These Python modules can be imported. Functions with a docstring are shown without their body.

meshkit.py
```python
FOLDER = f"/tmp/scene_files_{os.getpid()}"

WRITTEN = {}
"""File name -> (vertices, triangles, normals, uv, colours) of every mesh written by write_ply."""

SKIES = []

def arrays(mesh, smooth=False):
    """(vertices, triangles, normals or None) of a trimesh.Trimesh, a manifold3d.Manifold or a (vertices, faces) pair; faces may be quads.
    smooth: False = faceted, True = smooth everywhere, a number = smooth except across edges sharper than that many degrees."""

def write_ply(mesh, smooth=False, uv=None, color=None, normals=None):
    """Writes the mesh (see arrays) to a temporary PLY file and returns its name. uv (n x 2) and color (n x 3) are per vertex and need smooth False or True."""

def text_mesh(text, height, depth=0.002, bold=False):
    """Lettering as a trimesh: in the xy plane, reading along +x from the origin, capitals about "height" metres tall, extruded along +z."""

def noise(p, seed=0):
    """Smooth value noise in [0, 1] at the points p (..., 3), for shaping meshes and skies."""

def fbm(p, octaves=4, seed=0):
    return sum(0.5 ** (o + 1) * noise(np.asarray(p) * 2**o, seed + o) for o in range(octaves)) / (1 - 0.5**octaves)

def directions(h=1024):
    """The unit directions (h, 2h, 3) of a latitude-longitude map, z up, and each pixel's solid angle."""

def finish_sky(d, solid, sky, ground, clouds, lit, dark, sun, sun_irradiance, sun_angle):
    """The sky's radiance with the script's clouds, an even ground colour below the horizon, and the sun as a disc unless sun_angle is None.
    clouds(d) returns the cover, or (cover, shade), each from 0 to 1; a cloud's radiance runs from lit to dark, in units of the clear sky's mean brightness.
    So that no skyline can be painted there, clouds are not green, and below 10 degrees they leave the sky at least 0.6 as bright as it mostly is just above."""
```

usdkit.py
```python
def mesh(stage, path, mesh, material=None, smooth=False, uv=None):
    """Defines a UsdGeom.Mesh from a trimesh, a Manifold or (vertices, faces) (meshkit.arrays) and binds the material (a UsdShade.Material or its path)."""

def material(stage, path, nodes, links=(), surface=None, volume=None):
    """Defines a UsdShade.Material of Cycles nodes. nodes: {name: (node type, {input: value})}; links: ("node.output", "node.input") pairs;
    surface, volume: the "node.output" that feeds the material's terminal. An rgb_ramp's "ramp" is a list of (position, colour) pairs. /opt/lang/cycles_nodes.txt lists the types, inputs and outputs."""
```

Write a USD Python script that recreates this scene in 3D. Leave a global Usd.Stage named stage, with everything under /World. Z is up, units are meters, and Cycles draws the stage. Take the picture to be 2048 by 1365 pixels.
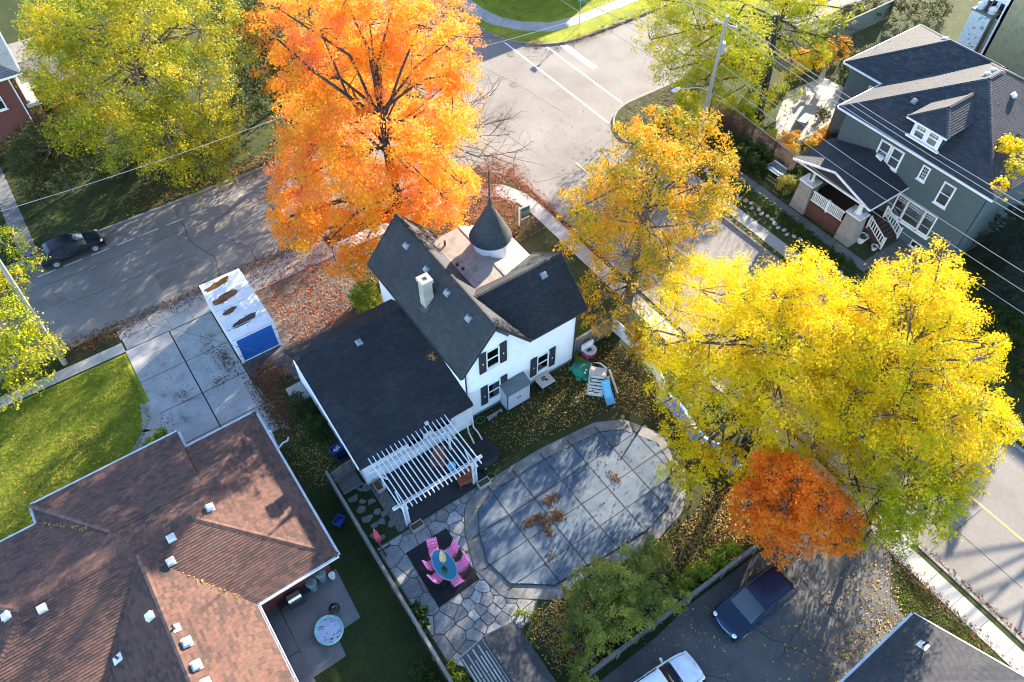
import math, numpy as np, trimesh, shapely, usdkit, meshkit
from shapely.geometry import Polygon, MultiPoint, LineString, Point, box as sbox
from shapely.ops import voronoi_diagram, unary_union
from pxr import Usd, UsdGeom, UsdLux, UsdShade, Gf, Sdf, Vt

stage = Usd.Stage.CreateInMemory()
UsdGeom.SetStageUpAxis(stage, UsdGeom.Tokens.z)
UsdGeom.SetStageMetersPerUnit(stage, 1.0)
UsdGeom.Xform.Define(stage, '/World')
UsdGeom.Scope.Define(stage, '/World/Looks')

# ---------------------------------------------------------------- camera, sky, sun, exposure
# x runs along the side street (up right in the photograph), y along the main street (up left)
PITCH, HEIGHT, FPX, YAW = math.radians(51.5), 40.0, 1520.0, math.radians(35)
C_R = np.array([math.cos(YAW), -math.sin(YAW), 0])
C_F = np.array([math.sin(YAW) * math.cos(PITCH), math.cos(YAW) * math.cos(PITCH), -math.sin(PITCH)])
C_U = np.cross(C_R, C_F)
cam = UsdGeom.Camera.Define(stage, '/World/camera')
m = Gf.Matrix4d(*C_R, 0, *C_U, 0, *(-C_F), 0, 0, 0, HEIGHT, 1)
cam.AddTransformOp().Set(m)
cam.CreateHorizontalApertureAttr(36.0)
cam.CreateVerticalApertureAttr(36.0 * 682 / 1024)
cam.CreateFocalLengthAttr(FPX / 2048 * 36.0)
cam.CreateClippingRangeAttr(Gf.Vec2f(0.5, 2000))
EXPOSURE = 2.4
cam.CreateExposureAttr(EXPOSURE)

SUN_EL, SUN_DIR = math.radians(18.5), np.array([0.918, 0.397])
sun_v = np.array([*(SUN_DIR / np.linalg.norm(SUN_DIR) * math.cos(SUN_EL)), math.sin(SUN_EL)])
sky = UsdLux.DomeLight.Define(stage, '/World/sky')
sky.GetPrim().SetCustomDataByKey('kind', 'structure')
skym = usdkit.material(stage, '/World/Looks/sky', {
    't': ('sky_texture', {'sky_type': 'single_scattering', 'sun_disc': False, 'sun_elevation': SUN_EL,
                          'sun_rotation': math.atan2(sun_v[0], sun_v[1]), 'aerosol_density': 0.4, 'ozone_density': 3.0}),
    'b': ('background_shader', {'strength': 0.115})}, [('t.color', 'b.color')], surface='b.background')
UsdShade.MaterialBindingAPI.Apply(sky.GetPrim()).Bind(skym)
sun = UsdLux.DistantLight.Define(stage, '/World/sun')
sun.CreateIntensityAttr(1.25)
sun.CreateAngleAttr(0.5)
sun.CreateNormalizeAttr(True)
sun.CreateColorAttr(Gf.Vec3f(1.0, 0.87, 0.70))
zb = sun_v
xb = np.cross([0, 0, 1.0], zb); xb /= np.linalg.norm(xb)
yb = np.cross(zb, xb)
sun.AddTransformOp().Set(Gf.Matrix4d(*xb, 0, *yb, 0, *zb, 0, 0, 0, 60, 1))

rng = np.random.default_rng(7)

def at(px, py, z=0.0):
    """The point of height z that the photograph's pixel (of 2048 x 1365) shows."""
    d = C_F + C_R * (px - 1024) / FPX - C_U * (py - 682.5) / FPX
    t = (z - HEIGHT) / d[2]
    return np.array([d[0] * t, d[1] * t, z])

# ---------------------------------------------------------------- scene helpers
used = {}
def numbered(path):
    k = used.get(path, 0)
    used[path] = k + 1
    return path if k == 0 else f'{path}_{k:03d}'

def tag(o, label=None, cat=None, group=None, kind=None):
    p = o.GetPrim() if hasattr(o, 'GetPrim') else o
    for k, v in (('label', label), ('category', cat), ('group', group), ('kind', kind)):
        if v:
            p.SetCustomDataByKey(k, v)
    return o

class Thing:
    def __init__(self, path, loc, rz):
        self.path, self.loc, self.rz = path, np.array(loc, float), rz
    def prim(self):
        return stage.GetPrimAtPath(self.path)

def thing(name, label=None, cat=None, loc=(0, 0, 0), rz=0.0, group=None, kind=None):
    path = numbered('/World/' + name)
    x = UsdGeom.Xform.Define(stage, path)
    x.AddTranslateOp().Set(Gf.Vec3d(*map(float, loc)))
    if rz:
        x.AddRotateZOp().Set(math.degrees(rz))
    tag(x, label, cat, group, kind)
    return Thing(path, loc, rz)

def copy_of(src, label, loc, rz=0.0, group=None, name=None):
    """Another instance of a thing, with its parts."""
    base = name or src.path.rsplit('/', 1)[1]
    path = numbered('/World/' + base)
    x = UsdGeom.Xform.Define(stage, path)
    x.GetPrim().GetReferences().AddInternalReference(src.path)
    x.GetPrim().SetInstanceable(True)
    x.ClearXformOpOrder()
    x.AddTranslateOp().Set(Gf.Vec3d(*map(float, loc)))
    x.AddRotateZOp().Set(math.degrees(rz))
    was = src.prim().GetCustomData()
    tag(x, label or was.get('label'), was.get('category'), group or was.get('group'))
    return Thing(path, loc, rz)

class MB:
    """Collects shapes; build() makes them one Mesh prim."""
    def __init__(self):
        self.v, self.f, self.n, self.r = [], [], 0, []
    def add(self, v, f, per=0, r=None):
        v, f = np.asarray(v, float), np.asarray(f, int)
        self.r.append(r if r is not None else np.repeat(rng.random(len(v) // per), per) if per else np.full(len(v), rng.random()))
        self.v.append(v); self.f.append(f + self.n); self.n += len(v)
        return self
    def obox(self, c, ax, ay, az):
        """box from centre and three half axes"""
        c, ax, ay, az = (np.asarray(q, float) for q in (c, ax, ay, az))
        v = [c + i * ax + j * ay + k * az for i in (-1, 1) for j in (-1, 1) for k in (-1, 1)]
        f = [(0, 1, 3), (0, 3, 2), (4, 6, 7), (4, 7, 5), (0, 4, 5), (0, 5, 1), (2, 3, 7), (2, 7, 6), (0, 2, 6), (0, 6, 4), (1, 5, 7), (1, 7, 3)]
        if np.dot(np.cross(ax, ay), az) < 0:
            f = [t[::-1] for t in f]
        return self.add(v, f)
    def box(self, x0, x1, y0, y1, z0, z1, rz=0):
        c = np.array([(x0 + x1) / 2, (y0 + y1) / 2, (z0 + z1) / 2])
        a = np.array([math.cos(rz), math.sin(rz), 0]); b = np.array([-math.sin(rz), math.cos(rz), 0])
        return self.obox(c, a * abs(x1 - x0) / 2, b * abs(y1 - y0) / 2, (0, 0, abs(z1 - z0) / 2))
    def beam(self, p, q, w, h, up=(0, 0, 1)):
        p, q, up = (np.asarray(a, float) for a in (p, q, up))
        d = q - p; L = np.linalg.norm(d); d = d / L
        s = np.cross(up, d)
        if np.linalg.norm(s) < 1e-6:
            s = np.cross([1, 0, 0], d)
        s /= np.linalg.norm(s); u = np.cross(d, s)
        return self.obox((p + q) / 2, d * L / 2, s * w / 2, u * h / 2)
    def tube(self, pts, r, n=8, cap=True):
        pts = np.asarray(pts, float); k = len(pts)
        r = np.broadcast_to(np.asarray(r, float), (k,))
        t = np.gradient(pts, axis=0)
        t /= np.linalg.norm(t, axis=1, keepdims=True) + 1e-12
        ref = np.array([0, 0, 1.0]) if abs(t[0][2]) < 0.9 else np.array([1.0, 0, 0])
        a = np.arange(n) / n * 2 * math.pi
        vs = []
        for i in range(k):
            s = np.cross(ref, t[i]); s /= np.linalg.norm(s) + 1e-12
            u = np.cross(t[i], s)
            vs.append(pts[i] + r[i] * (np.cos(a)[:, None] * s + np.sin(a)[:, None] * u))
        v = np.vstack(vs); f = []
        for i in range(k - 1):
            for j in range(n):
                a0, a1 = i * n + j, i * n + (j + 1) % n
                f += [(a0, a1, a1 + n), (a0, a1 + n, a0 + n)]
        if cap:
            c0, c1 = len(v), len(v) + 1
            v = np.vstack([v, pts[:1], pts[-1:]])
            for j in range(n):
                f += [(c0, (j + 1) % n, j), (c1, (k - 1) * n + j, (k - 1) * n + (j + 1) % n)]
        return self.add(v, f)
    def lathe(self, prof, c=(0, 0, 0), n=20, sx=1, sy=1):
        a = np.arange(n) / n * 2 * math.pi
        c = np.asarray(c, float); vs = []
        for r, z in prof:
            vs.append(np.stack([c[0] + sx * r * np.cos(a), c[1] + sy * r * np.sin(a), np.full(n, c[2] + z)], 1))
        v = np.vstack(vs); f = []
        for i in range(len(prof) - 1):
            for j in range(n):
                a0, a1 = i * n + j, i * n + (j + 1) % n
                f += [(a0, a1, a1 + n), (a0, a1 + n, a0 + n)]
        return self.add(v, f)
    def prism(self, poly, z0, z1):
        for g in getattr(poly, 'geoms', [poly]):
            if g.geom_type != 'Polygon' or g.area < 1e-5:
                continue
            t = trimesh.creation.extrude_polygon(g, z1 - z0, engine='earcut')
            self.add(np.array(t.vertices) + [0, 0, z0], t.faces)
        return self
    def face(self, pts):
        return self.add(pts, [(0, i, i + 1) for i in range(1, len(pts) - 1)])
    def slab(self, pts, t, nrm=None):
        """convex polygon (counter-clockwise from outside) with thickness t behind it"""
        p = np.asarray(pts, float); k = len(p)
        if nrm is None:
            nrm = np.cross(p[1] - p[0], p[2] - p[0]); nrm = nrm / np.linalg.norm(nrm)
        q = p - np.asarray(nrm) * t
        v = np.vstack([p, q])
        f = [(0, i, i + 1) for i in range(1, k - 1)] + [(k, k + i + 1, k + i) for i in range(1, k - 1)]
        for i in range(k):
            j = (i + 1) % k
            f += [(i, k + i, k + j), (i, k + j, j)]
        return self.add(v, f)
    def ball(self, c, r, sub=2):
        s = trimesh.creation.icosphere(subdivisions=sub)
        return self.add(np.asarray(s.vertices) * np.asarray(r) + np.asarray(c), s.faces)
    def loft(self, rings, close=True, caps=True):
        k, n = len(rings), len(rings[0])
        v = np.vstack(rings); f = []
        for i in range(k - 1):
            for j in range(n if close else n - 1):
                a0, a1 = i * n + j, i * n + (j + 1) % n
                f += [(a0, a1, a1 + n), (a0, a1 + n, a0 + n)]
        if caps:
            f += [(0, j + 1, j) for j in range(1, n - 1)]
            b = (k - 1) * n
            f += [(b, b + j, b + j + 1) for j in range(1, n - 1)]
        return self.add(v, f)
    def mesh(self):
        return np.vstack(self.v), np.vstack(self.f)
    def build(self, name, mat, parent=None, smooth=False, label=None, kind=None):
        v, f = self.mesh()
        if parent is None:
            path = numbered('/World/' + name)
        else:
            if isinstance(parent, Thing):
                th, base = parent, parent.path
            else:
                base, th = parent
            path = numbered(base + '/' + name)
            v = v - th.loc if not getattr(th, 'local', False) else v
            if th.rz and not getattr(th, 'local', False):
                c, s = math.cos(-th.rz), math.sin(-th.rz)
                v = v @ np.array([[c, s, 0], [-s, c, 0], [0, 0, 1]])
        gm = usdkit.mesh(stage, path, (v, f), MATS[mat], smooth=smooth)
        if smooth is False and len(self.r) + len(v) > 1 and (len(self.r) > 1 or len(v) > 3000):
            UsdGeom.PrimvarsAPI(gm).CreatePrimvar('rnd', Sdf.ValueTypeNames.FloatArray, 'vertex').Set(Vt.FloatArray.FromNumpy(np.concatenate(self.r).astype(np.float32)))
        tag(stage.GetPrimAtPath(path), label, None, None, kind)
        return path

def local(th):
    th.local = True
    return th

def solo(name, mb, mat, label, cat, group=None, kind=None, smooth=False):
    p = mb.build(name, mat, None, smooth)
    tag(stage.GetPrimAtPath(p), label, cat, group, kind)
    return p

# ---------------------------------------------------------------- materials
MATS = {}
def mat(name, ramp, scale=3.0, detail=4, rough=0.8, island=0.0, bump=0.0, bscale=30.0, metallic=0.0, spec=0.5, coat=0.0,
        fine=0.0, fscale=60.0, lo=0.32, hi=0.68, stretch=None, interp=True, transl=0.0, tcol=None):
    if not isinstance(ramp[0], tuple):
        c = np.array(ramp, float)
        ramp = [tuple(c * 0.86), tuple(np.minimum(c * 1.12, 0.95))]
    nodes = {'g': ('geometry', {}), 'oi': ('object_info', {}), 'at': ('attribute', {'attribute': 'rnd'}),
             'n': ('noise_texture', {'scale': scale, 'detail': detail, 'roughness': 0.6}),
             'mr': ('map_range', {'from_min': lo, 'from_max': hi, 'clamp': True}),
             'sum': ('math', {'math_type': 'add'}), 'fr': ('math', {'math_type': 'fraction'}),
             'mx': ('mix_float', {'fac': island}),
             'rp': ('rgb_ramp', {'ramp': ramp, 'interpolate': interp}),
             'p': ('principled_bsdf', {'roughness': rough, 'metallic': metallic, 'specular_ior_level': spec, 'coat_weight': coat})}
    links = [('n.fac', 'mr.value'), ('at.fac', 'sum.value1'), ('oi.random', 'sum.value2'), ('sum.value', 'fr.value1'),
             ('mr.result', 'mx.a'), ('fr.value', 'mx.b'), ('mx.result', 'rp.fac')]
    if stretch:
        nodes['mp'] = ('mapping', {'scale': stretch})
        links += [('g.position', 'mp.vector'), ('mp.vector', 'n.vector')]
    else:
        links.append(('g.position', 'n.vector'))
    col = 'rp.color'
    if fine:
        nodes['nf'] = ('noise_texture', {'scale': fscale, 'detail': 3, 'roughness': 0.7})
        nodes['fm'] = ('map_range', {'from_min': 0.3, 'from_max': 0.7, 'to_min': 1 - fine, 'to_max': 1 + fine, 'clamp': True})
        nodes['ml'] = ('mix', {'mix_type': 'multiply', 'fac': 1.0})
        links += [('g.position', 'nf.vector'), ('nf.fac', 'fm.value'), (col, 'ml.color1'), ('fm.result', 'ml.color2')]
        col = 'ml.color'
    links.append((col, 'p.base_color'))
    if bump:
        nodes['bn'] = ('noise_texture', {'scale': bscale, 'detail': 4, 'roughness': 0.6})
        nodes['b'] = ('bump', {'strength': bump, 'distance': 0.03})
        links += [('g.position', 'bn.vector'), ('bn.fac', 'b.height'), ('b.normal', 'p.normal')]
    out = 'p.BSDF'
    if transl:
        nodes['tb'] = ('translucent_bsdf', {})
        nodes['mc'] = ('mix_closure', {'fac': transl})
        links += [(col, 'tb.color'), ('p.BSDF', 'mc.closure1'), ('tb.BSDF', 'mc.closure2')]
        out = 'mc.closure'
    MATS[name] = usdkit.material(stage, '/World/Looks/' + name, nodes, links, surface=out)

def pane(name, tint, fac, gloss=(0.9, 0.95, 1)):
    MATS[name] = usdkit.material(stage, '/World/Looks/' + name, {
        't': ('transparent_bsdf', {'color': tint}), 'g': ('glossy_bsdf', {'roughness': 0.03, 'color': gloss}),
        'f': ('fresnel', {'IOR': 1.5}), 'a': ('math', {'math_type': 'add', 'value2': fac}), 'm': ('mix_closure', {})},
        [('f.fac', 'a.value1'), ('a.value', 'm.fac'), ('t.BSDF', 'm.closure1'), ('g.BSDF', 'm.closure2')], surface='m.closure')

W = (0.78, 0.78, 0.77)
mat('white_paint', W, rough=0.5)
mat('white_siding', [(0.74, 0.75, 0.75), (0.82, 0.82, 0.81)], scale=0.8, rough=0.6, fine=0.04, fscale=12)
mat('fence_white', [(0.6, 0.6, 0.58), (0.78, 0.78, 0.76)], scale=2, rough=0.6)
mat('black_trim', (0.02, 0.02, 0.022), rough=0.5)
mat('shutter_black', (0.018, 0.018, 0.02), rough=0.55)
mat('dark_shingle', [(0.010, 0.0125, 0.016), (0.018, 0.021, 0.025), (0.034, 0.037, 0.04)], scale=0.5, rough=0.85, island=0.5, fine=0.22, fscale=30)
mat('dark_underlay', (0.03, 0.032, 0.036), rough=0.95)
mat('roll_roofing', [(0.21, 0.17, 0.135), (0.34, 0.29, 0.24), (0.28, 0.23, 0.19)], scale=1.2, rough=0.9, fine=0.15, fscale=14, bump=0.2)
mat('brown_shingle', [(0, (0.05, 0.033, 0.028)), (0.25, (0.078, 0.046, 0.036)), (0.5, (0.122, 0.06, 0.043)), (0.78, (0.152, 0.076, 0.054)), (1, (0.105, 0.075, 0.06))],
    scale=0.4, rough=0.9, island=0.6, fine=0.22, fscale=40)
mat('brown_underlay', (0.05, 0.032, 0.027), rough=0.95)
mat('grey_shingle', [(0.031, 0.0335, 0.0384), (0.0465, 0.049, 0.0533), (0.062, 0.062, 0.0651)], scale=0.7, rough=0.9, island=0.5, fine=0.2, fscale=40)
mat('slate_shingle', [(0.018, 0.024, 0.034), (0.033, 0.0355, 0.041), (0.045, 0.0455, 0.048)], scale=0.6, rough=0.9, island=0.45, fine=0.2, fscale=40)
mat('pale_shingle', [(0.15, 0.15, 0.14), (0.24, 0.23, 0.21)], scale=0.7, rough=0.9, island=0.5, fine=0.15, fscale=40)
mat('blue_roof', [(0.02, 0.035, 0.05), (0.05, 0.07, 0.09)], scale=0.8, rough=0.6, island=0.4)
mat('stucco_green', [(0.062, 0.092, 0.094), (0.08, 0.114, 0.115)], scale=0.7, rough=0.9, bump=0.25, bscale=60, fine=0.05)
mat('brick_red', [(0.11, 0.032, 0.022), (0.17, 0.052, 0.036)], scale=2, rough=0.85, island=0.6, fine=0.12)
mat('brick_brown', [(0.09, 0.036, 0.026), (0.14, 0.055, 0.036)], scale=2, rough=0.85, island=0.6)
mat('brick_yellow', [(0.246, 0.2, 0.106), (0.306, 0.255, 0.145), (0.23, 0.187, 0.102)], scale=1.5, rough=0.9, fine=0.16, fscale=16)
mat('mortar', (0.16, 0.13, 0.11), rough=0.95)
mat('pillar_stone', [(0.208, 0.18, 0.152), (0.32, 0.288, 0.248), (0.264, 0.24, 0.208)], scale=2.5, rough=0.9, island=0.5, fine=0.12)
mat('chimney_buff', [(0.26, 0.23, 0.19), (0.4, 0.365, 0.315)], scale=3, rough=0.9, island=0.5, fine=0.15)
mat('chimney_white', [(0, (0.06, 0.06, 0.06)), (0.27, (0.12, 0.12, 0.12)), (0.36, (0.62, 0.63, 0.64)), (1, (0.76, 0.77, 0.78))], scale=3.2, detail=8, rough=0.85, island=0.15, lo=0.25, hi=0.72)
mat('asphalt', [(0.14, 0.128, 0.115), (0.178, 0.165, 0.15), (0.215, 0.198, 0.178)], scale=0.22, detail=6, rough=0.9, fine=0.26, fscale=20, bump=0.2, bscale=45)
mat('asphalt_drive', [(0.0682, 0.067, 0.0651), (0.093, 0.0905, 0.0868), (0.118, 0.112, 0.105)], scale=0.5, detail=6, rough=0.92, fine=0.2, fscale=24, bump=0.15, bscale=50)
mat('asphalt_patch', [(0.12, 0.112, 0.102), (0.165, 0.155, 0.142)], scale=0.6, detail=6, rough=0.9, fine=0.25, fscale=20, bump=0.2, bscale=45)
mat('tar', (0.035, 0.034, 0.033), rough=0.7)
mat('concrete', [(0.255, 0.242, 0.225), (0.327, 0.315, 0.293), (0.365, 0.348, 0.323)], scale=0.6, detail=6, rough=0.9, island=0.25, fine=0.12, fscale=18, bump=0.1)
mat('concrete_drive', [(0, (0.09, 0.075, 0.06)), (0.22, (0.21, 0.2, 0.185)), (0.4, (0.285, 0.28, 0.27)), (1, (0.36, 0.355, 0.345))], scale=0.9, detail=8, rough=0.88, island=0.1, fine=0.16, fscale=11, bump=0.1, lo=0.25, hi=0.62)
mat('concrete_dark', [(0.112, 0.115, 0.112), (0.175, 0.175, 0.171)], scale=0.8, detail=6, rough=0.9, fine=0.15, fscale=14)
mat('deck_concrete', [(0.1, 0.1, 0.094), (0.17, 0.165, 0.155), (0.22, 0.215, 0.2)], scale=1.2, detail=7, rough=.9, fine=.2, fscale=14, bump=.1)
mat('kerb_stone', [(0.16, 0.15, 0.135), (0.25, 0.235, 0.215)], scale=1.5, rough=0.9, fine=0.15)
mat('road_paint', [(0.5, 0.5, 0.48), (0.72, 0.72, 0.7)], scale=6, detail=6, rough=0.7, fine=0.1)
mat('yellow_paint', [(0.5, 0.3, 0.09), (0.6, 0.38, 0.12)], scale=6, detail=6, rough=0.7)
mat('flagstone', [(0.12, 0.125, 0.125), (0.2, 0.2, 0.195), (0.3, 0.295, 0.28), (0.46, 0.45, 0.43)], scale=1.6, detail=6, rough=0.85, island=0.62, fine=0.22, fscale=9, bump=0.4, bscale=14)
mat('flag_dark', [(0.09, 0.1, 0.095), (0.16, 0.17, 0.16)], scale=1.6, detail=6, rough=0.85, island=0.5, fine=0.15)
mat('paver', [(0.10, 0.1, 0.1), (0.17, 0.165, 0.16)], scale=3, rough=0.85, island=0.7)
mat('soil', [(0.05, 0.038, 0.026), (0.09, 0.07, 0.045)], scale=1.5, detail=6, rough=0.95, fine=0.3, fscale=20)
mat('joint_soil', [(0.07, 0.07, 0.055), (0.13, 0.125, 0.1)], scale=2, rough=0.95, fine=0.3, fscale=20)
mat('cover_mesh', [(0.045, 0.08, 0.118), (0.066, 0.1, 0.136), (0.105, 0.13, 0.16)], scale=0.6, detail=6, rough=0.75, fine=0.14, fscale=8)
mat('strap', (0.012, 0.014, 0.016), rough=0.6)
mat('wood_grey', [(0.096, 0.092, 0.08), (0.16, 0.152, 0.136), (0.216, 0.208, 0.188)], scale=2.5, detail=5, rough=0.9, island=0.5, stretch=(1, 1, 0.15), fine=0.1)
mat('wood_pale', [(0.3, 0.27, 0.22), (0.42, 0.39, 0.33)], scale=2.5, rough=0.85, island=0.4, fine=0.1)
mat('wood_brown', [(0.055, 0.028, 0.018), (0.1, 0.05, 0.03)], scale=2, rough=0.8, island=0.5)
mat('wood_green', [(0.06, 0.085, 0.07), (0.1, 0.13, 0.11)], scale=2, rough=0.85, island=0.5)
mat('wood_red', [(0.22, 0.055, 0.022), (0.34, 0.09, 0.035)], scale=3, rough=0.6, island=0.4)
mat('pole_wood', [(0.18, 0.17, 0.14), (0.3, 0.29, 0.25)], scale=2, rough=0.9, stretch=(1, 1, 0.1), fine=0.1)
mat('bark', [(0.05, 0.038, 0.028), (0.115, 0.09, 0.07)], scale=4, detail=6, rough=0.95, stretch=(1, 1, 0.25), bump=0.4)
mat('bark_dark', [(0.022, 0.017, 0.014), (0.055, 0.042, 0.034)], scale=4, detail=6, rough=0.95)
mat('twig_grey', [(0.12, 0.105, 0.09), (0.2, 0.18, 0.16)], scale=4, rough=0.95)
mat('metal_grey', (0.38, 0.39, 0.4), rough=0.4, metallic=0.6)
mat('vent_pale', [(0.5, 0.5, 0.49), (0.6, 0.6, 0.58)], scale=3, rough=0.5)
mat('vent_dark', (0.21, 0.235, 0.26), rough=0.5)
mat('plastic_dark', (0.018, 0.0204, 0.0228), rough=0.45)
mat('steel', (0.5, 0.51, 0.52), rough=0.25, metallic=0.9)
mat('container_white', [(0.66, 0.67, 0.67), (0.76, 0.77, 0.77)], scale=1, rough=0.45, fine=0.04)
mat('container_blue', [(0.012, 0.085, 0.3), (0.02, 0.11, 0.36)], scale=1, rough=0.5)
mat('red_paint', (0.45, 0.03, 0.03), rough=0.5)
mat('rust_water', [(0.06, 0.028, 0.006), (0.19, 0.1, 0.03)], scale=2, rough=0.25, fine=0.2)
mat('dark_water', [(0.02, 0.021, 0.02), (0.055, 0.05, 0.042)], scale=2, rough=0.2)
mat('car_black', (0.008, 0.008, 0.01), rough=0.3, spec=.3, coat=.25)
mat('car_navy', (0.003, 0.014, 0.036), rough=0.3, spec=.3, coat=.3)
mat('car_white', (0.75, 0.76, 0.77), rough=0.25, coat=1.0)
mat('car_glass', (0.012, 0.015, 0.018), rough=0.06, coat=1.0)
mat('tyre', (0.015, 0.015, 0.015), rough=0.85)
mat('chrome', (0.7, 0.7, 0.7), rough=0.15, metallic=1.0)
mat('lamp_red', (0.4, 0.01, 0.01), rough=0.2, coat=1)
mat('lamp_clear', (0.7, 0.72, 0.74), rough=0.15, coat=1)
mat('rug_black', [(0.0108, 0.0114, 0.0126), (0.0192, 0.0198, 0.0216)], scale=1.2, rough=0.95, fine=0.15)
mat('deck_black', [(0.012, 0.013, 0.016), (0.024, 0.026, 0.03)], scale=0.8, rough=0.8, fine=0.15)
mat('parasol_yellow', [(0.55, 0.45, 0.16), (0.68, 0.58, 0.26)], scale=5, rough=0.8)
mat('parasol_red', [(0.5, 0.06, 0.09), (0.62, 0.1, 0.13)], scale=3, rough=0.8)
mat('turtle_green', [(0.012, 0.152, 0.08), (0.024, 0.216, 0.12)], scale=2, rough=0.4)
mat('slide_blue', (0.16, 0.5, 0.7), rough=0.35)
mat('toy_beige', [(0.5, 0.45, 0.4), (0.6, 0.55, 0.5)], scale=2, rough=0.55)
mat('toy_pink', (0.55, 0.09, 0.17), rough=0.5)
mat('toy_orange', (0.7, 0.17, 0.05), rough=0.5)
mat('shed_lilac', [(0.4, 0.41, 0.43), (0.46, 0.47, 0.49)], scale=1.5, rough=0.6)
mat('shed_roof', [(0.1, 0.13, 0.13), (0.13, 0.165, 0.165)], scale=1.5, rough=0.6)
mat('tarp_blue', [(0.01, 0.11, 0.42), (0.03, 0.2, 0.55)], scale=3, rough=0.5, bump=0.5, bscale=5)
mat('bin_blue', [(0.015, 0.05, 0.3), (0.03, 0.08, 0.38)], scale=3, rough=0.45)
mat('bin_green', [(0.12, 0.2, 0.2), (0.16, 0.25, 0.25)], scale=3, rough=0.5)
mat('pool_rim', [(0.12, 0.45, 0.42), (0.4, 0.68, 0.66)], scale=6, rough=0.4)
mat('pool_water', [(0.36, 0.41, 0.56), (0.44, 0.49, 0.62)], scale=2, rough=0.12, coat=1)
mat('bench_blue', (0.42, 0.52, 0.62), rough=0.5)
mat('gravel', [(0.224, 0.2, 0.168), (0.384, 0.352, 0.304)], scale=9, detail=6, rough=0.9, fine=0.3, fscale=25)
mat('curtain', [(0.36, 0.38, 0.38), (0.5, 0.52, 0.52)], scale=1.2, rough=0.9)
mat('blind', (0.5, 0.54, 0.54), rough=0.8)
mat('dark_room', (0.015, 0.016, 0.018), rough=0.9)
mat('warm_room', (0.09, 0.035, 0.018), rough=0.9)
mat('sign_green', (0.012, 0.06, 0.045), rough=0.4)
mat('sign_photo', [(0.02, 0.03, 0.03), (0.3, 0.28, 0.2), (0.05, 0.09, 0.05)], scale=9, detail=5, rough=0.4, lo=.42, hi=.6)
mat('street_green', (0.015, 0.25, 0.18), rough=0.4)
mat('wire', (0.35, 0.35, 0.35), rough=0.5)
mat('wire_dark', (0.05, 0.05, 0.05), rough=0.5)
mat('manhole_iron', (0.1, 0.085, 0.07), rough=0.6)
mat('hose_green', (0.02, 0.14, 0.06), rough=0.5)
pane('window_pane', (0.75, 0.8, 0.82), 0.08)
pane('table_glass', (0.1, 0.42, 0.55), 0.2, (0.25, 0.75, 0.95))

# pink cushion with white dots printed on it
MATS['pink_dots'] = usdkit.material(stage, '/World/Looks/pink_dots', {
    'tc': ('texture_coordinate', {}), 'v': ('voronoi_texture', {'scale': 13.0, 'randomness': 0.15}),
    'r': ('rgb_ramp', {'ramp': [(0, (0.85, 0.66, 0.74)), (0.3, (0.85, 0.66, 0.74)), (0.34, (0.8, 0.1, 0.3)), (1, (0.74, 0.08, 0.26))]}),
    'p': ('principled_bsdf', {'roughness': 0.85})}, [('tc.object', 'v.vector'), ('v.distance', 'r.fac'), ('r.color', 'p.base_color')], surface='p.BSDF')

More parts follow.
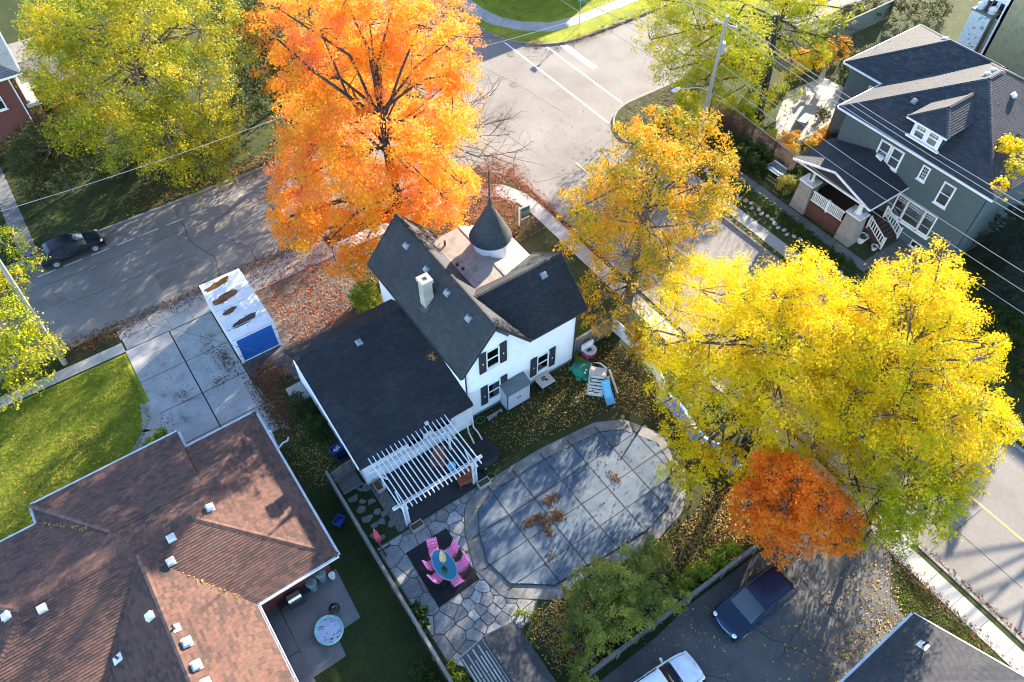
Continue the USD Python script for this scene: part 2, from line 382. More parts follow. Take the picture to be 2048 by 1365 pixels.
def lawn(name, a, b, c, s=0.35):
    """grass of three tones, patchy over metres, grainy over centimetres"""
    MATS[name] = usdkit.material(stage, '/World/Looks/' + name, {
        'g': ('geometry', {}), 'n1': ('noise_texture', {'scale': s, 'detail': 5, 'roughness': 0.62}),
        'n2': ('noise_texture', {'scale': 5.0, 'detail': 6, 'roughness': 0.75}), 'n3': ('noise_texture', {'scale': 34.0, 'detail': 3, 'roughness': 0.7}),
        'a': ('mix_float', {'fac': 0.5}), 'r': ('rgb_ramp', {'ramp': [(0.3, a), (0.5, b), (0.7, c)]}),
        'm3': ('map_range', {'from_min': 0.3, 'from_max': 0.7, 'to_min': 0.55, 'to_max': 1.45, 'clamp': True}),
        'ml': ('mix', {'mix_type': 'multiply', 'fac': 1.0}), 'b': ('bump', {'strength': 0.8, 'distance': 0.05}),
        'p': ('principled_bsdf', {'roughness': 0.95, 'specular_ior_level': 0.2})},
        [('g.position', 'n1.vector'), ('g.position', 'n2.vector'), ('g.position', 'n3.vector'), ('n1.fac', 'a.a'), ('n2.fac', 'a.b'),
         ('a.result', 'r.fac'), ('n3.fac', 'm3.value'), ('r.color', 'ml.color1'), ('m3.result', 'ml.color2'), ('ml.color', 'p.base_color'),
         ('n3.fac', 'b.height'), ('b.normal', 'p.normal')], surface='p.BSDF')

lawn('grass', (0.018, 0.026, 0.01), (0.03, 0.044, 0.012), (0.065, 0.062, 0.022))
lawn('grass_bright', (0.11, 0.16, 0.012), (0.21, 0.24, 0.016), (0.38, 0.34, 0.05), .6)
lawn('grass_worn', (0.032, 0.03, 0.014), (0.042, 0.05, 0.015), (0.08, 0.06, 0.028), 0.6)
lawn('ground_cover', (0.02, 0.035, 0.01), (0.045, 0.06, 0.018), (0.1, 0.085, 0.035), 0.8)
lawn('earth', (0.05, 0.055, 0.025), (0.08, 0.09, 0.03), (0.12, 0.11, 0.05), 0.1)

def leafmat(name, ramp, scale=0.3, island=0.5, transl=0.3):
    mat(name, ramp, scale=scale, detail=3, rough=0.6, island=island, spec=0.25, transl=transl, lo=0.3, hi=0.7)
leafmat('leaf_green_gold', [(0, (0.03, 0.075, 0.005)), (0.25, (0.08, 0.14, 0.007)), (0.45, (0.22, 0.25, 0.008)), (0.72, (0.5, 0.41, 0.01)), (1, (0.62, 0.33, 0.02))], scale=0.4)
leafmat('leaf_orange', [(0, (0.42, 0.38, 0.012)), (0.12, (0.78, 0.48, 0.02)), (0.4, (0.87, 0.41, 0.025)), (0.65, (0.88, 0.33, 0.04)), (0.85, (0.86, 0.31, 0.13)), (1, (0.72, 0.15, 0.07))], scale=0.26, transl=0.38)
leafmat('leaf_amber', [(0, (0.08, 0.14, 0.01)), (0.26, (0.26, 0.26, 0.01)), (0.5, (0.66, 0.39, 0.01)), (0.8, (0.74, 0.29, 0.012)), (1, (0.64, 0.15, 0.02))], scale=0.45)
leafmat('leaf_yellow', [(0, (0.20, 0.27, 0.005)), (0.22, (0.44, 0.42, 0.005)), (0.45, (0.76, 0.57, 0.004)), (0.85, (0.84, 0.55, 0.008)), (1, (0.78, 0.36, 0.012))], scale=0.35)
leafmat('leaf_lime', [(0, (0.13, 0.22, 0.008)), (0.35, (0.3, 0.36, 0.008)), (0.7, (0.6, 0.52, 0.008)), (1, (0.68, 0.4, 0.012))])
leafmat('leaf_red_orange', [(0, (0.3, 0.26, 0.012)), (0.14, (0.72, 0.36, 0.014)), (0.34, (0.92, 0.36, 0.02)), (0.72, (0.94, 0.27, 0.025)), (1, (0.88, 0.12, 0.025))], scale=0.6, transl=0.55)
leafmat('leaf_green', [(0, (0.0126, 0.035, 0.0084)), (0.5, (0.035, 0.07, 0.0098)), (1, (0.084, 0.119, 0.014))], scale=0.6)
leafmat('leaf_olive', [(0, (0.021, 0.035, 0.0105)), (0.5, (0.056, 0.063, 0.014)), (1, (0.126, 0.091, 0.0175))], scale=0.6)
leafmat('leaf_willow', [(0, (0.12, 0.16, 0.035)), (0.4, (0.24, 0.27, 0.05)), (0.75, (0.44, 0.4, 0.06)), (1, (0.6, 0.45, 0.05))], scale=0.6)
leafmat('leaf_fresh', [(0, (0.09, 0.16, 0.012)), (0.6, (0.2, 0.27, 0.015)), (1, (0.4, 0.34, 0.015))], scale=0.8)
leafmat('leaf_spruce', [(0, (0.014, 0.0294, 0.021)), (1, (0.0385, 0.063, 0.042))], scale=0.8, transl=0.1)
leafmat('leaf_rust', [(0, (0.1, 0.05, 0.02)), (0.5, (0.25, 0.08, 0.03)), (1, (0.35, 0.12, 0.06))], scale=0.8)
leafmat('litter_red', [(0, (0.08, 0.03, 0.015)), (0.4, (0.24, 0.07, 0.026)), (0.75, (0.42, 0.14, 0.045)), (1, (0.5, 0.27, 0.1))], scale=0.5, island=0.8, transl=0.0)
leafmat('litter_gold', [(0, (0.12, 0.05, 0.016)), (0.4, (0.34, 0.19, 0.04)), (0.75, (0.5, 0.34, 0.07)), (1, (0.46, 0.2, 0.06))], scale=0.5, island=0.8, transl=0.0)
leafmat('litter_brown', [(0, (0.04, 0.02, 0.009)), (0.5, (0.12, 0.052, 0.018)), (1, (0.26, 0.12, 0.045))], scale=0.5, island=0.8, transl=0.0)
# ---------------------------------------------------------------- building helpers
def hit(px, py, p0, n):
    """where the photograph's pixel meets the plane through p0 with normal n"""
    d = C_F + C_R * (px - 1024) / FPX - C_U * (py - 682.5) / FPX
    o = np.array([0, 0, HEIGHT]); n = np.asarray(n, float)
    return o + d * (np.dot(n, np.asarray(p0, float) - o) / np.dot(n, d))

def clip_half(poly, a, b, c):
    """keeps the part of the 2D polygon where a x + b y >= c"""
    out = []
    for i in range(len(poly)):
        p, q = poly[i], poly[(i + 1) % len(poly)]
        dp, dq = a * p[0] + b * p[1] - c, a * q[0] + b * q[1] - c
        if dp >= 0:
            out.append(p)
        if (dp >= 0) != (dq >= 0):
            t = dp / (dp - dq)
            out.append((p[0] + t * (q[0] - p[0]), p[1] + t * (q[1] - p[1])))
    return out

def normal(pts):
    p = np.asarray(pts, float)
    n = np.cross(p[1] - p[0], p[2] - p[1])
    return n / np.linalg.norm(n)

class Roof:
    """roof panels and the shingles that lie on them; the nearest shingles become parts of their own"""
    def __init__(self, th, shingle_mat, under_mat, own=300, row=0.15, tab=0.31, lift=0.022):
        self.th, self.sm, self.um, self.own, self.row, self.tab, self.lift = th, shingle_mat, under_mat, own, row, tab, lift
        self.tabs = []
    def face(self, pts, thick=0.1, shingle=True, mat=None, row=None):
        p = np.asarray(pts, float); n = normal(p)
        path = MB().slab(p, thick, n).build('roof_panel', mat or self.um, self.th)
        if not shingle:
            return path
        e = np.cross([0, 0, 1.0], n); e /= np.linalg.norm(e)
        s = np.cross(n, e)
        o = p[0]
        q = np.stack([(p - o) @ e, (p - o) @ s], 1)
        sides = []
        for i in range(len(q)):
            a, b = q[i], q[(i + 1) % len(q)]
            nx, ny = -(b[1] - a[1]), b[0] - a[0]
            L = math.hypot(nx, ny)
            sides.append((nx / L, ny / L, (nx * a[0] + ny * a[1]) / L))
        R, T, g = row or self.row, self.tab, 0.012
        y = q[:, 1].min(); r = 0
        x_lo, x_hi = q[:, 0].min(), q[:, 0].max()
        while y < q[:, 1].max() - 0.02:
            x = x_lo - rng.random() * T - (r % 2) * T / 2
            while x < x_hi:
                w = T * (1 + 0.06 * (rng.random() - 0.5))
                rect = [(x, y), (x + w - g, y), (x + w - g, y + R), (x, y + R)]
                for c in sides:
                    if all(c[0] * k[0] + c[1] * k[1] >= c[2] for k in rect):
                        continue
                    rect = clip_half(rect, *c)
                    if len(rect) < 3:
                        break
                if len(rect) >= 3:
                    lift = self.lift * (0.8 + 0.5 * rng.random())
                    k = len(rect)
                    top = [o + e * a + s * b + n * (0.004 + lift * (1 - (b - y) / R)) for a, b in rect]
                    bot = [o + e * a + s * b + n * 0.003 for a, b in rect]
                    f = [(0, i, i + 1) for i in range(1, k - 1)]
                    for i in range(k):
                        j = (i + 1) % k
                        if rect[i][1] - y < 0.3 * R or rect[j][1] - y < 0.3 * R:
                            f += [(i, k + i, k + j), (i, k + j, j)]
                    self.tabs.append((np.array(top + bot), np.array(f)))
                x += w
            y += R; r += 1
        return path
    def caps(self, a, b, w=0.28, step=0.2, mat=None):
        """overlapping cap pieces along a ridge or hip"""
        a, b = np.asarray(a, float), np.asarray(b, float)
        d = b - a; L = np.linalg.norm(d); d /= L
        s = np.cross([0, 0, 1.0], d); s /= np.linalg.norm(s); u = np.cross(d, s)
        mb = MB(); k = int(L / step)
        for i in range(k):
            t0, t1 = i * step, (i + 1) * step - 0.012
            z0, z1 = 0.03 + 0.018, 0.03
            top = [a + d * t0 + u * z0, a + d * t1 + u * z1]
            l = [a + d * t0 + s * w / 2 + u * (z0 - w * .17), a + d * t1 + s * w / 2 + u * (z1 - w * .17)]
            r = [a + d * t0 - s * w / 2 + u * (z0 - w * .17), a + d * t1 - s * w / 2 + u * (z1 - w * .17)]
            mb.add([top[0], top[1], l[0], l[1], r[0], r[1]], [(0, 1, 3), (0, 3, 2), (0, 4, 5), (0, 5, 1), (2, 4, 0)])
        if k:
            mb.build('ridge_cap', mat or self.sm, self.th)
    def finish(self):
        eye = np.array([0, 0, HEIGHT])
        def seen(c):
            q = c - eye; w = q @ C_F
            x, y = 1024 + FPX * (q @ C_R) / w, 682.5 - FPX * (q @ C_U) / w
            return 10 < x < 2038 and 10 < y < 1355
        dist = np.array([np.linalg.norm(t[0][0] - eye) + (0 if seen(t[0][0]) else 1000) for t in self.tabs])
        order = np.argsort(dist)
        own = set(order[:self.own].tolist())
        rest = MB()
        for i, (v, f) in enumerate(self.tabs):
            if i in own:
                MB().add(v, f).build('shingle', self.sm, self.th)
            else:
                rest.add(v, f)
        if rest.v:
            rest.build('shingle_field', self.sm, self.th, kind='stuff')

def wall(th, pts, mat='white_siding', thick=0.2, name='wall', label=None):
    return MB().slab(pts, thick).build(name, mat, th, label=label)

def siding(th, pts, row=0.18, mat='white_siding'):
    """clapboards lying on the wall polygon (convex, counter-clockwise from outside)"""
    p = np.asarray(pts, float); n = normal(p)
    e = np.cross([0, 0, 1.0], n); e /= np.linalg.norm(e)
    z = np.array([0, 0, 1.0])
    o = p[0]; q = [((k - o) @ e, k[2]) for k in p]
    mb = MB(); z0 = min(k[1] for k in q); z1 = max(k[1] for k in q)
    while z0 < z1 - 0.03:
        band = clip_half(clip_half(q, 0, 1, z0), 0, -1, -(z0 + row))
        if len(band) >= 3:
            base = lambda a, b, h: o + e * a + z * (b - o[2]) + n * h
            k = len(band)
            v = [base(a, b, 0.006 + 0.024 * (1 - (b - z0) / row)) for a, b in band] + [base(a, b, -0.01) for a, b in band]
            f = [(0, i, i + 1) for i in range(1, k - 1)]
            for i in range(k):
                j = (i + 1) % k
                f += [(i, k + i, k + j), (i, k + j, j)]
            mb.add(v, f)
        z0 += row
    return mb.build('siding', mat, th)

def bricks(th, p0, p1, z0, z1, mat='brick_red', bw=0.22, bh=0.075, own=0, name='brick_course'):
    """a wall face of separate bricks, from p0 to p1 seen from outside left to right"""
    p0, p1 = np.array([*p0, 0.0]), np.array([*p1, 0.0])
    d = p1 - p0; L = np.linalg.norm(d); d /= L
    n = np.cross(d, [0, 0, 1.0])
    mb = MB(); z = z0; r = 0
    while z < z1 - bh * .5:
        x = -(r % 2) * bw / 2
        while x < L:
            a, b = max(x, 0) + 0.006, min(x + bw, L) - 0.006
            if b - a > 0.03:
                c = p0 + d * (a + b) / 2 + np.array([0, 0, z + bh / 2])
                mb.obox(c + n * (0.012 + 0.003 * rng.random()), d * (b - a) / 2, n * 0.014, (0, 0, bh / 2 - 0.006))
            x += bw
        z += bh; r += 1
    return mb.build(name, mat, th, kind='stuff')

Z = np.array([0, 0, 1.0])
def window(th, c, n, w, h, frame='white_paint', inner='blind', trim=0.1, mid=True, grid=None, sill=True, label=None, depth=0.05):
    """c: middle of the opening on the wall, n: outward. grid: (columns, rows) of small panes, all over or, as a third number, in the top share"""
    c, n = np.asarray(c, float), np.asarray(n, float)
    r = np.cross(Z, n)
    mb = MB(); hw, hh, t = w / 2, h / 2, trim
    for sx in (-1, 1):
        mb.obox(c + r * sx * (hw + t / 2) + n * depth / 2, r * t / 2, n * depth / 2, Z * (hh + t))
    for sz in (-1, 1):
        mb.obox(c + Z * sz * (hh + t / 2) + n * depth / 2, r * (hw - 0.001), n * depth / 2, Z * t / 2)
    if sill:
        mb.obox(c - Z * (hh + t + 0.04) + n * (depth / 2 + 0.04), r * (hw + t + 0.06), n * (depth / 2 + 0.04), Z * 0.038)
    if mid:
        mb.obox(c + n * (depth * .4), r * (hw - 0.002), n * (depth * .4), Z * 0.03)
    if grid:
        nx, ny = grid[:2]; share = grid[2] if len(grid) > 2 else 1.0
        zb = hh - h * share
        for i in range(1, nx):
            mb.obox(c + r * (-hw + w * i / nx) + Z * (hh + zb) / 2 + n * (depth * .3), r * 0.012, n * (depth * .3), Z * ((hh - zb) / 2 - 0.002))
        for j in range(0 if share < 1 else 1, ny):
            mb.obox(c + Z * (zb + (hh - zb) * j / ny) + n * (depth * .28), r * (hw - 0.003), n * (depth * .28), Z * 0.014)
    path = mb.build('window', frame, th, label=label)
    MB().obox(c + n * 0.008, r * (hw - 0.004), n * 0.006, Z * (hh - 0.004)).build('interior', inner, (path, th))
    MB().obox(c + n * 0.019, r * (hw - 0.006), n * 0.003, Z * (hh - 0.006)).build('pane', 'window_pane', (path, th))
    return path

def shutter(th, c, n, w, h):
    c, n = np.asarray(c, float), np.asarray(n, float); r = np.cross(Z, n)
    mb = MB()
    for sx in (-1, 1):
        mb.obox(c + r * sx * (w / 2 - 0.03) + n * 0.05, r * 0.03, n * 0.025, Z * h / 2)
    for sz in (-1, 0, 1):
        mb.obox(c + Z * sz * (h / 2 - 0.05) + n * 0.05, r * (w / 2 - 0.062), n * 0.025, Z * 0.045)
    k = int(h / 0.09)
    for i in range(k):
        mb.obox(c + Z * (-h / 2 + (i + .5) * h / k) + n * 0.045, r * (w / 2 - 0.062), n * 0.006 + Z * 0.02, Z * 0.028 - n * 0.008)
    path = mb.build('shutter', 'shutter_black', th)
    MB().obox(c + n * 0.085 - Z * .05, r * 0.03, n * 0.01, Z * 0.06).build('shutter_catch', 'white_paint', (path, th))

def roof_vent(th, p, n, size=0.36, h=0.2, mat='vent_pale'):
    p, n = np.asarray(p, float), np.asarray(n, float)
    e = np.cross(Z, n); e /= np.linalg.norm(e); s = np.cross(n, e)
    mb = MB()
    mb.obox(p + n * 0.03, e * size * .58, s * size * .58, n * 0.008)
    mb.obox(p + n * h * .45, e * size * .42, s * size * .42, n * h * .45)
    a = size / 2
    lo = [p + n * h + e * x * a + s * y * a for x, y in ((-1, -1), (1, -1), (1, 1), (-1, 1))]
    hi = [p + n * (h + .07) + e * x * a * .7 + s * y * a * .7 for x, y in ((-1, -1), (1, -1), (1, 1), (-1, 1))]
    bot = [q - n * 0.05 for q in lo]
    mb.loft([bot, lo, hi])
    return mb.build('roof_vent', mat, th)

def pipe_vent(th, p, n, h=0.45, r=0.06, mat='plastic_dark'):
    p = np.asarray(p, float); n = np.asarray(n, float)
    e = np.cross(Z, n); e /= np.linalg.norm(e); s = np.cross(n, e)
    path = MB().obox(p + n * 0.03, e * .2, s * .24, n * 0.008).build('vent_flashing', 'vent_pale', th)
    MB().tube([p, p + Z * h], r, 10).build('vent_pipe', mat, th)

def gutter(th, a, b, out, mat='white_paint', w=0.12):
    a, b, out = np.asarray(a, float), np.asarray(b, float), np.asarray(out, float)
    d = b - a; L = np.linalg.norm(d); d /= L
    mb = MB(); m = (a + b) / 2
    mb.obox(m + out * w - Z * 0.05, d * L / 2, out * 0.008, Z * 0.06)
    mb.obox(m + out * w / 2 - Z * 0.105, d * L / 2, out * w / 2, Z * 0.006)
    mb.obox(m + out * 0.008 - Z * 0.06, d * L / 2, out * 0.008, Z * 0.05)
    k = int(L / 0.9)
    for i in range(k):
        mb.obox(a + d * (i + .5) * L / k + out * w / 2 - Z * 0.0, d * 0.012, out * w / 2, Z * 0.008)
    return mb.build('gutter', mat, th)

def leaf_quads(c, size, nrm, mb_v, mb_f, fold=0.25, aspect=0.62):
    """leaf-shaped pairs of triangles at the points c with normals nrm"""
    k = len(c)
    a = rng.normal(size=(k, 3)); a -= nrm * np.sum(a * nrm, 1, keepdims=True)
    a /= np.linalg.norm(a, axis=1, keepdims=True) + 1e-9
    b = np.cross(nrm, a)
    s = (size * (0.5 + 0.95 * rng.random(k)))[:, None]
    p0, p2 = c - a * s / 2, c + a * s / 2
    lift = nrm * s * fold * 0.5
    p1, p3 = c + b * s * aspect / 2 + lift, c - b * s * aspect / 2 + lift
    v = np.stack([p0, p1, p2, p3], 1).reshape(-1, 3)
    i = np.arange(k)[:, None] * 4
    f = np.concatenate([i + [0, 2, 1], i + [0, 3, 2]], 1).reshape(-1, 3)
    return v, f

def litter(name, spots, count, mat, size=0.11, label=None, z=0.03, mask=None, tilt=0.35, group=None, power=0.8):
    """fallen leaves: spots are (x, y, sx, sy, weight) patches"""
    w = np.array([s[4] for s in spots], float); w /= w.sum()
    pick = rng.choice(len(spots), count, p=w)
    sp = np.array([s[:4] for s in spots], float)[pick]
    xy = sp[:, :2] + np.clip(rng.normal(size=(count, 2)), -2.2, 2.2) * sp[:, 2:]
    keep = meshkit.fbm(np.c_[xy * 1.1, np.zeros(count)], 3, 5) + 0.35 * rng.random(count) > 0.62 - 0.25 * power
    if mask is not None:
        keep &= mask(xy)
    xy = xy[keep]; k = len(xy)
    n = np.c_[rng.normal(size=(k, 2)) * tilt, np.ones(k)]; n /= np.linalg.norm(n, axis=1, keepdims=True)
    zz = z(xy) if callable(z) else np.full(k, z)
    v, f = leaf_quads(np.c_[xy, zz + 0.03 * rng.random(k)], size, n, None, None)
    return solo(name, MB().add(v, f, 4), mat, label, 'fallen leaves', group, 'stuff')

# ---------------------------------------------------------------- ground, roads, pavements
def setting(name, mb, mat, label=None):
    p = mb.build(name, mat)
    tag(stage.GetPrimAtPath(p), label, None, None, 'structure')
    return p

def setting_group(name):
    t = thing(name, kind='structure')
    return t

def bxy(x0, y0, x1, y1):
    return sbox(min(x0, x1), min(y0, y1), max(x0, x1), max(y0, y1))

setting('ground', MB().prism(bxy(-260, -240, 320, 340), -0.6, -0.14), 'earth')
KA0, KA1 = 42.55, 52.75          # the side street's kerbs
KB0, KB1 = 28.45, 38.6           # the main street's kerbs
road_a = bxy(-120, KA0 - .3, 160, KA1 + .3)
road_b = bxy(KB0 - .3, -120, KB1 + .3, 160)
roads = unary_union([road_a, road_b])
for q in ((KB0, KA0, -1, -1), (KB1, KA0, 1, -1), (KB1, KA1, 1, 1), (KB0, KA1, -1, 1)):
    roads = roads.union(bxy(q[0], q[1], q[0] + q[2] * 8, q[1] + q[3] * 8))
setting('street', MB().prism(roads, -0.3, -0.12), 'asphalt')

def block(x0, y0, x1, y1, r):
    return bxy(x0, y0, x1, y1).buffer(-r).buffer(r, quad_segs=10)
B_SW = block(-120, -120, KB0, KA0, 4.0)
B_SE = block(KB1, -120, 160, KA0, 4.0)
B_NE = block(KB1, 53.4, 160, 170, 7.5)
B_NW = block(-120, KA1, KB0, 170, 5.0)
cut = unary_union([Polygon([(-3.2, 39.0), (12.2, 39.0), (12.2, 42.2), (-3.6, 42.2)])])
for b, mt in ((B_SW, 'grass'), (B_SE, 'ground_cover'), (B_NE, 'grass_bright'), (B_NW, 'grass')):
    inner = b.buffer(-0.16)
    setting('lawn', MB().prism(inner, -0.13, 0.0), mt)
    kerb = b.difference(inner.buffer(0.002))
    setting('kerb', MB().prism(kerb, -0.13, 0.03), 'kerb_stone')
    gut = b.buffer(0.32).difference(b.buffer(0.004)).intersection(roads)
    setting('kerb_apron', MB().prism(gut, -0.119, -0.112), 'kerb_stone')

# sunny front lawn of the brown-roofed house
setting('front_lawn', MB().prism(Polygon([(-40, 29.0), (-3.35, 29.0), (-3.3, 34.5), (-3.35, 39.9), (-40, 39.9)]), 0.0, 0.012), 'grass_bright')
# worn, leafy ground behind and in front of the white house
setting('yard', MB().prism(Polygon([(11.2, 22.4), (24.1, 22.4), (24.1, 6.6), (8.0, 6.6), (8.0, 11.0), (11.2, 17.5)]), 0.0, 0.01), 'grass_worn')
setting('front_yard', MB().prism(Polygon([(4.9, 31.4), (12.3, 31.4), (12.3, 33.2), (20.5, 33.2), (20.5, 31.3), (26.3, 31.3), (26.3, 39.9), (12.25, 39.9), (12.25, 36), (4.9, 36)]), 0.0, 0.01), 'grass_worn')
setting('side_yard', MB().prism(Polygon([(1.7, 28), (4.9, 24.0), (5.2, 22.0), (5.2, 31.2), (2.6, 31.2)]), 0.0, 0.01), 'ground_cover')
setting('back_yard', MB().prism(Polygon([(-2.0, -10), (3.1, -10), (3.1, 18), (-2.0, 18)]), 0.0, 0.01), 'grass')
setting('far_yard', MB().prism(Polygon([(-4.5, 53.1), (28, 53.1), (28, 80), (-4.5, 80)]), 0.0, 0.01), 'ground_cover')

def slab_row(th, rect, along, step, mat, z=(-0.08, 0.02), gap=0.018, jitter=0.006):
    """pavement slabs in a row, each a part"""
    x0, y0, x1, y1 = rect
    L = (x1 - x0) if along == 'x' else (y1 - y0)
    k = max(1, round(L / step))
    for i in range(k):
        a, b = L * i / k + gap / 2, L * (i + 1) / k - gap / 2
        q = bxy(x0 + a, y0 + gap / 2, x0 + b, y1 - gap / 2) if along == 'x' else bxy(x0 + gap / 2, y0 + a, x1 - gap / 2, y0 + b)
        MB().prism(q, z[0], z[1] + jitter * rng.random()).build('slab', mat, th)

sw = setting_group('sidewalk')
slab_row(sw, (-30, 40.05, -3.3, 40.95), 'x', 1.5, 'concrete')
slab_row(sw, (-3.2, 40.15, 12.2, 41.25), 'x', 1.55, 'concrete')
slab_row(sw, (12.2, 40.15, 23.6, 41.35), 'x', 1.5, 'concrete')
slab_row(sw, (26.75, -14, 27.95, 36.2), 'y', 1.5, 'concrete')
corner = Polygon([(23.6, 40.15), (24.6, 39.7), (25.8, 38.5), (26.6, 37.0), (26.75, 36.2), (27.95, 36.2), (27.7, 37.9), (26.9, 39.6), (25.4, 40.9), (23.6, 41.35)])
for i in range(4):
    a0, a1 = math.pi / 2 * i / 4, math.pi / 2 * (i + 1) / 4
    o = (23.4, 36.2)
    wedge = Polygon([o, (o[0] + 9 * math.cos(a0), o[1] + 9 * math.sin(a0)), (o[0] + 9 * math.cos(a1), o[1] + 9 * math.sin(a1))])
    MB().prism(corner.intersection(wedge).buffer(-0.008), -0.08, 0.02).build('slab', 'concrete', sw)
sw2 = setting_group('sidewalk')
slab_row(sw2, (39.25, -14, 40.35, 38), 'y', 1.5, 'concrete')
sw3 = setting_group('sidewalk')
ne_out = [(39.2, 80), (39.2, 63.4), (39.9, 60.6), (41.6, 58.0), (44.0, 56.0), (47.0, 55.6), (75, 56.0)]
ne_in = [(40.9, 80), (40.9, 63.6), (41.4, 61.2), (42.8, 59.2), (44.9, 57.5), (47.6, 57.0), (75, 57.4)]
for i in range(len(ne_out) - 1):
    q0, q1, r1, r0 = (np.array(p, float) for p in (ne_out[i], ne_out[i + 1], ne_in[i + 1], ne_in[i]))
    k = max(1, round(np.linalg.norm(q1 - q0) / 1.6))
    for j in range(k):
        a, b = j / k, (j + 1) / k
        MB().prism(Polygon([q0 + (q1 - q0) * a, q0 + (q1 - q0) * b, r0 + (r1 - r0) * b, r0 + (r1 - r0) * a]).buffer(-0.008), -0.08, 0.02).build('slab', 'concrete', sw3)
# entrance walk from the corner to the white house, front walk of the brown-roofed house, path by the far houses
sw4 = setting_group('path')
slab_row(sw4, (-6.9, 53.2, -5.7, 66), 'y', 1.5, 'concrete_dark', z=(-0.05, 0.025))
sw5 = setting_group('path')
pp = [(-3.35, 35.2), (-3.9, 33.0), (-5.6, 31.3), (-7.6, 30.6), (-10.5, 30.3)]
for i in range(len(pp) - 1):
    p, q = np.array(pp[i]), np.array(pp[i + 1]); d = q - p; s = np.array([-d[1], d[0]]) / np.linalg.norm(d) * .55
    MB().prism(Polygon([p + s, q + s, q - s, p - s]).buffer(-0.006), -0.05, 0.025).build('slab', 'concrete', sw5)
sw6 = setting_group('path')
slab_row(sw6, (58.0, 44.5, 90, 45.7), 'x', 1.5, 'concrete', z=(-0.05, 0.02))

# concrete driveway of large slabs
dw = setting_group('driveway')
for x0, x1 in ((-3.35, -0.36), (-0.34, 2.62)):
    ys = [42.15, 41.27] if False else [40.1, 36.95, 33.9, 30.9, 28.6]
    for a, b in zip(ys[:-1], ys[1:]):
        MB().prism(bxy(x0 + .03, b + .03, x1 - .03, a - .03), -0.08, 0.03 + 0.006 * rng.random()).build('slab', 'concrete_drive', dw)
MB().prism(Polygon([(2.65, 28.6), (2.65, 33.0), (2.95, 30.5), (3.1, 28.2)]), -0.08, 0.028).build('slab', 'concrete_drive', dw)
for i, x in enumerate(np.arange(-3.3, 12.2, 3.1)):
    MB().prism(bxy(x + .01, 41.28, min(x + 3.09, 12.2), 42.36), -0.1, 0.018).build('slab', 'concrete', dw)
# leafy asphalt drive between container and white house
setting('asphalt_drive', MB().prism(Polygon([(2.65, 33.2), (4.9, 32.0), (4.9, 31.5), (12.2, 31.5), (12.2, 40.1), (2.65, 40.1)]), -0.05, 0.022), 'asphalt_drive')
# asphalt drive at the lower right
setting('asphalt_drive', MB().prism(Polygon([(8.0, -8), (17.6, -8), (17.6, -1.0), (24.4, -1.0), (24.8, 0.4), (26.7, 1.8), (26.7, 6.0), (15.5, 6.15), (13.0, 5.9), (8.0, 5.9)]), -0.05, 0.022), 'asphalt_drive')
setting('drive_apron', MB().prism(Polygon([(27.98, 1.6), (28.3, 1.4), (28.3, 6.3), (27.98, 6.1)]), -0.05, 0.015), 'concrete')

# painted lines
def paint(name, poly, mat='road_paint', z=-0.12):
    setting(name, MB().prism(poly, z, z + 0.006), mat)
paint('crosswalk_line', bxy(39.1, 40.3, 39.28, 57.9))
paint('crosswalk_line', bxy(42.0, 41.7, 42.17, 55.3))
paint('stop_line', bxy(43.25, 48.6, 43.95, 54.2))
paint('centre_line', bxy(33.42, -20, 33.56, 38.6), 'yellow_paint')
for i in range(14):
    paint('edge_line', bxy(-14 + i * 1.9, 50.62, -12.7 + i * 1.9, 50.69))
def crack(pts, w=0.03, wob=0.12):
    pts = [np.array(p, float) for p in pts]; out = []
    for a, b in zip(pts[:-1], pts[1:]):
        k = max(2, int(np.linalg.norm(b - a) / .35))
        for i in range(k):
            out.append(a + (b - a) * i / k + rng.normal(size=2) * wob * (0.5 if i else 0.2))
    out.append(pts[-1])
    return LineString(out).buffer(w / 2, quad_segs=1)
cr = [crack([(31, 1), (31.0, -3.4)], .05, .02), crack([(28.7, 0.7), (33.3, 0.6)], .05, .02), crack([(33, 3.6), (38.4, 3.8)], .05, .05), crack([(31.2, 1), (31.4, 8)], .04, .03),
      crack([(29.2, 38.5), (33.2, 37.6), (38.6, 39.6)], .05), crack([(30.5, 50), (31.2, 42.2)], .05, .04), crack([(33.3, 38.4), (33.5, 30)], .04),
      crack([(-8, 49.5), (10, 49.2), (20, 49.6)], .03), crack([(4.3, 52), (4.0, 48), (4.8, 45), (4.4, 42.9)], .05), crack([(-6, 46.8), (6, 46.2), (14, 46.9)], .03),
      crack([(6, 47), (7.5, 44.5), (7.2, 43)], .04), crack([(10, 50.5), (13, 48), (16, 47)], .03), crack([(34, 58), (36, 51), (37, 44)], .03)]
setting('road_seam', MB().prism(unary_union(cr), -0.12, -0.1165), 'tar')
cr = [crack([(21.9, 5.9), (21.4, 2.2), (21.9, -0.9)], .09), crack([(17.6, 1.5), (20, 2.2), (21.5, 2.6)], .06), crack([(17, 4.5), (19, .5), (19.5, -0.9)], .05), crack([(21.6, 2.4), (26.6, 3.0)], .05), crack([(13, 4.0), (17.3, -0.6)], .05)]
setting('drive_crack', MB().prism(unary_union(cr), 0.022, 0.0255), 'tar')

for q in (Polygon([(29.4, 46.2), (33.6, 46.4), (33.5, 49.0), (29.6, 48.7)]), Polygon([(0.5, 44.2), (3.6, 44.1), (3.7, 45.9), (0.6, 46.1)]), Polygon([(-9, 47.2), (-5.2, 47.1), (-5.3, 48.2), (-9, 48.4)])):
    setting('road_patch', MB().prism(q, -0.12, -0.1175), 'asphalt_patch')
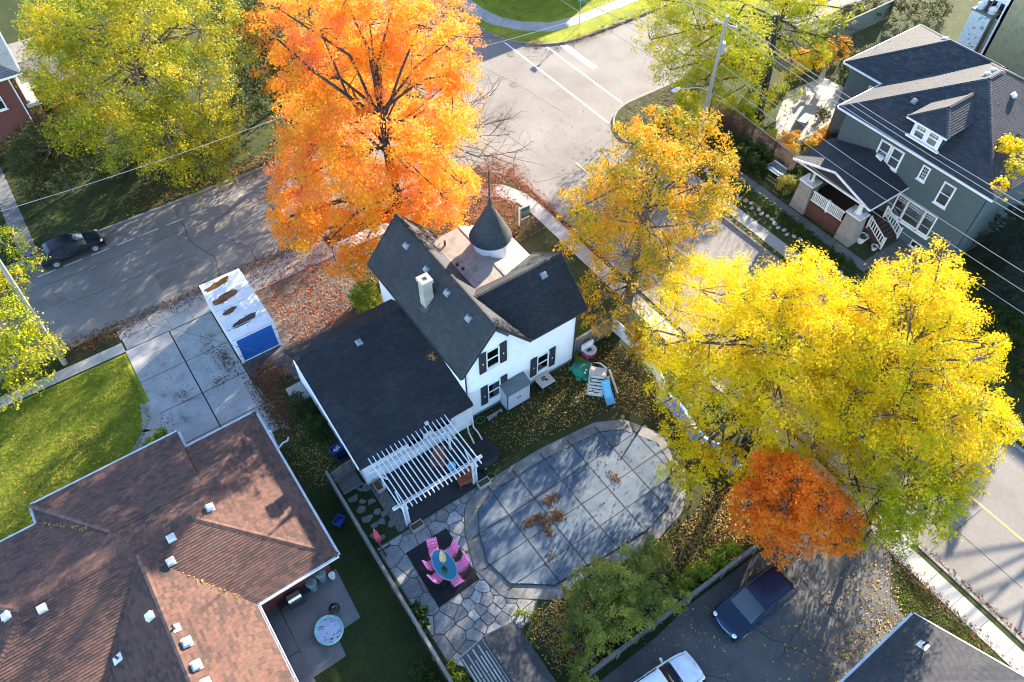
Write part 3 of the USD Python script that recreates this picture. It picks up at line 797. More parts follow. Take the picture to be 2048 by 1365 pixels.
# ---------------------------------------------------------------- the white house with the turret
R_ = np.array
wh = thing('white_house', 'white clapboard house with dark shingle roofs and a round turret', 'house', (16, 27, 0))
HU0, HU1, HV0, HV1, EZ = 12.45, 20.55, 22.5, 33.0, 5.05
def both(th, pts, row=0.18):
    wall(th, pts); siding(th, pts, row)
both(wh, [(HU0, HV0, 0), (16.78, HV0, 0), (16.78, HV0, EZ), (14.6, HV0, 7.62), (HU0, HV0, EZ)])
both(wh, [(16.78, HV0, 0), (HU1, HV0, 0), (HU1, HV0, EZ), (16.78, HV0, EZ)])
both(wh, [(HU0, HV1, 0), (HU0, HV0 + .02, 0), (HU0, HV0 + .02, EZ), (HU0, HV1, EZ)])
both(wh, [(HU1, HV0 + .02, 0), (HU1, 27.7, 0), (HU1, 27.7, EZ), (HU1, 25.1, 7.3), (HU1, HV0 + .02, EZ)])
wall(wh, [(16.78, HV1, 0), (HU0 + .02, HV1, 0), (HU0 + .02, HV1, EZ), (14.6, HV1, 7.62), (16.78, HV1, EZ)])
wall(wh, [(HU1, 27.72, 0), (HU1, 31.2, 0), (HU1, 31.2, 5.0), (HU1, 27.72, 5.0)])
wall(wh, [(HU1 - .02, 31.2, 0), (16.8, 31.2, 0), (16.8, 31.2, 5.0), (HU1 - .02, 31.2, 5.0)])
wall(wh, [(16.78, 31.2, 0), (16.78, HV1 - .02, 0), (16.78, HV1 - .02, EZ), (16.78, 31.2, EZ)])
MB().box(HU0 - .04, HU1 + .04, HV0 - .05, HV0 - .031, -0.02, 0.22).build('foundation', 'concrete_dark', wh)

rf = Roof(wh, 'dark_shingle', 'dark_underlay', own=300)
MAIN_W = [(12.05, HV1 + .25, 4.98), (12.05, HV0 - .28, 4.98), (14.5, HV0 - .28, 7.95), (14.5, HV1 + .25, 7.95)]
rf.face(MAIN_W)
MAIN_E = [(16.95, HV0 - .28, 4.98), (16.95, HV1 + .25, 4.98), (14.5, HV1 + .25, 7.95), (14.5, HV0 - .28, 7.95)]
rfp = Roof(wh, 'dark_shingle', 'dark_underlay', own=0)
rf.face(MAIN_E)
WING_S = [(16.97, HV0 - .25, 5.02), (21.15, HV0 - .25, 5.02), (21.15, 25.1, 7.45), (14.93, 25.1, 7.45)]
rf.face(WING_S)
WING_N = [(21.15, 27.95, 5.02), (16.97, 27.95, 5.02), (14.93, 25.1, 7.45), (21.15, 25.1, 7.45)]
rf.face(WING_N)
GAR_S = [(4.9, 21.75, 2.72), (12.43, 21.75, 2.72), (12.43, 29.2, 4.6), (4.9, 29.2, 4.6)]
GAR_N = [(12.43, 31.45, 3.0), (4.9, 31.45, 3.0), (4.9, 29.2, 4.6), (12.43, 29.2, 4.6)]
rf.face(GAR_S); rf.face(GAR_N)
rf.finish()
rf.caps((14.5, HV0 - .28, 7.96), (14.5, HV1 + .25, 7.96)); rf.caps((14.95, 25.1, 7.46), (21.15, 25.1, 7.46)); rf.caps((4.9, 29.2, 4.61), (12.4, 29.2, 4.61))
# low roll-roofing deck behind the turret, in overlapping sheets
ys = np.linspace(25.9, 31.35, 7)
for a, b in zip(ys[:-1], ys[1:]):
    z = 0.012 * rng.random()
    MB().slab([(15.75, a, 6.36 + z), (17.9, a, 6.5 + z), (17.9, b + .05, 6.5 + z + .012), (15.75, b + .05, 6.36 + z + .012)], 0.05).build('roofing_sheet', 'roll_roofing', wh)
    MB().slab([(17.9, a, 6.5 + z), (20.85, a, 5.1 + z), (20.85, b + .05, 5.1 + z + .012), (17.9, b + .05, 6.5 + z + .012)], 0.05).build('roofing_sheet', 'roll_roofing', wh)
MB().beam((17.9, 25.9, 6.53), (17.9, 31.4, 6.53), 0.2, 0.02).build('ridge_strip', 'roll_roofing', wh)
MB().beam((20.9, 27.7, 5.02), (20.9, 31.4, 5.02), 0.05, 0.16).build('fascia', 'white_paint', wh)
MB().box(15.7, 20.6, 31.15, 31.3, 5.0, 6.2).build('wall', 'white_siding', wh)
# black barge boards and eaves
def barge(th, a, b, mat='black_trim', h=0.2, w=0.06, name='barge_board', off=(0, 0, -.06)):
    MB().beam(R_(a) + off, R_(b) + off, w, h).build(name, mat, th)
for v in (HV0 - .31, HV1 + .28):
    barge(wh, (12.05, v, 4.98), (14.5, v, 7.95)); barge(wh, (14.5, v, 7.95), (16.95, v, 4.98))
barge(wh, (21.18, HV0 - .25, 5.02), (21.18, 25.1, 7.45)); barge(wh, (21.18, 25.1, 7.45), (21.18, 27.95, 5.02))
MB().beam((12.02, HV0 - .3, 4.93), (12.02, HV1 + .25, 4.93), 0.09, 0.12).build('gutter', 'black_trim', wh)
MB().beam((17.02, HV0 - .29, 4.96), (21.2, HV0 - .29, 4.96), 0.09, 0.12).build('gutter', 'black_trim', wh)
MB().beam((4.9, 21.71, 2.66), (12.4, 21.71, 2.66), 0.09, 0.1).build('gutter', 'black_trim', wh)
barge(wh, (4.87, 21.75, 2.72), (4.87, 29.2, 4.6), 'white_paint', .22); barge(wh, (4.87, 29.2, 4.6), (4.87, 31.45, 3.0), 'black_trim', .22)
# scalloped trim under the gable
for s in (-1, 1):
    mb = MB()
    for i in range(9):
        t = 0.04 + i * 0.045
        mb.box(14.5 + s * (t * 2.3 + .03) - .045, 14.5 + s * (t * 2.3 + .03) + .045, HV0 - .05, HV0 - .03, 7.5 - t * 2.9 - .18, 7.5 - t * 2.9)
    mb.build('gable_trim', 'black_trim', wh, kind='stuff')
# windows with shutters on the garden side
S = R_([0, -1.0, 0])
def shuttered(cu, cz, inner):
    window(wh, (cu, HV0 - .025, cz), S, 0.78, 1.5, inner=inner, trim=0.07, depth=0.07)
    for s in (-1, 1):
        shutter(wh, (cu + s * .72, HV0 - .03, cz), S, 0.48, 1.85)
shuttered(14.36, 4.98, 'blind'); shuttered(14.38, 1.72, 'dark_room'); shuttered(18.07, 1.74, 'warm_room')
# garage wing walls
both(wh, [(5.2, 22.1, 0), (12.43, 22.1, 0), (12.43, 22.1, 2.72), (5.2, 22.1, 2.72)])
both(wh, [(5.2, 31.1, 0), (5.2, 22.12, 0), (5.2, 22.12, 2.75), (5.2, 29.2, 4.5), (5.2, 31.1, 3.1)])
wall(wh, [(12.4, 31.1, 0), (5.22, 31.1, 0), (5.22, 31.1, 3.1), (12.4, 31.1, 3.1)])
mb = MB()
for i in range(4):
    mb.box(7.0, 10.4, 31.12, 31.16, .1 + i * .55, .1 + i * .55 + .52)
mb.build('garage_door', 'white_paint', wh)
MB().box(6.5, 7.3, 22.0, 22.07, 0.1, 2.1).build('door', 'white_paint', wh)
window(wh, (8.6, 22.07, 1.5), S, 1.0, 1.0, inner='dark_room', mid=False, depth=.05)
window(wh, (10.4, 22.07, 1.5), S, 1.2, 1.0, inner='dark_room', mid=True, depth=.05)
MB().box(4.1, 5.14, 29.6, 31.0, 0, 0.22).build('step', 'concrete', wh)
# turret
tx, ty = 18.65, 28.95
MB().lathe([(1.1, 5.2), (1.1, 7.28)], (tx, ty, 0), 40).build('turret_wall', 'white_siding', wh, smooth=40)
mb = MB()
for i in range(90):
    a = i / 90 * 2 * math.pi + rng.normal() * .02
    hgt = 0.12 + 0.25 * rng.random()
    mb.obox((tx + 1.105 * math.cos(a), ty + 1.105 * math.sin(a), 6.3 + hgt * .5), R_([-math.sin(a), math.cos(a), 0]) * .035, R_([math.cos(a), math.sin(a), 0]) * .012, (0, 0, hgt + .25))
mb.build('peeling_paint', 'white_paint', wh)
MB().lathe([(1.24, 7.2), (1.3, 7.25), (0.0, 10.0)], (tx, ty, 0), 40).build('turret_roof', 'dark_underlay', wh, smooth=40)
mb = MB(); k = 0; r0 = 1.32; z = 7.24; sl = math.hypot(1.32, 2.76)
rows = int(sl / 0.15)
for i in range(rows):
    ra, rb = r0 * (1 - i / rows), r0 * (1 - (i + 1) / rows)
    za, zb_ = z + 2.76 * i / rows, z + 2.76 * (i + 1) / rows
    n = max(5, int(2 * math.pi * ra / 0.19))
    for j in range(n):
        a0, a1 = (j + (i % 2) * .5) / n * 2 * math.pi, (j + (i % 2) * .5 + .94) / n * 2 * math.pi
        q = [(tx + (ra + .025) * math.cos(a), ty + (ra + .025) * math.sin(a), za) for a in (a0, a1)]
        p = [(tx + (rb + .006) * math.cos(a), ty + (rb + .006) * math.sin(a), zb_) for a in (a1, a0)]
        b = [(tx + ra * math.cos(a), ty + ra * math.sin(a), za) for a in (a0, a1)]
        mb.add(q + p + b, [(0, 1, 2), (0, 2, 3), (4, 5, 1), (4, 1, 0)])
mb.build('turret_shingles', 'dark_shingle', wh, kind='stuff')
mb = MB().lathe([(.14, 9.7), (.11, 10.1), (.05, 10.25), (.04, 12.25), (0, 12.3)], (tx, ty, 0), 10)
mb.ball((tx, ty, 10.55), .085, 1); mb.ball((tx, ty, 11.2), .06, 1)
mb.build('finial', 'plastic_dark', wh)
# chimney
mb = MB(); cx0, cx1, cy0, cy1 = 12.76, 13.36, 27.12, 27.72
z = 5.6
while z < 7.85:
    j = rng.normal() * .004
    mb.box(cx0 - j, cx1 + j, cy0 - j, cy1 + j, z, z + .19); z += .2
ch = mb.build('chimney', 'chimney_buff', wh)
cap = Polygon([(cx0 - .07, cy0 - .07), (cx1 + .07, cy0 - .07), (cx1 + .07, cy1 + .07), (cx0 - .07, cy1 + .07)]).difference(bxy(cx0 + .16, cy0 + .16, cx1 - .16, cy1 - .16))
MB().prism(cap, 7.86, 8.1).build('chimney_cap', 'chimney_buff', (ch, wh))
MB().box(cx0 + .15, cx1 - .15, cy0 + .15, cy1 - .15, 7.8, 7.88).build('flue', 'wood_brown', (ch, wh))
nW = normal(MAIN_W)
MB().slab([hit(841, 621, MAIN_W[0], nW) + nW * .05, hit(852, 630, MAIN_W[0], nW) + nW * .05, hit(867, 608, MAIN_W[0], nW) + nW * .05, hit(852, 598, MAIN_W[0], nW) + nW * .05], .01).build('flashing', 'black_trim', (ch, wh))
for px, py in ((813.6, 487.8), (854, 535), (895, 582), (938, 633)):
    roof_vent(wh, hit(px, py + 4, MAIN_W[0], nW), nW, .36, .14, 'vent_dark')
nS = normal(WING_S); roof_vent(wh, hit(1087, 551, WING_S[0], nS), nS, .36, .14, 'vent_dark')
nG = normal(GAR_S); roof_vent(wh, hit(718, 686, GAR_S[0], nG), nG, .36, .14, 'vent_dark')
pipe_vent(wh, (16.3, 30.6, 6.3), R_([0.01, 0, 1.0]), .5, .07, 'wood_red')
MB().lathe([(0.1, 0), (.1, .12), (0, .14)], (16.0, 28.7, 6.4), 10).lathe([(0.1, 0), (.1, .12), (0, .14)], (16.1, 28.2, 6.4), 10).build('roof_cap', 'black_trim', wh)
p = hit(853, 848, GAR_S[0], nG)
MB().obox(p + nG * .1, (.11, 0, 0), (0, .09, .02), nG * .06).tube([p, p + nG * .06], .03, 6).build('flood_lamp', 'vent_pale', wh)
# downspouts
mb = MB().tube([(HU0 - .02, HV0 - .09, 4.9), (HU0 - .02, HV0 - .09, 2.5)], .05, 8)
mb.build('downspout', 'black_trim', wh)
MB().tube([(HU1 - .02, HV0 - .1, 4.95), (HU1 - .02, HV0 - .1, .25), (HU1 + .35, HV0 - .3, .1)], .055, 8).build('downspout', 'black_trim', wh)
MB().box(HU1 + .02, HU1 + .1, HV0 - .05, HV0 + .03, .1, 5.0).build('corner_board', 'white_paint', wh)
MB().tube([(11.9, 21.95, 2.6), (11.9, 21.9, 2.2), (11.9, 21.6, .2), (11.85, 21.2, .12), (11.4, 18.95, .08)], .05, 8).build('downspout', 'white_paint', wh)
MB().tube([(12.35, 21.95, 2.6), (12.35, 21.9, 2.2), (12.35, 21.75, .2), (12.4, 21.4, .12), (12.15, 19.15, .08)], .05, 8).build('downspout', 'white_paint', wh)

# ---------------------------------------------------------------- brown-roofed bungalow
bh = thing('bungalow', 'red brick bungalow under a wide brown hipped shingle roof', 'house', (-5, 22, 0))
br = Roof(bh, 'brown_shingle', 'brown_underlay', own=300)
E_, SL = 2.72, 0.3
xe, vN, vS, xi = 1.68, 28.55, 17.95, -2.74
vr = (vN + vS) / 2; hw = (vN - vS) / 2; zr = E_ + SL * hw
P1 = (xe - hw, vr, zr); P3 = (-11.75, vr, zr); xw = P3[0] - hw
wx = -6.42; wsl = 0.4; wz = E_ + wsl * (xi - wx); wv = vS + (wz - E_) / SL      # the wing running out of the picture
WT = (wx, wv, wz); xi2 = 2 * wx - xi
br.face([(xe, vS, E_), (xe, vN, E_), P1])
br.face([(xi, vS, E_), (xe, vS, E_), P1, (wx, vr, zr), WT])
br.face([P3, (xw, vS, E_), (xi2, vS, E_), WT, (wx, vr, zr)])
br.face([(xe, vN, E_), (xw, vN, E_), P3, P1])
br.face([(xw, vN, E_), (xw, vS, E_), P3])
br.face([(xi, 4.0, E_), (xi, vS, E_), WT, (wx, 4.0, wz)])
br.face([(xi2, vS, E_), (xi2, 4.0, E_), (wx, 4.0, wz), WT])
# shallow forward bay
bz0 = 2.78; bv = 29.8; bx0, bx1 = -10.5, -2.5; bs = 0.218; jv = 25.0
jz = E_ + SL * (vN - jv)
hx = -7.1
br.face([(bx1, bv, bz0), (bx0, bv, bz0), (hx, jv, jz + .03), (bx1, jv, jz + .03)])
br.face([(bx0, bv, bz0), (bx0, vN - .02, E_ + .01), (hx, jv, jz + .03)])
MB().add([(bx1, bv, bz0), (bx1, vN, E_), (bx1, jv, jz + .01)], [(0, 1, 2), (0, 2, 1)]).build('roof_edge', 'brown_underlay', bh)
br.finish()
for a, b in ((P1, P3), ((xe, vS, E_), P1), ((xe, vN, E_), P1), ((xw, vN, E_), P3), ((xw, vS, E_), P3), (WT, (wx, 4.0, wz)), ((bx0, bv, bz0), (hx, jv, jz + .04))):
    br.caps(R_(a) + (0, 0, .01), R_(b) + (0, 0, .01))
for a, b, o in (((xe, vS, E_), (xe, vN, E_), (1, 0, 0)), ((xi, vS, E_), (xe, vS, E_), (0, -1, 0)), ((xi, 4, E_), (xi, vS, E_), (1, 0, 0)),
                ((xe, vN, E_), (bx1, vN, E_), (0, 1, 0)), ((bx1, bv, bz0), (bx0, bv, bz0), (0, 1, 0)), ((bx1, vN, E_), (bx1, bv, bz0), (1, 0, 0)),
                ((bx0, bv, bz0), (bx0, vN, E_), (-1, 0, 0)), ((bx0, vN, E_), (xw, vN, E_), (0, 1, 0))):
    gutter(bh, a, b, o)
foot = unary_union([bxy(xw + .6, vS + .6, xe - .6, vN - .6), bxy(bx0 + .6, vN - 1, bx1 - .6, bv - .6), bxy(xi2 + .6, 3, xi - .6, vS + 1)])
MB().prism(foot, 0, E_ - .12).build('wall', 'brick_red', bh)
MB().prism(unary_union([foot.buffer(.5, join_style='mitre')]).buffer(-.02, join_style='mitre'), E_ - .14, E_ - .1).build('soffit', 'white_paint', bh)
bricks(bh, (xi - .6 + .62, vS + .59), (xe - .6, vS + .59), 0.0, E_ - .15)
bricks(bh, (xi - .59, 4), (xi - .59, vS + .6), 0.0, E_ - .15)
bricks(bh, (xe - .59, vS + .6), (xe - .59, vN - .6), 0.0, E_ - .15)
nE = normal([(xe, vS, E_), (xe, vN, E_), P1]); nSs = R_([0, -SL, 1.0]) / math.hypot(1, SL); nWe = R_([wsl, 0, 1.0]) / math.hypot(1, wsl)
nWw = R_([-wsl, 0, 1.0]) / math.hypot(1, wsl); nXw = R_([-SL, 0, 1.0]) / math.hypot(1, SL)
roof_vent(bh, hit(420, 1017, (xe, vS, E_), nE), nE)
for px, py in ((343, 1077), (342, 1124), (85, 1218)):
    roof_vent(bh, hit(px, py, (xe, vS, E_), nSs), nSs)
roof_vent(bh, hit(15, 1233, P3, nXw), nXw)
roof_vent(bh, hit(302, 1233, WT, nWw), nWw)
for px, py in ((374, 1286), (393, 1332), (412, 1368)):
    roof_vent(bh, hit(px, py, WT, nWe), nWe, .4)
pipe_vent(bh, hit(350, 1258, WT, nWe), nWe, .4, .06); pipe_vent(bh, hit(236, 1318, WT, nWw), nWw, .4, .06)
MB().tube([(1.8, 27.0, 2.6), (1.9, 27.0, 2.5), (1.9, 27.2, .25), (2.3, 27.5, .1), (2.6, 27.5, .08), (2.75, 27.7, .08)], .06, 8).build('downspout', 'white_paint', bh)

# ---------------------------------------------------------------- green stucco house
gh = thing('stucco_house', 'green stucco two-storey house with hipped slate-grey roof, dormer and white-railed porch', 'house', (55, 21, 0))
GX0, GX1, GY0, GY1, GT = 47.8, 61.2, 13.6, 25.2, 7.07
def stucco(pts, mat='stucco_green'):
    wall(gh, pts, mat)
stucco([(GX0, GY1, 0), (GX0, GY0, 0), (GX0, GY0, GT), (GX0, GY1, GT)])
stucco([(52.75, GY1, 0), (GX0 + .02, GY1, 0), (GX0 + .02, GY1, GT), (52.75, GY1, GT)])
stucco([(GX0 + .02, GY0, 0), (GX1, GY0, 0), (GX1, GY0, GT), (GX0 + .02, GY0, GT)])
stucco([(52.75, 28.9, 0), (52.75, GY1 + .02, 0), (52.75, GY1 + .02, GT), (52.75, 28.9, GT)])
stucco([(61.4, 28.9, 0), (52.752, 28.9, 0), (52.752, 28.9, GT), (61.4, 28.9, GT)])
stucco([(GX1, GY0, 0), (GX1, 28.9, 0), (GX1, 28.9, GT), (GX1, GY0, GT)])
gr = Roof(gh, 'slate_shingle', 'dark_underlay', own=0, row=0.16, tab=0.33)
gz, gs = 7.1, 0.52
a0, a1, b0, b1 = 47.25, 61.7, 13.05, 25.7
hwid = (b1 - b0) / 2; vm = (b0 + b1) / 2; gtop = gz + gs * hwid
A1, A2 = (a0 + hwid, vm, gtop), (a1 - hwid, vm, gtop)
gr.face([(a0, b1, gz), (a0, b0, gz), A1])
gr.face([(a0, b0, gz), (a1, b0, gz), A2, A1])
gr.face([(a1, b0, gz), (a1, b1, gz), A2])
gr.face([(a1, b1, gz), (a0, b1, gz), A1, A2])
c0, c1, d1 = 52.3, 61.9, 29.35; hc = (c1 - c0) / 2; cm = (c0 + c1) / 2; ct = gz + .52 * hc
D1, D2 = (cm, d1 - hc, ct), (cm, 20.2, ct)
gr.face([(c0, d1, gz), (c0, b1 - .3, gz), (c0 + .25, b1 - .3, gz + .12), D2, D1] if False else [(c0, d1, gz), (c0, 21.5, gz), D2, D1])
gr.face([(c1, d1, gz), (c0, d1, gz), D1]); gr.face([(c1, 21.5, gz), (c1, d1, gz), D1, D2])
# dormer
e0, e1 = 17.75, 20.85; em = (e0 + e1) / 2; dz = 8.9; dt = dz + .9; df = 47.65
gr.face([(df, e1, dz), (df, e0, dz), (49.4, em, dt)])
def main_u(z): return a0 + (z - gz) / gs
gr.face([(df, e0, dz), (main_u(dz), e0, dz), (main_u(dt), em, dt), (49.4, em, dt)])
gr.face([(main_u(dz), e1, dz), (df, e1, dz), (49.4, em, dt), (main_u(dt), em, dt)])
# porch roof
pz, pt = 4.15, 5.2
PX, PL, PRr, PM = 43.55, 25.6, 18.6, 22.05
gr.face([(GX0, PL, pz), (PX, PL, pz), (PX, PM, pt), (GX0, PM, pt)])
gr.face([(PX, PRr, pz), (GX0, PRr, pz), (GX0, PM, pt), (PX, PM, pt)])
gr.finish()
for a, b in (((a0, b1, gz), A1), ((a0, b0, gz), A1), ((a1, b0, gz), A2), ((a1, b1, gz), A2), (A1, A2), ((c0, d1, gz), D1), ((c1, d1, gz), D1), (D1, D2),
             ((df, e1, dz), (49.4, em, dt)), ((df, e0, dz), (49.4, em, dt)), ((49.4, em, dt), (main_u(dt), em, dt)), ((PX, PM, pt), (GX0, PM, pt))):
    gr.caps(R_(a) + (0, 0, .01), R_(b) + (0, 0, .01))
for a, b, o in (((a0, b0, gz), (a0, b1, gz), (-1, 0, 0)), ((a0, b1, gz), (c0, b1, gz), (0, 1, 0)), ((c0, b1, gz), (c0, d1, gz), (-1, 0, 0)), ((c0, d1, gz), (c1, d1, gz), (0, 1, 0))):
    gutter(gh, a, b, o)
MB().box(a0 + .05, GX0 - .001, b0 + .05, b1 - .05, gz - .16, gz - .12).build('soffit', 'white_paint', gh)
MB().box(GX0 + .1, c0 - .03, GY1 + .001, b1 - .05, gz - .16, gz - .12).build('soffit', 'white_paint', gh)
FW = R_([-1.0, 0, 0])
window(gh, (GX0, 20.4, 5.52), FW, .72, 1.36, trim=.13); window(gh, (GX0, 21.42, 5.52), FW, .72, 1.36, trim=.13)
window(gh, (GX0, 18.06, 5.75), FW, .4, .95, inner='dark_room', grid=(3, 4), mid=False, trim=.11)
window(gh, (GX0, 16.08, 5.2), FW, .72, 1.6, trim=.11, inner='curtain')
for c, w, g in ((18.5, .75, 4), (17.34, 1.25, 7), (16.18, .75, 4)):
    window(gh, (GX0, c, 2.42), FW, w, 1.65, trim=.1, inner='curtain', mid=False, grid=(g, 2, .24))
MB().box(GX0 - .12, GX0 - .01, 15.6, 19.1, 1.3, 1.45).build('window_ledge', 'white_paint', gh)
window(gh, (52.75, 26.4, 5.4), FW, .75, 1.4, trim=.11)
window(gh, (GX0, 16.1, .35), FW, .7, .4, trim=.07, inner='dark_room', mid=False)
MB().box(GX0 - .35, GX0 - .08, 21.4 - .26, 21.4 + .26, 4.95, 5.25).build('air_conditioner', 'white_paint', gh)
# dormer walls
MB().slab([(47.95, 20.3, 7.4), (47.95, 18.08, 7.4), (47.95, 18.08, 8.88), (47.95, 20.3, 8.88)], .12).build('dormer_wall', 'white_paint', gh)
MB().slab([(47.97, 18.08, 7.45), (50.6, 18.08, 8.87), (47.97, 18.08, 8.87)], .1).build('dormer_wall', 'slate_shingle', gh)
MB().slab([(47.97, 20.3, 7.45), (47.97, 20.3, 8.87), (50.6, 20.3, 8.87)], .1).build('dormer_wall', 'slate_shingle', gh)
for c in (18.69, 19.69):
    window(gh, (47.95, c, 8.2), FW, .66, .92, trim=.1, sill=False, grid=(3, 2, .45), mid=True)
MB().box(47.75, 47.94, 17.9, 20.5, 7.5, 7.62).build('dormer_ledge', 'white_paint', gh)
MB().box(df - .06, df + .04, e0 - .02, e1 + .02, dz - .13, dz - .02).build('fascia', 'white_paint', gh)
n_f = R_([-gs, 0, 1.0]) / math.hypot(1, gs); n_n = R_([0, gs, 1.0]) / math.hypot(1, gs); n_s = R_([0, -gs, 1.0]) / math.hypot(1, gs)
for px, py in ((1974, 150), (1987, 142)):
    roof_vent(gh, hit(px, py, (a0, b1, gz), n_n), n_n, .36, .14)
roof_vent(gh, hit(1890, 80, (c0, d1, gz), R_([0, .5, 1.0])), R_([0, .447, .894]), .36, .14)
roof_vent(gh, hit(2026, 192, (a0, b0, gz), n_s), n_s, .36, .14)
roof_vent(gh, (50.0, 21.9, gz + (50.0 - a0) * gs), n_f, .36, .12, 'vent_dark')
# porch
def frustum(x0, x1, y0, y1, z0, z1, taper):
    lo = [(x0, y0, z0), (x1, y0, z0), (x1, y1, z0), (x0, y1, z0)]
    hi = [(x0 + taper, y0 + taper, z1), (x1 - taper, y0 + taper, z1), (x1 - taper, y1 - taper, z1), (x0 + taper, y1 - taper, z1)]
    return [R_(lo, dtype=float), R_(hi, dtype=float)]
for y0, y1 in ((23.4, 24.75), (19.0, 20.35)):
    mb = MB(); r = 0; z = 0
    while z < 2.45:
        t0 = .12 * z / 2.5
        k = 5; xs = [43.85 + t0, 45.0 - t0]
        for i in range(k):
            o = (r % 2) * .5
            a = y0 + t0 + (y1 - y0 - 2 * t0) * max(0, i - o) / k; b = y0 + t0 + (y1 - y0 - 2 * t0) * min(k, i + 1 - o + (.5 if i == k - 1 and o else 0)) / k
            if b - a > .05:
                mb.box(xs[0] - .004 * rng.random(), xs[1], a + .004, b - .004, z, z + .145)
        z += .15; r += 1
    pp = mb.build('porch_pillar', 'pillar_stone', gh)
    MB().box(43.88, 44.98, y0 + .02, y1 - .02, 2.55, 2.68).build('pillar_cap', 'white_paint', (pp, gh))
    MB().lathe([(.26, 2.68), (.26, 2.8), (.2, 2.86), (.16, 3.7), (.24, 3.8), (.24, 3.95)], (44.45, (y0 + y1) / 2, 0), 16).build('column', 'white_paint', (pp, gh), smooth=40)
MB().box(43.7, 44.1, 18.7, 25.5, 3.93, 4.08).build('porch_beam', 'white_paint', gh)
MB().slab([(43.72, 25.5, 4.08), (43.72, 18.7, 4.08), (43.72, PM, 4.86)], .08).build('porch_gable', 'black_trim', gh)
barge(gh, (PX - .03, PL, pz), (PX - .03, PM, pt), 'white_paint', .16); barge(gh, (PX - .03, PM, pt), (PX - .03, PRr, pz), 'white_paint', .16)
MB().box(PX, GX0, PRr - .06, PRr, pz - .14, pz - .02).build('fascia', 'white_paint', gh)
MB().box(44.2, GX0 - .01, 24.0, 24.15, 1.0, 3.9).build('porch_side', 'stucco_green', gh); MB().box(44.6, 46.2, 19.4, 19.55, 2.68, 3.9).build('porch_side', 'stucco_green', gh)
MB().box(44.9, GX0 - .01, 19.2, 24.5, .1, 1.15).build('porch_floor', 'wood_brown', gh)
MB().box(44.1, 44.25, 20.36, 23.39, 0, 1.3).build('porch_wall', 'brick_brown', gh)
bricks(gh, (44.1, 23.39), (44.1, 20.36), 0, 1.3, 'brick_brown')
mb = MB(); mb.box(44.05, 44.15, 20.4, 23.36, 2.25, 2.33); mb.box(44.05, 44.13, 20.4, 23.36, 1.42, 1.5)
rl = mb.build('railing', 'white_paint', gh)
for y in np.linspace(20.55, 23.25, 20):
    MB().box(44.07, 44.12, y - .035, y + .035, 1.5, 2.25).build('baluster', 'white_paint', (rl, gh))
MB().box(44.02, 44.17, 21.78, 21.93, 1.3, 2.42).build('post', 'white_paint', (rl, gh))
# porch steps with white railings, leading down to the right
for i in range(6):
    MB().box(45.7, 47.6, 19.15 - i * .28 - .28, 19.15 - i * .28, 0, 1.0 - i * .17).build('step', 'wood_brown', gh)
for x in (45.7, 47.6):
    a, b = R_([x, 19.1, 1.95]), R_([x, 17.55, 1.0])
    mb = MB().beam(a, b, .07, .06).beam(a - (0, 0, .7), b - (0, 0, .7), .06, .05)
    mb.box(x - .06, x + .06, 19.1, 19.22, .9, 2.05); mb.box(x - .06, x + .06, 17.45, 17.57, 0, 1.15)
    rl = mb.build('railing', 'white_paint', gh)
    for i in range(7):
        q = a + (b - a) * (i + .5) / 7
        MB().box(x - .025, x + .025, q[1] - .035, q[1] + .035, q[2] - .7, q[2]).build('baluster', 'white_paint', (rl, gh))
# chimney stack and pipe at the back
# ---------------------------------------------------------------- yellow brick house and its white chimney
yh = thing('yellow_brick_house', 'yellow brick house at the picture corner with a whitewashed chimney', 'house', (78, 30, 0))
# yellow brick house, continued: side wall, chimney, white sun room
wall(yh, [(74, 26.1, 0), (68.0, 26.1, 0), (68.0, 26.1, 10.5), (74, 26.1, 10.5)], 'brick_yellow')
wall(yh, [(68.0, 26.1, 0), (68.0, 8.0, 0), (68.0, 8.0, 10.5), (68.0, 26.1, 10.5)], 'brick_yellow')
MB().tube([(67.93, 26.2, 0.1), (67.93, 26.2, 10.4)], .06, 8).build('downspout', 'white_paint', yh)
MB().box(68.05, 68.95, 26.9, 28.65, 0, 6.85).build('chimney_core', 'brick_yellow', yh)
bricks(yh, (68.04, 28.65), (68.04, 26.9), 2.5, 6.85, 'chimney_white', .24, .085, name='chimney_face')
cc = MB().box(67.95, 69.05, 26.8, 28.75, 6.86, 7.0).build('chimney_cap', 'concrete_dark', yh)
for y in (27.25, 28.3):
    MB().lathe([(.3, 7.0), (.3, 7.25), (.36, 7.3), (.34, 7.42), (.15, 7.55), (0, 7.58)], (68.5, y, 0), 16).build('chimney_pot', 'vent_pale', (cc, yh), smooth=40)
MB().tube([(68.4, 27.75, 7.0), (68.4, 27.75, 8.0)], .1, 10).build('flue', 'plastic_dark', (cc, yh))
MB().box(69.6, 75.0, 26.15, 28.9, 0, 8.2).build('sun_room', 'white_siding', yh)
for c in (26.9, 28.0):
    window(yh, (69.6, c, 6.9), FW, .8, 1.3, trim=.1, inner='dark_room', grid=(2, 2), mid=False)
MB().prism(bxy(67.5, 7.5, 80, 26.5), 10.5, 10.7).build('roof', 'slate_shingle', yh)

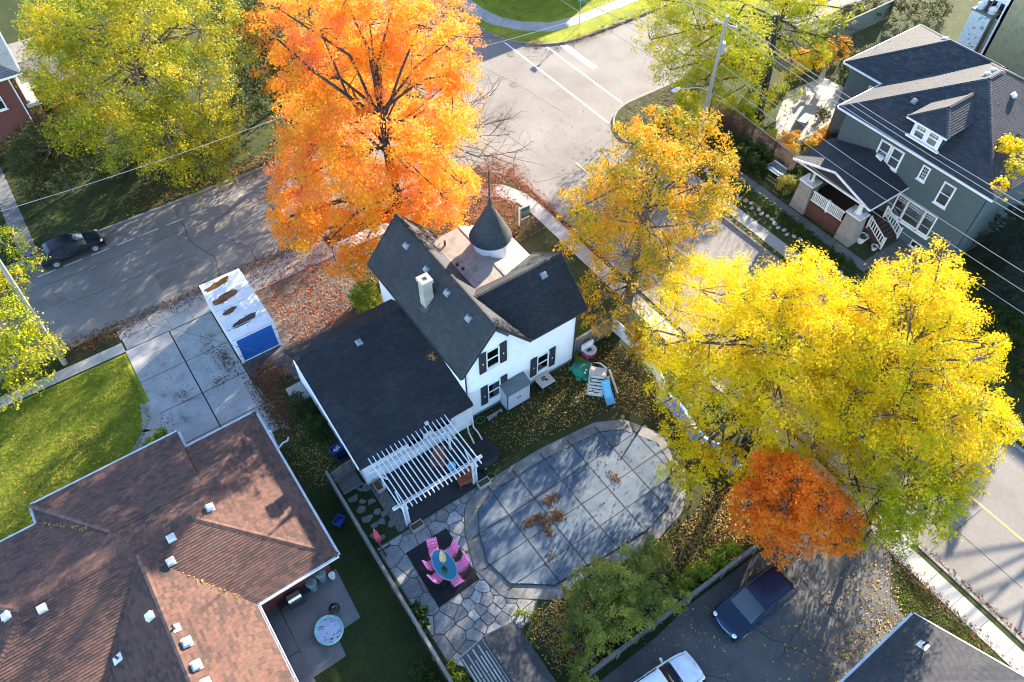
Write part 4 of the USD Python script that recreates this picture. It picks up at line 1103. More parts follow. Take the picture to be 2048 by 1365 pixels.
# ---------------------------------------------------------------- red brick house at the upper left
rh = thing('red_brick_house', 'dark red brick house with white eaves and blue-grey roof at the upper left', 'house', (-6, 74, 0))
MB().box(-18, -1.5, 67.6, 84, 0, 5.9).build('wall', 'brick_red', rh)
rr = Roof(rh, 'blue_roof', 'blue_roof', own=0, row=.2, tab=.5)
rr.face([(-18.6, 66.9, 5.95), (-0.9, 66.9, 5.95), (-7.5, 75.8, 8.4), (-12, 75.8, 8.4)])
rr.face([(-0.9, 66.9, 5.95), (-0.9, 84.7, 5.95), (-7.5, 75.8, 8.4)])
rr.finish()
gutter(rh, (-18, 66.9, 5.95), (-0.9, 66.9, 5.95), (0, -1, 0)); gutter(rh, (-0.9, 66.9, 5.95), (-0.9, 84, 5.95), (1, 0, 0))
MB().prism(bxy(-18, 66.95, -0.95, 84), 5.82, 5.88).build('soffit', 'white_paint', rh)
MB().tube([(-1.9, 67.5, 5.7), (-1.9, 67.5, .1)], .05, 8).build('downspout', 'white_paint', rh)
MB().box(-1.52, -1.3, 67.6, 71.6, 2.6, 3.3).build('parapet', 'concrete', rh)
MB().box(-1.5, -0.8, 67.7, 71.4, 0, 2.95).build('bay', 'brick_red', rh)
MB().box(-1.45, -0.75, 67.6, 71.5, 2.96, 3.05).build('bay_roof', 'wood_pale', rh)
MB().box(-1.7, -0.7, 67.45, 67.62, 2.75, 3.05).build('lintel', 'concrete', rh)
window(rh, (-3.6, 67.6, 4.0), S, .9, 1.4, inner='dark_room'); window(rh, (-7.0, 67.6, 4.0), S, .9, 1.4, inner='dark_room')
r2 = Roof(rh, 'pale_shingle', 'pale_shingle', own=0, row=.17, tab=.34)
r2.face([(-1.5, 70.2, 2.9), (3.2, 70.2, 2.9), (3.2, 73.3, 3.6), (-1.5, 73.3, 3.6)])
r2.face([(3.2, 79.0, 2.6), (-1.5, 79.0, 2.6), (-1.5, 73.3, 3.6), (3.2, 73.3, 3.6)])
r2.finish(); r2.caps((-1.5, 73.3, 3.62), (3.2, 73.3, 3.62))
gutter(rh, (-1.5, 70.2, 2.9), (3.2, 70.2, 2.9), (0, -1, 0))
MB().box(-1.4, 2.9, 70.6, 78.6, 0, 2.4).build('porch', 'brick_red', rh)

# ---------------------------------------------------------------- grey-roofed garage at the lower right
ga = thing('garage', 'garage with bluish grey shingle roof beside the asphalt drive', 'garage', (23, -4, 0))
Ra = Roof(ga, 'grey_shingle', 'dark_underlay', own=300, row=.15, tab=.33)
GP = [(23.27, -.87, 2.8), (15.2, -1.02, 2.8), (15.6, -8.0, 6.2), (23.75, -8.0, 6.2)]
GP = [R_(p) for p in GP]; nq = np.cross(GP[1] - GP[0], GP[3] - GP[0]); nq /= np.linalg.norm(nq)
GP[2] = GP[2] - nq * np.dot(GP[2] - GP[0], nq)
Ra.face(GP); Ra.finish()
gutter(ga, GP[1], GP[0], (0, 1, 0))
barge(ga, GP[0] + (.03, 0, 0), GP[3] + (.03, 0, 0), 'white_paint', .16)
MB().box(15.6, 22.9, -8, -1.3, 0, 2.65).build('wall', 'white_siding', ga)
pipe_vent(ga, hit(1846, 1292, GP[0], nq), nq if nq[2] > 0 else -nq, .55, .06)

# ---------------------------------------------------------------- garden shed at the bottom
sh = thing('garden_shed', 'garden shed with dark battened roof slope below the flagstone patio', 'shed', (5.6, 8, 0))
MB().box(4.35, 7.0, 4.5, 9.95, 0, 2.0).build('wall', 'wood_grey', sh)
MB().slab([(4.1, 10.2, 2.1), (4.1, 3.5, 2.1), (5.52, 3.5, 2.8), (5.52, 10.2, 2.8)], .08).build('roof_panel', 'plastic_dark', sh)
nb = R_([-.7, 0, 1.42]) / math.hypot(.7, 1.42); eb = R_([1.42, 0, .7]) / math.hypot(.7, 1.42)
for i in range(9):
    p = R_([4.1, 0, 2.1]) + eb * (.12 + i * .17)
    for j in range(5):
        y0 = 10.15 - j * 1.35 - (i % 2) * .5
        MB().obox(p + R_([0, y0 - .66, 0]) + nb * .022, eb * .045, (0, .655, 0), nb * .02).build('batten', 'wood_grey', sh)
rs = Roof(sh, 'slate_shingle', 'dark_underlay', own=0)
rs.face([(7.25, 3.5, 2.1), (7.25, 10.2, 2.1), (5.52, 10.2, 2.8), (5.52, 3.5, 2.8)]); rs.finish(); rs.caps((5.52, 3.5, 2.82), (5.52, 10.2, 2.82), .25)
barge(sh, (4.1, 10.24, 2.1), (5.52, 10.24, 2.8), 'wood_grey', .14); barge(sh, (5.52, 10.24, 2.8), (7.25, 10.24, 2.1), 'wood_grey', .14)

unit_ = lambda v: v / np.linalg.norm(v, axis=-1, keepdims=True)
# ---------------------------------------------------------------- storage container on the driveway
co = thing('storage_container', 'white storage container with blue roller door on the concrete driveway', 'container', (4.06, 37.5, 0))
x0, x1, y0, y1, zt = 2.68, 5.46, 34.62, 40.4, 2.42
MB().box(x0, x0 + .05, y0 + .06, y1, .12, zt - .06).box(x1 - .05, x1, y0 + .06, y1, .12, zt - .06).box(x0 + .05, x1 - .05, y1 - .05, y1, .12, zt - .06).box(x0 + .05, x1 - .05, y0 + .06, y1 - .05, .12, .2).build('body', 'container_white', co)
gx, gy = np.meshgrid(np.linspace(x0 - .02, x1 + .02, 25), np.linspace(y0, y1 + .02, 53), indexing='ij')
sag = np.zeros_like(gx)
PUD = [((3.75, 39.85), 0.95, .33), ((3.75, 38.45), 1.0, .36), ((3.5, 37.1), .55, .25), ((3.95, 35.8), .95, .33)]
for (cx, cy), a, b in PUD:
    sag += .035 * np.exp(-(((gx - cx) / a) ** 2 + ((gy - cy) / b) ** 2) * 1.2)
gz_ = zt - sag
v = np.stack([gx, gy, gz_], -1).reshape(-1, 3); q = np.arange(25 * 53).reshape(25, 53)
f = np.stack([q[:-1, :-1], q[1:, :-1], q[1:, 1:], q[:-1, 1:]], -1).reshape(-1, 4)
f = np.vstack([f[:, [0, 1, 2]], f[:, [0, 2, 3]]])
mb = MB().add(v, f); mb.box(x0 - .02, x1 + .02, y0, y1 + .02, zt - .12, zt - .05)
mb.build('roof', 'container_white', co)
for i, ((cx, cy), a, b) in enumerate(PUD):
    t = np.linspace(0, 2 * math.pi, 110, endpoint=False)
    rr_ = .82 + .34 * (meshkit.fbm(np.c_[np.cos(t) * 1.5 + i * 7, np.sin(t) * 1.5, t * 0], 2, 3) - .4) * 2 + .2 * (meshkit.fbm(np.c_[np.cos(t) * 7 + i * 7, np.sin(t) * 7, t * 0], 3, 5) - .5)
    MB().prism(Polygon(np.c_[cx + a * np.cos(t) * rr_ + .22 * b * np.sin(t), cy + .2 * np.cos(t) * a * .5 + b * np.sin(t) * rr_]).buffer(0), zt - .012, zt + .004).build('puddle', 'rust_water' if i < 2 else 'dark_water', co)
    k_ = 150; g_ = rng.normal(size=(k_, 2)) * (a * .5, b * .52)
    v, f = leaf_quads(np.c_[cx + g_[:, 0], cy + g_[:, 1] + .1 * g_[:, 0], np.full(k_, zt + .012)], .07, unit_(np.c_[rng.normal(size=(k_, 2)) * .3, np.ones(k_)]), None, None)
    MB().add(v, f, 4).build('leaf_debris', 'litter_brown', co, kind='stuff')
mb = MB()
for i in range(19):
    yy = y0 + .3 + i * .3
    for xs_ in (x0 - .018, x1 - .012):
        mb.box(xs_, xs_ + .03, yy, yy + .09, .2, zt - .14)
mb.box(x0 - .02, x0 + .12, y1 - .1, y1 + .02, .02, .2).box(x1 - .12, x1 + .02, y1 - .1, y1 + .02, .02, .2).box(x0 - .02, x0 + .12, y0, y0 + .12, .02, .12).box(x1 - .12, x1 + .02, y0, y0 + .12, .02, .12)
mb.build('side_ribs', 'container_white', co, kind='stuff')
for yy in (36.5, 38.45):
    MB().beam((x0, yy - .9, zt + .006), (x1, yy - .9, zt + .006), .05, .008).build('roof_seam', 'vent_pale', co)
mb = MB()
for i in range(22):
    mb.box(x0 + .2, x1 - .2, y0 + .02 + .01 * (i % 2), y0 + .05, .2 + i * .094, .2 + i * .094 + .088)
mb.build('roller_door', 'container_blue', co)
fr = MB().box(x0 - .01, x0 + .19, y0 - .01, y0 + .07, .1, zt - .06).box(x1 - .19, x1 + .01, y0 - .01, y0 + .07, .1, zt - .06).box(x0 + .19, x1 - .19, y0 - .01, y0 + .07, zt - .16, zt - .06).box(x0 + .19, x1 - .19, y0 - .01, y0 + .07, .1, .19).build('door_frame', 'container_white', co)
for x in (x0 + .08, x1 - .08):
    for z in (.75, 1.7):
        MB().box(x - .09, x + .09, y0 - .02, y0 - .01, z, z + .05).build('marker', 'red_paint', (fr, co))

# ---------------------------------------------------------------- cars
def car(name, label, paint, L, Wd, Ht, loc, rz, group=None, suv=False):
    c = local(thing(name, label, 'car', loc, rz, group))
    hw = Wd / 2
    def ring(x, w, zb, zs, zt):
        p = [(-.80, zb), (-.97, zb + .14), (-1.0, (zb + zs) / 2), (-.975, zs - .05), (-.93, zs), (-.6, zt), (-.25, zt + .012), (.25, zt + .012), (.6, zt), (.93, zs), (.975, zs - .05), (1.0, (zb + zs) / 2), (.97, zb + .14), (.80, zb)]
        return R_([(x, a * w, z) for a, z in p])
    zs = Ht * .56
    st = [(-.5, .72, .42, zs * .74, zs * .76), (-.492, .84, .32, zs * .9, zs * .93), (-.46, .94, .25, zs * .98, zs + .02), (-.38, .985, .22, zs, zs + .03), (-.2, 1, .2, zs, zs + .03), (.1, 1, .2, zs * .99, zs + .03),
          (.2, .99, .2, zs * .97, zs + .025), (.3, .97, .22, zs * .935, zs * .995), (.37, .935, .24, zs * .9, zs * .95), (.42, .88, .26, zs * .86, zs * .9), (.455, .8, .29, zs * .8, zs * .84), (.48, .68, .33, zs * .72, zs * .75), (.495, .52, .37, zs * .62, zs * .64), (.5, .36, .42, zs * .54, zs * .56)]
    MB().loft([ring(x * L, w * hw, a, b, t) for x, w, a, b, t in st]).build('body', paint, c, smooth=35)
    back = -.47 if suv else -.40
    def gr_(x, w, z):
        return R_([(x, -w, zs - .03), (x, -w * .94, zs + (z - zs) * .5), (x, -w * .84, z - .05), (x, -w * .7, z), (x, w * .7, z), (x, w * .84, z - .05), (x, w * .94, zs + (z - zs) * .5), (x, w, zs - .03)])
    g = [(back, .82, zs + .05), (back + .06, .88, zs + (Ht - zs) * .72), (back + .12, .91, Ht - .06), (-.1, .92, Ht - .02), (.02, .91, Ht - .03), (.06, .9, Ht - .06), (.14, .89, zs + (Ht - zs) * .55), (.235, .86, zs + .03)]
    MB().loft([gr_(x * L, w * hw, z) for x, w, z in g]).build('windows', 'car_glass', c, smooth=30)
    rfp_ = []
    for x, w, z in g[1:6]:
        zz = max(z, Ht - .1) if x > back + .07 else z
        rfp_.append(R_([(x * L, -w * hw * .83, zz - .045), (x * L, -w * hw * .7, zz + .012), (x * L, -w * hw * .3, zz + .022), (x * L, w * hw * .3, zz + .022), (x * L, w * hw * .7, zz + .012), (x * L, w * hw * .83, zz - .045)]))
    MB().loft(rfp_[1:], close=True).build('roof', paint, c, smooth=35)
    for s in (-1, 1):
        pil = [R_([.045 * L, s * .79 * hw, Ht - .07]), R_([.15 * L, s * .845 * hw, zs + (Ht - zs) * .5]), R_([.235 * L, s * .875 * hw, zs + .0])]
        MB().tube(pil, .035, 6).build('pillar', paint, c)
        MB().tube([R_([-.1 * L, s * .8 * hw, Ht - .07]), R_([-.1 * L, s * .91 * hw, zs])], .035, 6).build('pillar', paint, c)
        MB().tube([R_([(back + .1) * L, s * .77 * hw, Ht - .09]), R_([(back + .02) * L, s * .84 * hw, zs + .02])], .05, 6).build('pillar', paint, c)
        MB().ball((.17 * L, s * (hw + .1), zs + .08), (.07, .11, .08), 1).box(.155 * L, .175 * L, s * hw * .95 if s > 0 else s * (hw + .04), s * (hw + .04) if s > 0 else s * hw * .95, zs + .02, zs + .06).build('mirror', paint, c)
        for x in (-.3, .31):
            wv = MB().tube([(x * L, s * (hw - .24), .33), (x * L, s * (hw - .005), .33)], .33, 18).build('wheel', 'tyre', c)
            MB().tube([(x * L, s * (hw - .06), .33), (x * L, s * (hw + .004), .33)], .2, 14).build('rim', 'metal_grey', (wv, c))
        MB().ball((.448 * L, s * hw * .7, zs * .78), (.13, .14, .07), 2).build('headlight', 'lamp_clear', c)
        MB().ball((-.487 * L, s * hw * .76, zs * .85), (.05, .15, .09), 2).build('tail_light', 'lamp_red', c)
    hood = [R_([.25 * L, s * hw * .78, zs + .012]) for s in (-1, 1)]
    for s in (-1, 1):
        MB().tube([R_([.25 * L, s * hw * .80, zs + .005]), R_([.34 * L, s * hw * .78, zs * .975 + .004]), R_([.43 * L, s * hw * .7, zs * .89 + .004])], .009, 4).build('bonnet_gap', 'plastic_dark', c)
        for x in (-.27, -.09, .16):
            MB().tube([R_([x * L, s * (hw * .985), .4]), R_([x * L, s * (hw * .978), zs - .06]), R_([x * L, s * hw * .93, zs - .002])], .009, 4).build('door_gap', 'plastic_dark', c)
        for x in (-.2, -.02):
            MB().box(x * L - .09, x * L + .09, s * hw * .985 - .012, s * hw * .985 + .012, zs - .16, zs - .12).build('door_handle', paint, c)
        MB().tube([R_([.232 * L, s * hw * .12, zs + .035]), R_([.205 * L, s * hw * .62, zs + .075])], .012, 4).build('wiper', 'plastic_dark', c)
        if suv:
            MB().tube([R_([-.36 * L, s * hw * .74, Ht - .01]), R_([-.3 * L, s * hw * .75, Ht + .045]), R_([-.02 * L, s * hw * .75, Ht + .045]), R_([.02 * L, s * hw * .74, Ht - .0])], .02, 6).build('roof_rail', 'plastic_dark', c)
    MB().box(.488 * L, .497 * L, -.26, .26, .42, .53).build('number_plate', 'vent_pale', c)
    MB().box(-.47 * L, .485 * L, -hw * .93, hw * .93, .17, .36).build('underbody', 'tyre', c)
    MB().tube([R_([.487 * L - .2 * abs(t) ** 2.4, t * hw * .72, zs * (.73 + .06 * t * t)]) for t in np.linspace(-1, 1, 13)], .022, 6).build('bonnet_trim', 'chrome', c)
    return c
car('parked_car', 'black car parked at the kerb of the shaded side street', 'car_black', 4.6, 1.82, 1.45, (-3.55, 51.65, -.115), .03)
car('parked_car', 'dark navy car parked beside the grey fence under the small orange tree', 'car_navy', 4.75, 1.92, 1.62, (18.35, 4.22, .022), math.pi - .02, suv=True)
car('parked_car', 'white car cut off by the bottom edge on the asphalt drive', 'car_white', 4.7, 1.85, 1.6, (11.45, 3.85, .022), -.06, suv=True)

# ---------------------------------------------------------------- pergola with black deck
pe = thing('pergola', 'white slatted pergola over the black deck behind the white house', 'pergola', (8.2, 20, 0))
for i in range(19):
    u = 5.62 + i * 5.0 / 18
    e = rng.normal() * .015
    MB().beam((u, 22.0 + e, 2.74), (u + .02, 18.12 + e, 2.74), .05, .13).build('rafter', 'fence_white', pe)
for y in (18.6, 21.3):
    MB().box(5.25, 10.95, y - .075, y - .03, 2.5, 2.67).box(5.25, 10.95, y + .03, y + .075, 2.5, 2.67).build('beam', 'fence_white', pe)
for x in (5.88, 10.38):
    for y in (18.6, 21.3):
        if y == 18.6:
            mb = MB().box(x - .14, x - .08, y - .09, y + .02, 0, 2.5).box(x + .08, x + .14, y - .09, y + .02, 0, 2.5)
            for k in range(14):
                mb.box(x - .08, x + .08, y - .06, y - .02, .12 + k * .17, .12 + k * .17 + .05)
        else:
            mb = MB().box(x - .06, x + .06, y - .06, y + .06, 0, 2.5)
        mb.build('post', 'fence_white', pe)
    MB().beam((x, 21.2, 1.7), (x, 20.4, 2.55), .06, .09).build('brace', 'fence_white', pe)
    MB().beam((x, 18.7, 1.7), (x, 19.5, 2.55), .06, .09).build('brace', 'fence_white', pe)
solo('deck', MB().prism(Polygon([(5.95, 18.42), (11.0, 18.42), (11.0, 22.02), (5.95, 22.02)]), 0, .1), 'deck_black', 'flat black deck beneath the white pergola', 'deck')
MB
def planter(label, x, y, w=.75, d=.42, rz=0.0):
    t = local(thing('planter_box', label, 'planter', (x, y, 0), rz, 'planter boxes around the pergola'))
    MB().box(-w / 2, w / 2, -d / 2, -d / 2 + .03, 0, .38).box(-w / 2, w / 2, d / 2 - .03, d / 2, 0, .38).box(-w / 2, -w / 2 + .03, -d / 2 + .03, d / 2 - .03, 0, .38).box(w / 2 - .03, w / 2, -d / 2 + .03, d / 2 - .03, 0, .38).build('frame', 'wood_pale', t)
    MB().box(-w / 2 + .031, w / 2 - .031, -d / 2 + .031, d / 2 - .031, .05, .3).build('soil', 'soil', t)
planter('empty wooden planter box at the pergola post nearest the dining table', 6.2, 18.12)
planter('wooden planter box at the pergola post beside the pool', 10.75, 18.2)
planter('wooden planter box against the house corner beside the paved strip', 5.62, 21.55, .7, .42, math.pi / 2)

def adirondack(label, loc, rz):
    t = local(thing('adirondack_chair', label, 'chair', loc, rz, 'orange-brown wooden lounge chairs by the pergola'))
    for i in range(6):
        MB().beam((.32 - i * .115, -.28, .38 - i * .028), (.32 - i * .115, .28, .38 - i * .028), .1, .022).build('seat_slat', 'wood_red', t)
    for i in range(5):
        y = (i - 2) * .115
        MB().beam((-.28, y, .24), (-.62, y * 1.25, 1.0 - .06 * abs(i - 2)), .022, .1, (0, 1, 0)).build('back_slat', 'wood_red', t)
    for s in (-1, 1):
        MB().beam((.42, s * .36, .56), (-.45, s * .38, .56), .13, .025).build('armrest', 'wood_red', t)
        MB().beam((.34, s * .31, 0), (.34, s * .31, .55), .09, .03).build('leg', 'wood_red', t)
        MB().beam((.36, s * .29, .36), (-.62, s * .29, .06), .03, .1).build('leg', 'wood_red', t)
adirondack('orange-brown lounge chair half outside the pergola, beside the planter by the pool', (9.85, 19.0, .1), math.pi - .1)
adirondack('orange-brown lounge chair wholly under the pergola slats', (9.3, 20.9, .1), -2.2)
t = local(thing('side_table', 'small blue side table under the pergola', 'table', (9.75, 20.1, .1)))
MB().lathe([(0, .42), (.25, .42), (.25, .45), (0, .45)], n=16).build('top', 'slide_blue', t); MB().lathe([(.05, 0), (.05, .42)], n=8).lathe([(.18, 0), (.18, .02), (0, .02)], n=12).build('stand', 'metal_grey', t)
mb = MB()
q = trimesh.creation.icosphere(subdivisions=4); vv = np.array(q.vertices)
vv = np.sign(vv) * np.abs(vv) ** .45; vv[:, :2] *= 1 / np.maximum(1, np.linalg.norm(vv[:, :2], axis=1, keepdims=True) / 1.15)
vv = vv * (.85, .8, .38) + (11.75, 19.75, .38); vv += (meshkit.fbm(vv * 3, 3, 2)[:, None] - .5) * .08
solo('covered_furniture', MB().add(vv, q.faces), 'rug_black', 'rounded black cover over furniture beside the pergola', 'cover', smooth=True)
t = local(thing('garden_hose', 'coiled green hose on the ground by the planter at the pool', 'hose', (11.35, 18.35, 0)))
MB().tube([(.3 * math.cos(a) * (1 - a * .012), .3 * math.sin(a) * (1 - a * .012), .03 + a * .004) for a in np.linspace(0, 18, 90)], .02, 6).build('coil', 'hose_green', t)

# ---------------------------------------------------------------- flagstone patio, paved strip, stepping stones
deckpoly = Polygon([(10.85, 17.52), (14.65, 17.5), (18.5, 17.1), (19.8, 16.4), (20.9, 14.5), (20.6, 12.9), (19.5, 11.6), (18.7, 11.0), (16.7, 10.6), (13.9, 10.75), (12.45, 10.95), (10.5, 11.05), (8.62, 12.5), (8.3, 14.2), (8.9, 15.9), (9.55, 17.0)])
ring_out = deckpoly.buffer(.78, quad_segs=8).buffer(-.6).buffer(.6)
patio = Polygon([(3.75, 18.35), (3.75, 11.0), (7.9, 11.0), (9.2, 11.0), (12.5, 9.8), (13, 14), (13, 18.6), (3.75, 18.6)]).difference(ring_out.buffer(.03)).difference(bxy(10.4, 9.5, 14, 10.9))
patio = Polygon([(3.75, 18.3), (3.75, 11.0), (4.3, 10.3), (8.3, 10.3), (9.6, 11.2), (9.6, 16.0), (11.4, 18.3)]).difference(ring_out.buffer(.02))
pa = thing('patio', kind='structure', loc=(6.5, 15, 0))
MB().prism(patio.buffer(.05), -.03, .014).build('joint_bed', 'joint_soil', pa)
pts = []
while len(pts) < 175:
    p = (rng.uniform(3.6, 11.5), rng.uniform(10.2, 18.5))
    dmin = .82 if p[0] < 5.3 else (.3 + .33 * meshkit.noise(R_([p[0] * .9, p[1] * .9, 3.0])) + (.5 if abs(p[0] - 6.3) < .6 and abs(p[1] - 11.9) < .8 else 0) + (.35 if abs(p[0] - 6.7) < .5 and abs(p[1] - 17.7) < .5 else 0))
    if all(math.hypot(p[0] - q[0], p[1] - q[1]) > dmin for q in pts):
        pts.append(p)
    elif rng.random() < .004:
        break
for _ in range(9000):
    if len(pts) > 210: break
    p = (rng.uniform(3.6, 11.5), rng.uniform(10.2, 18.5))
    dmin = .85 if p[0] < 5.3 else .42 + .2 * meshkit.noise(R_([p[0] * .9, p[1] * .9, 3.0]))
    if all(math.hypot(p[0] - q[0], p[1] - q[1]) > dmin for q in pts):
        pts.append(p)
cells = voronoi_diagram(MultiPoint(pts), envelope=bxy(2, 9, 13, 20))
for c in cells.geoms:
    c = c.intersection(patio)
    if c.geom_type != 'Polygon' or c.area < .03:
        continue
    c = c.buffer(-.055, join_style='mitre').buffer(.03, quad_segs=2)
    if c.is_empty or c.geom_type != 'Polygon':
        continue
    ps = R_(c.exterior.coords)[:-1]
    ps = ps + (meshkit.fbm(np.c_[ps * 5, np.zeros(len(ps))], 2, 9)[:, None] - .5) * .06
    c = Polygon(ps).buffer(0).simplify(.012)
    if c.geom_type == 'Polygon' and c.area > .01:
        MB().prism(c, -.02, .03 + .022 * rng.random()).build('flagstone', 'flagstone', pa)
ss = thing('stepping_stones', kind='structure', loc=(4.5, 20.5, 0))
for _ in range(24):
    x, y, r = rng.uniform(3.85, 5.2), rng.uniform(18.7, 22.2), rng.uniform(.2, .38)
    t_ = np.sort(rng.uniform(0, 2 * math.pi, 8)); c = MultiPoint(np.c_[x + r * np.cos(t_), y + r * .85 * np.sin(t_)]).convex_hull
    if c.geom_type == 'Polygon' and not any(c.intersects(o) for o in getattr(ss, 'laid', [])):
        ss.laid = getattr(ss, 'laid', []) + [c]
        MB().prism(c, -.02, .035 + .01 * rng.random()).build('flagstone', 'flag_dark', ss)
ps_ = thing('paved_strip', kind='structure', loc=(5.6, 20.3, 0))
MB().box(5.2, 5.94, 18.45, 22.0, 0, .012).build('joint_bed', 'joint_soil', ps_)
mb = MB(); a = .1
strip = bxy(5.22, 18.5, 5.93, 21.95)
for i in range(-4, 16):
    for j in range(-10, 46):
        ox, oy = 5.1 + (i * 4 + j % 4) * a if False else 5.1 + i * 4 * a + (j % 4) * a, 18.3 + j * a
        for q in (bxy(ox, oy, ox + 2 * a, oy + a), bxy(ox + 2 * a, oy, ox + 3 * a, oy + 2 * a)):
            if strip.contains(q.centroid):
                b = q.buffer(-.007).bounds
                mb.box(b[0], b[2], b[1], b[3], 0, .03 + .006 * rng.random())
mb.build('pavers', 'paver', ps_, kind='stuff')
wk = thing('walk_boards', kind='structure', loc=(4.4, 23, 0))
for i in range(12):
    MB().box(3.75, 5.0, 22.3 + i * .15, 22.3 + i * .15 + .12, .02, .07).build('plank', 'wood_grey', wk)

# ---------------------------------------------------------------- pool with its winter cover
pd = thing('pool_deck', kind='structure', loc=(14.5, 14, 0))
ringp = ring_out.difference(deckpoly.buffer(-.1))
for i in range(22):
    a0_, a1_ = 2 * math.pi * i / 22, 2 * math.pi * (i + 1) / 22
    wdg = Polygon([(14.5, 14), (14.5 + 20 * math.cos(a0_), 14 + 20 * math.sin(a0_)), (14.5 + 20 * math.cos(a1_), 14 + 20 * math.sin(a1_))])
    g_ = ringp.intersection(wdg).buffer(-.006)
    MB().prism(g_, -.05, .04).build('slab', 'deck_concrete', pd)
pc = thing('pool_cover', 'blue-grey winter cover with black strap grid over the pool', 'pool cover', (14.5, 14, 0))
xs, ysg = np.arange(8.0, 21.6, .14), np.arange(10.4, 17.8, .14)
tri = trimesh.creation.triangulate_polygon(deckpoly.buffer(.02), engine='earcut')
inside = [(x, y) for x in xs for y in ysg if deckpoly.buffer(-.05).contains(Point(x, y))]
bd = [deckpoly.exterior.interpolate(d).coords[0] for d in np.arange(0, deckpoly.length, .14)]
from scipy.spatial import Delaunay
allp = R_(inside + bd); dl = Delaunay(allp)
cen = allp[dl.simplices].mean(1); ok_ = shapely.contains_xy(deckpoly.buffer(.01), cen[:, 0], cen[:, 1])
dist_in = shapely.distance(shapely.points(allp), deckpoly.exterior)
def cover_z(xy):
    xy = np.asarray(xy); d = shapely.distance(shapely.points(xy), deckpoly.exterior)
    rad = np.arctan2(xy[:, 1] - 14, xy[:, 0] - 14.5)
    w = np.exp(-d / .7) * .022 * np.sin(rad * 60 + 3 * meshkit.noise(np.c_[xy * .6, xy[:, :1] * 0]))
    return .07 - .08 * (1 - np.exp(-d / 2.6)) + w + .03 * (meshkit.fbm(np.c_[xy * .7, xy[:, :1] * 0], 3, 4) - .5) + .004
t3 = np.c_[allp, cover_z(allp) + .03]
sm = dl.simplices[ok_]; cr_ = np.cross(allp[sm[:, 1]] - allp[sm[:, 0]], allp[sm[:, 2]] - allp[sm[:, 0]])
sm[cr_ < 0] = sm[cr_ < 0][:, ::-1]
MB().add(t3, sm).build('cover_sheet', 'cover_mesh', pc, smooth=True)
def strap(p, q, ext=.45):
    p, q = R_(p, dtype=float), R_(q, dtype=float)
    ln = LineString([p, q]).intersection(deckpoly)
    if ln.is_empty or ln.geom_type != 'LineString': return
    a, b = R_(ln.coords[0]), R_(ln.coords[-1]); d = (b - a) / np.linalg.norm(b - a)
    k = max(2, int(np.linalg.norm(b - a) / .15)); pp = R_([a + (b - a) * i / k for i in range(k + 1)]); zz = cover_z(pp) + .045
    s_ = R_([-d[1], d[0]]) * .022
    v_ = np.vstack([np.c_[pp + s_, zz], np.c_[pp - s_, zz]]); n_ = len(pp)
    f_ = [(i, n_ + i, n_ + i + 1) for i in range(n_ - 1)] + [(i, n_ + i + 1, i + 1) for i in range(n_ - 1)]
    MB().add(v_, f_).build('strap', 'strap', pc)
    for e_, sg in ((a, -1), (b, 1)):
        MB().beam((*e_, .1), (*(e_ + d * sg * ext), .055), .05, .012).tube([(*(e_ + d * sg * ext), .03), (*(e_ + d * sg * ext), .08)], .035, 8).build('anchor_strap', 'strap', pc)
for u in (10.85, 12.65, 14.65, 16.55, 18.5, 20.3):
    strap((u, 9), (u, 19))
for v_ in (15.8, 13.95, 12.3):
    strap((6, v_), (23, v_))
mb = MB(); ex_ = R_(deckpoly.exterior.coords)
for a, b in zip(ex_[:-1], ex_[1:]):
    mb.beam((*a, .1), (*b, .1), .05, .012)
mb.build('hem', 'strap', pc)

# ---------------------------------------------------------------- dining set on the patio
solo('outdoor_rug', MB().prism(Polygon([(7.5, 17.15), (4.9, 17.17), (4.82, 13.57), (7.42, 13.65)]), .055, .066), 'rug_black', 'black rug under the glass dining table', 'rug')
TX, TY = at(888.5, 1129, .87)[:2]
dt_ = thing('dining_table', 'oval glass dining table with dark frame on the black rug', 'table', (TX, TY, .066))
el = Polygon([(TX + .54 * math.cos(a), TY + .95 * math.sin(a)) for a in np.linspace(0, 2 * math.pi, 48, endpoint=False)])
MB().prism(el, .79, .80).build('glass_top', 'table_glass', dt_)
MB().prism(el.buffer(.02).difference(el.buffer(-.02)), .785, .806).build('rim', 'metal_grey', dt_)
for sx in (-1, 1):
    for sy in (-1, 1):
        MB().tube([(TX + sx * .3, TY + sy * .62, .785), (TX + sx * .37, TY + sy * .7, .07)], .025, 8).build('leg', 'plastic_dark', dt_)
MB().box(TX - .02, TX + .02, TY - .6, TY + .6, .3, .33).box(TX - .35, TX + .35, TY - .02, TY + .02, .3, .33).build('brace', 'plastic_dark', dt_)
def parasol(name, label, loc, base_z, h, can, r, lean, mat_, cross=True):
    t = local(thing(name, label, 'parasol', loc))
    top = R_([lean[0], lean[1], h])
    MB().tube([(0, 0, 0), top], .024, 8).build('pole', 'metal_grey', t)
    prof = []; n = 24; rings = []
    for k, (f_, rr__) in enumerate(((.0, .3), (.06, .95), (.35, 1.0), (.7, .72), (.92, .38), (1.0, .08))):
        c_ = top * ((h - can + can * f_) / h)
        rings.append(R_([c_ + R_([math.cos(a), math.sin(a), 0]) * r * rr__ * (1 + .28 * math.cos(a * 8)) for a in np.arange(n) / n * 2 * math.pi]))
    MB().loft(rings).build('canopy', mat_, t)
    MB().ball(top + (0, 0, .03), .03, 1).build('finial', 'metal_grey', t)
    if cross:
        MB().box(-.5, .5, -.04, .04, 0, .04).box(-.04, .04, -.5, .5, .041, .07).build('base', 'plastic_dark', t)
    else:
        MB().lathe([(0, 0), (.24, 0), (.24, .06), (.05, .12), (.05, .3), (0, .3)], n=16).build('base', 'plastic_dark', t)
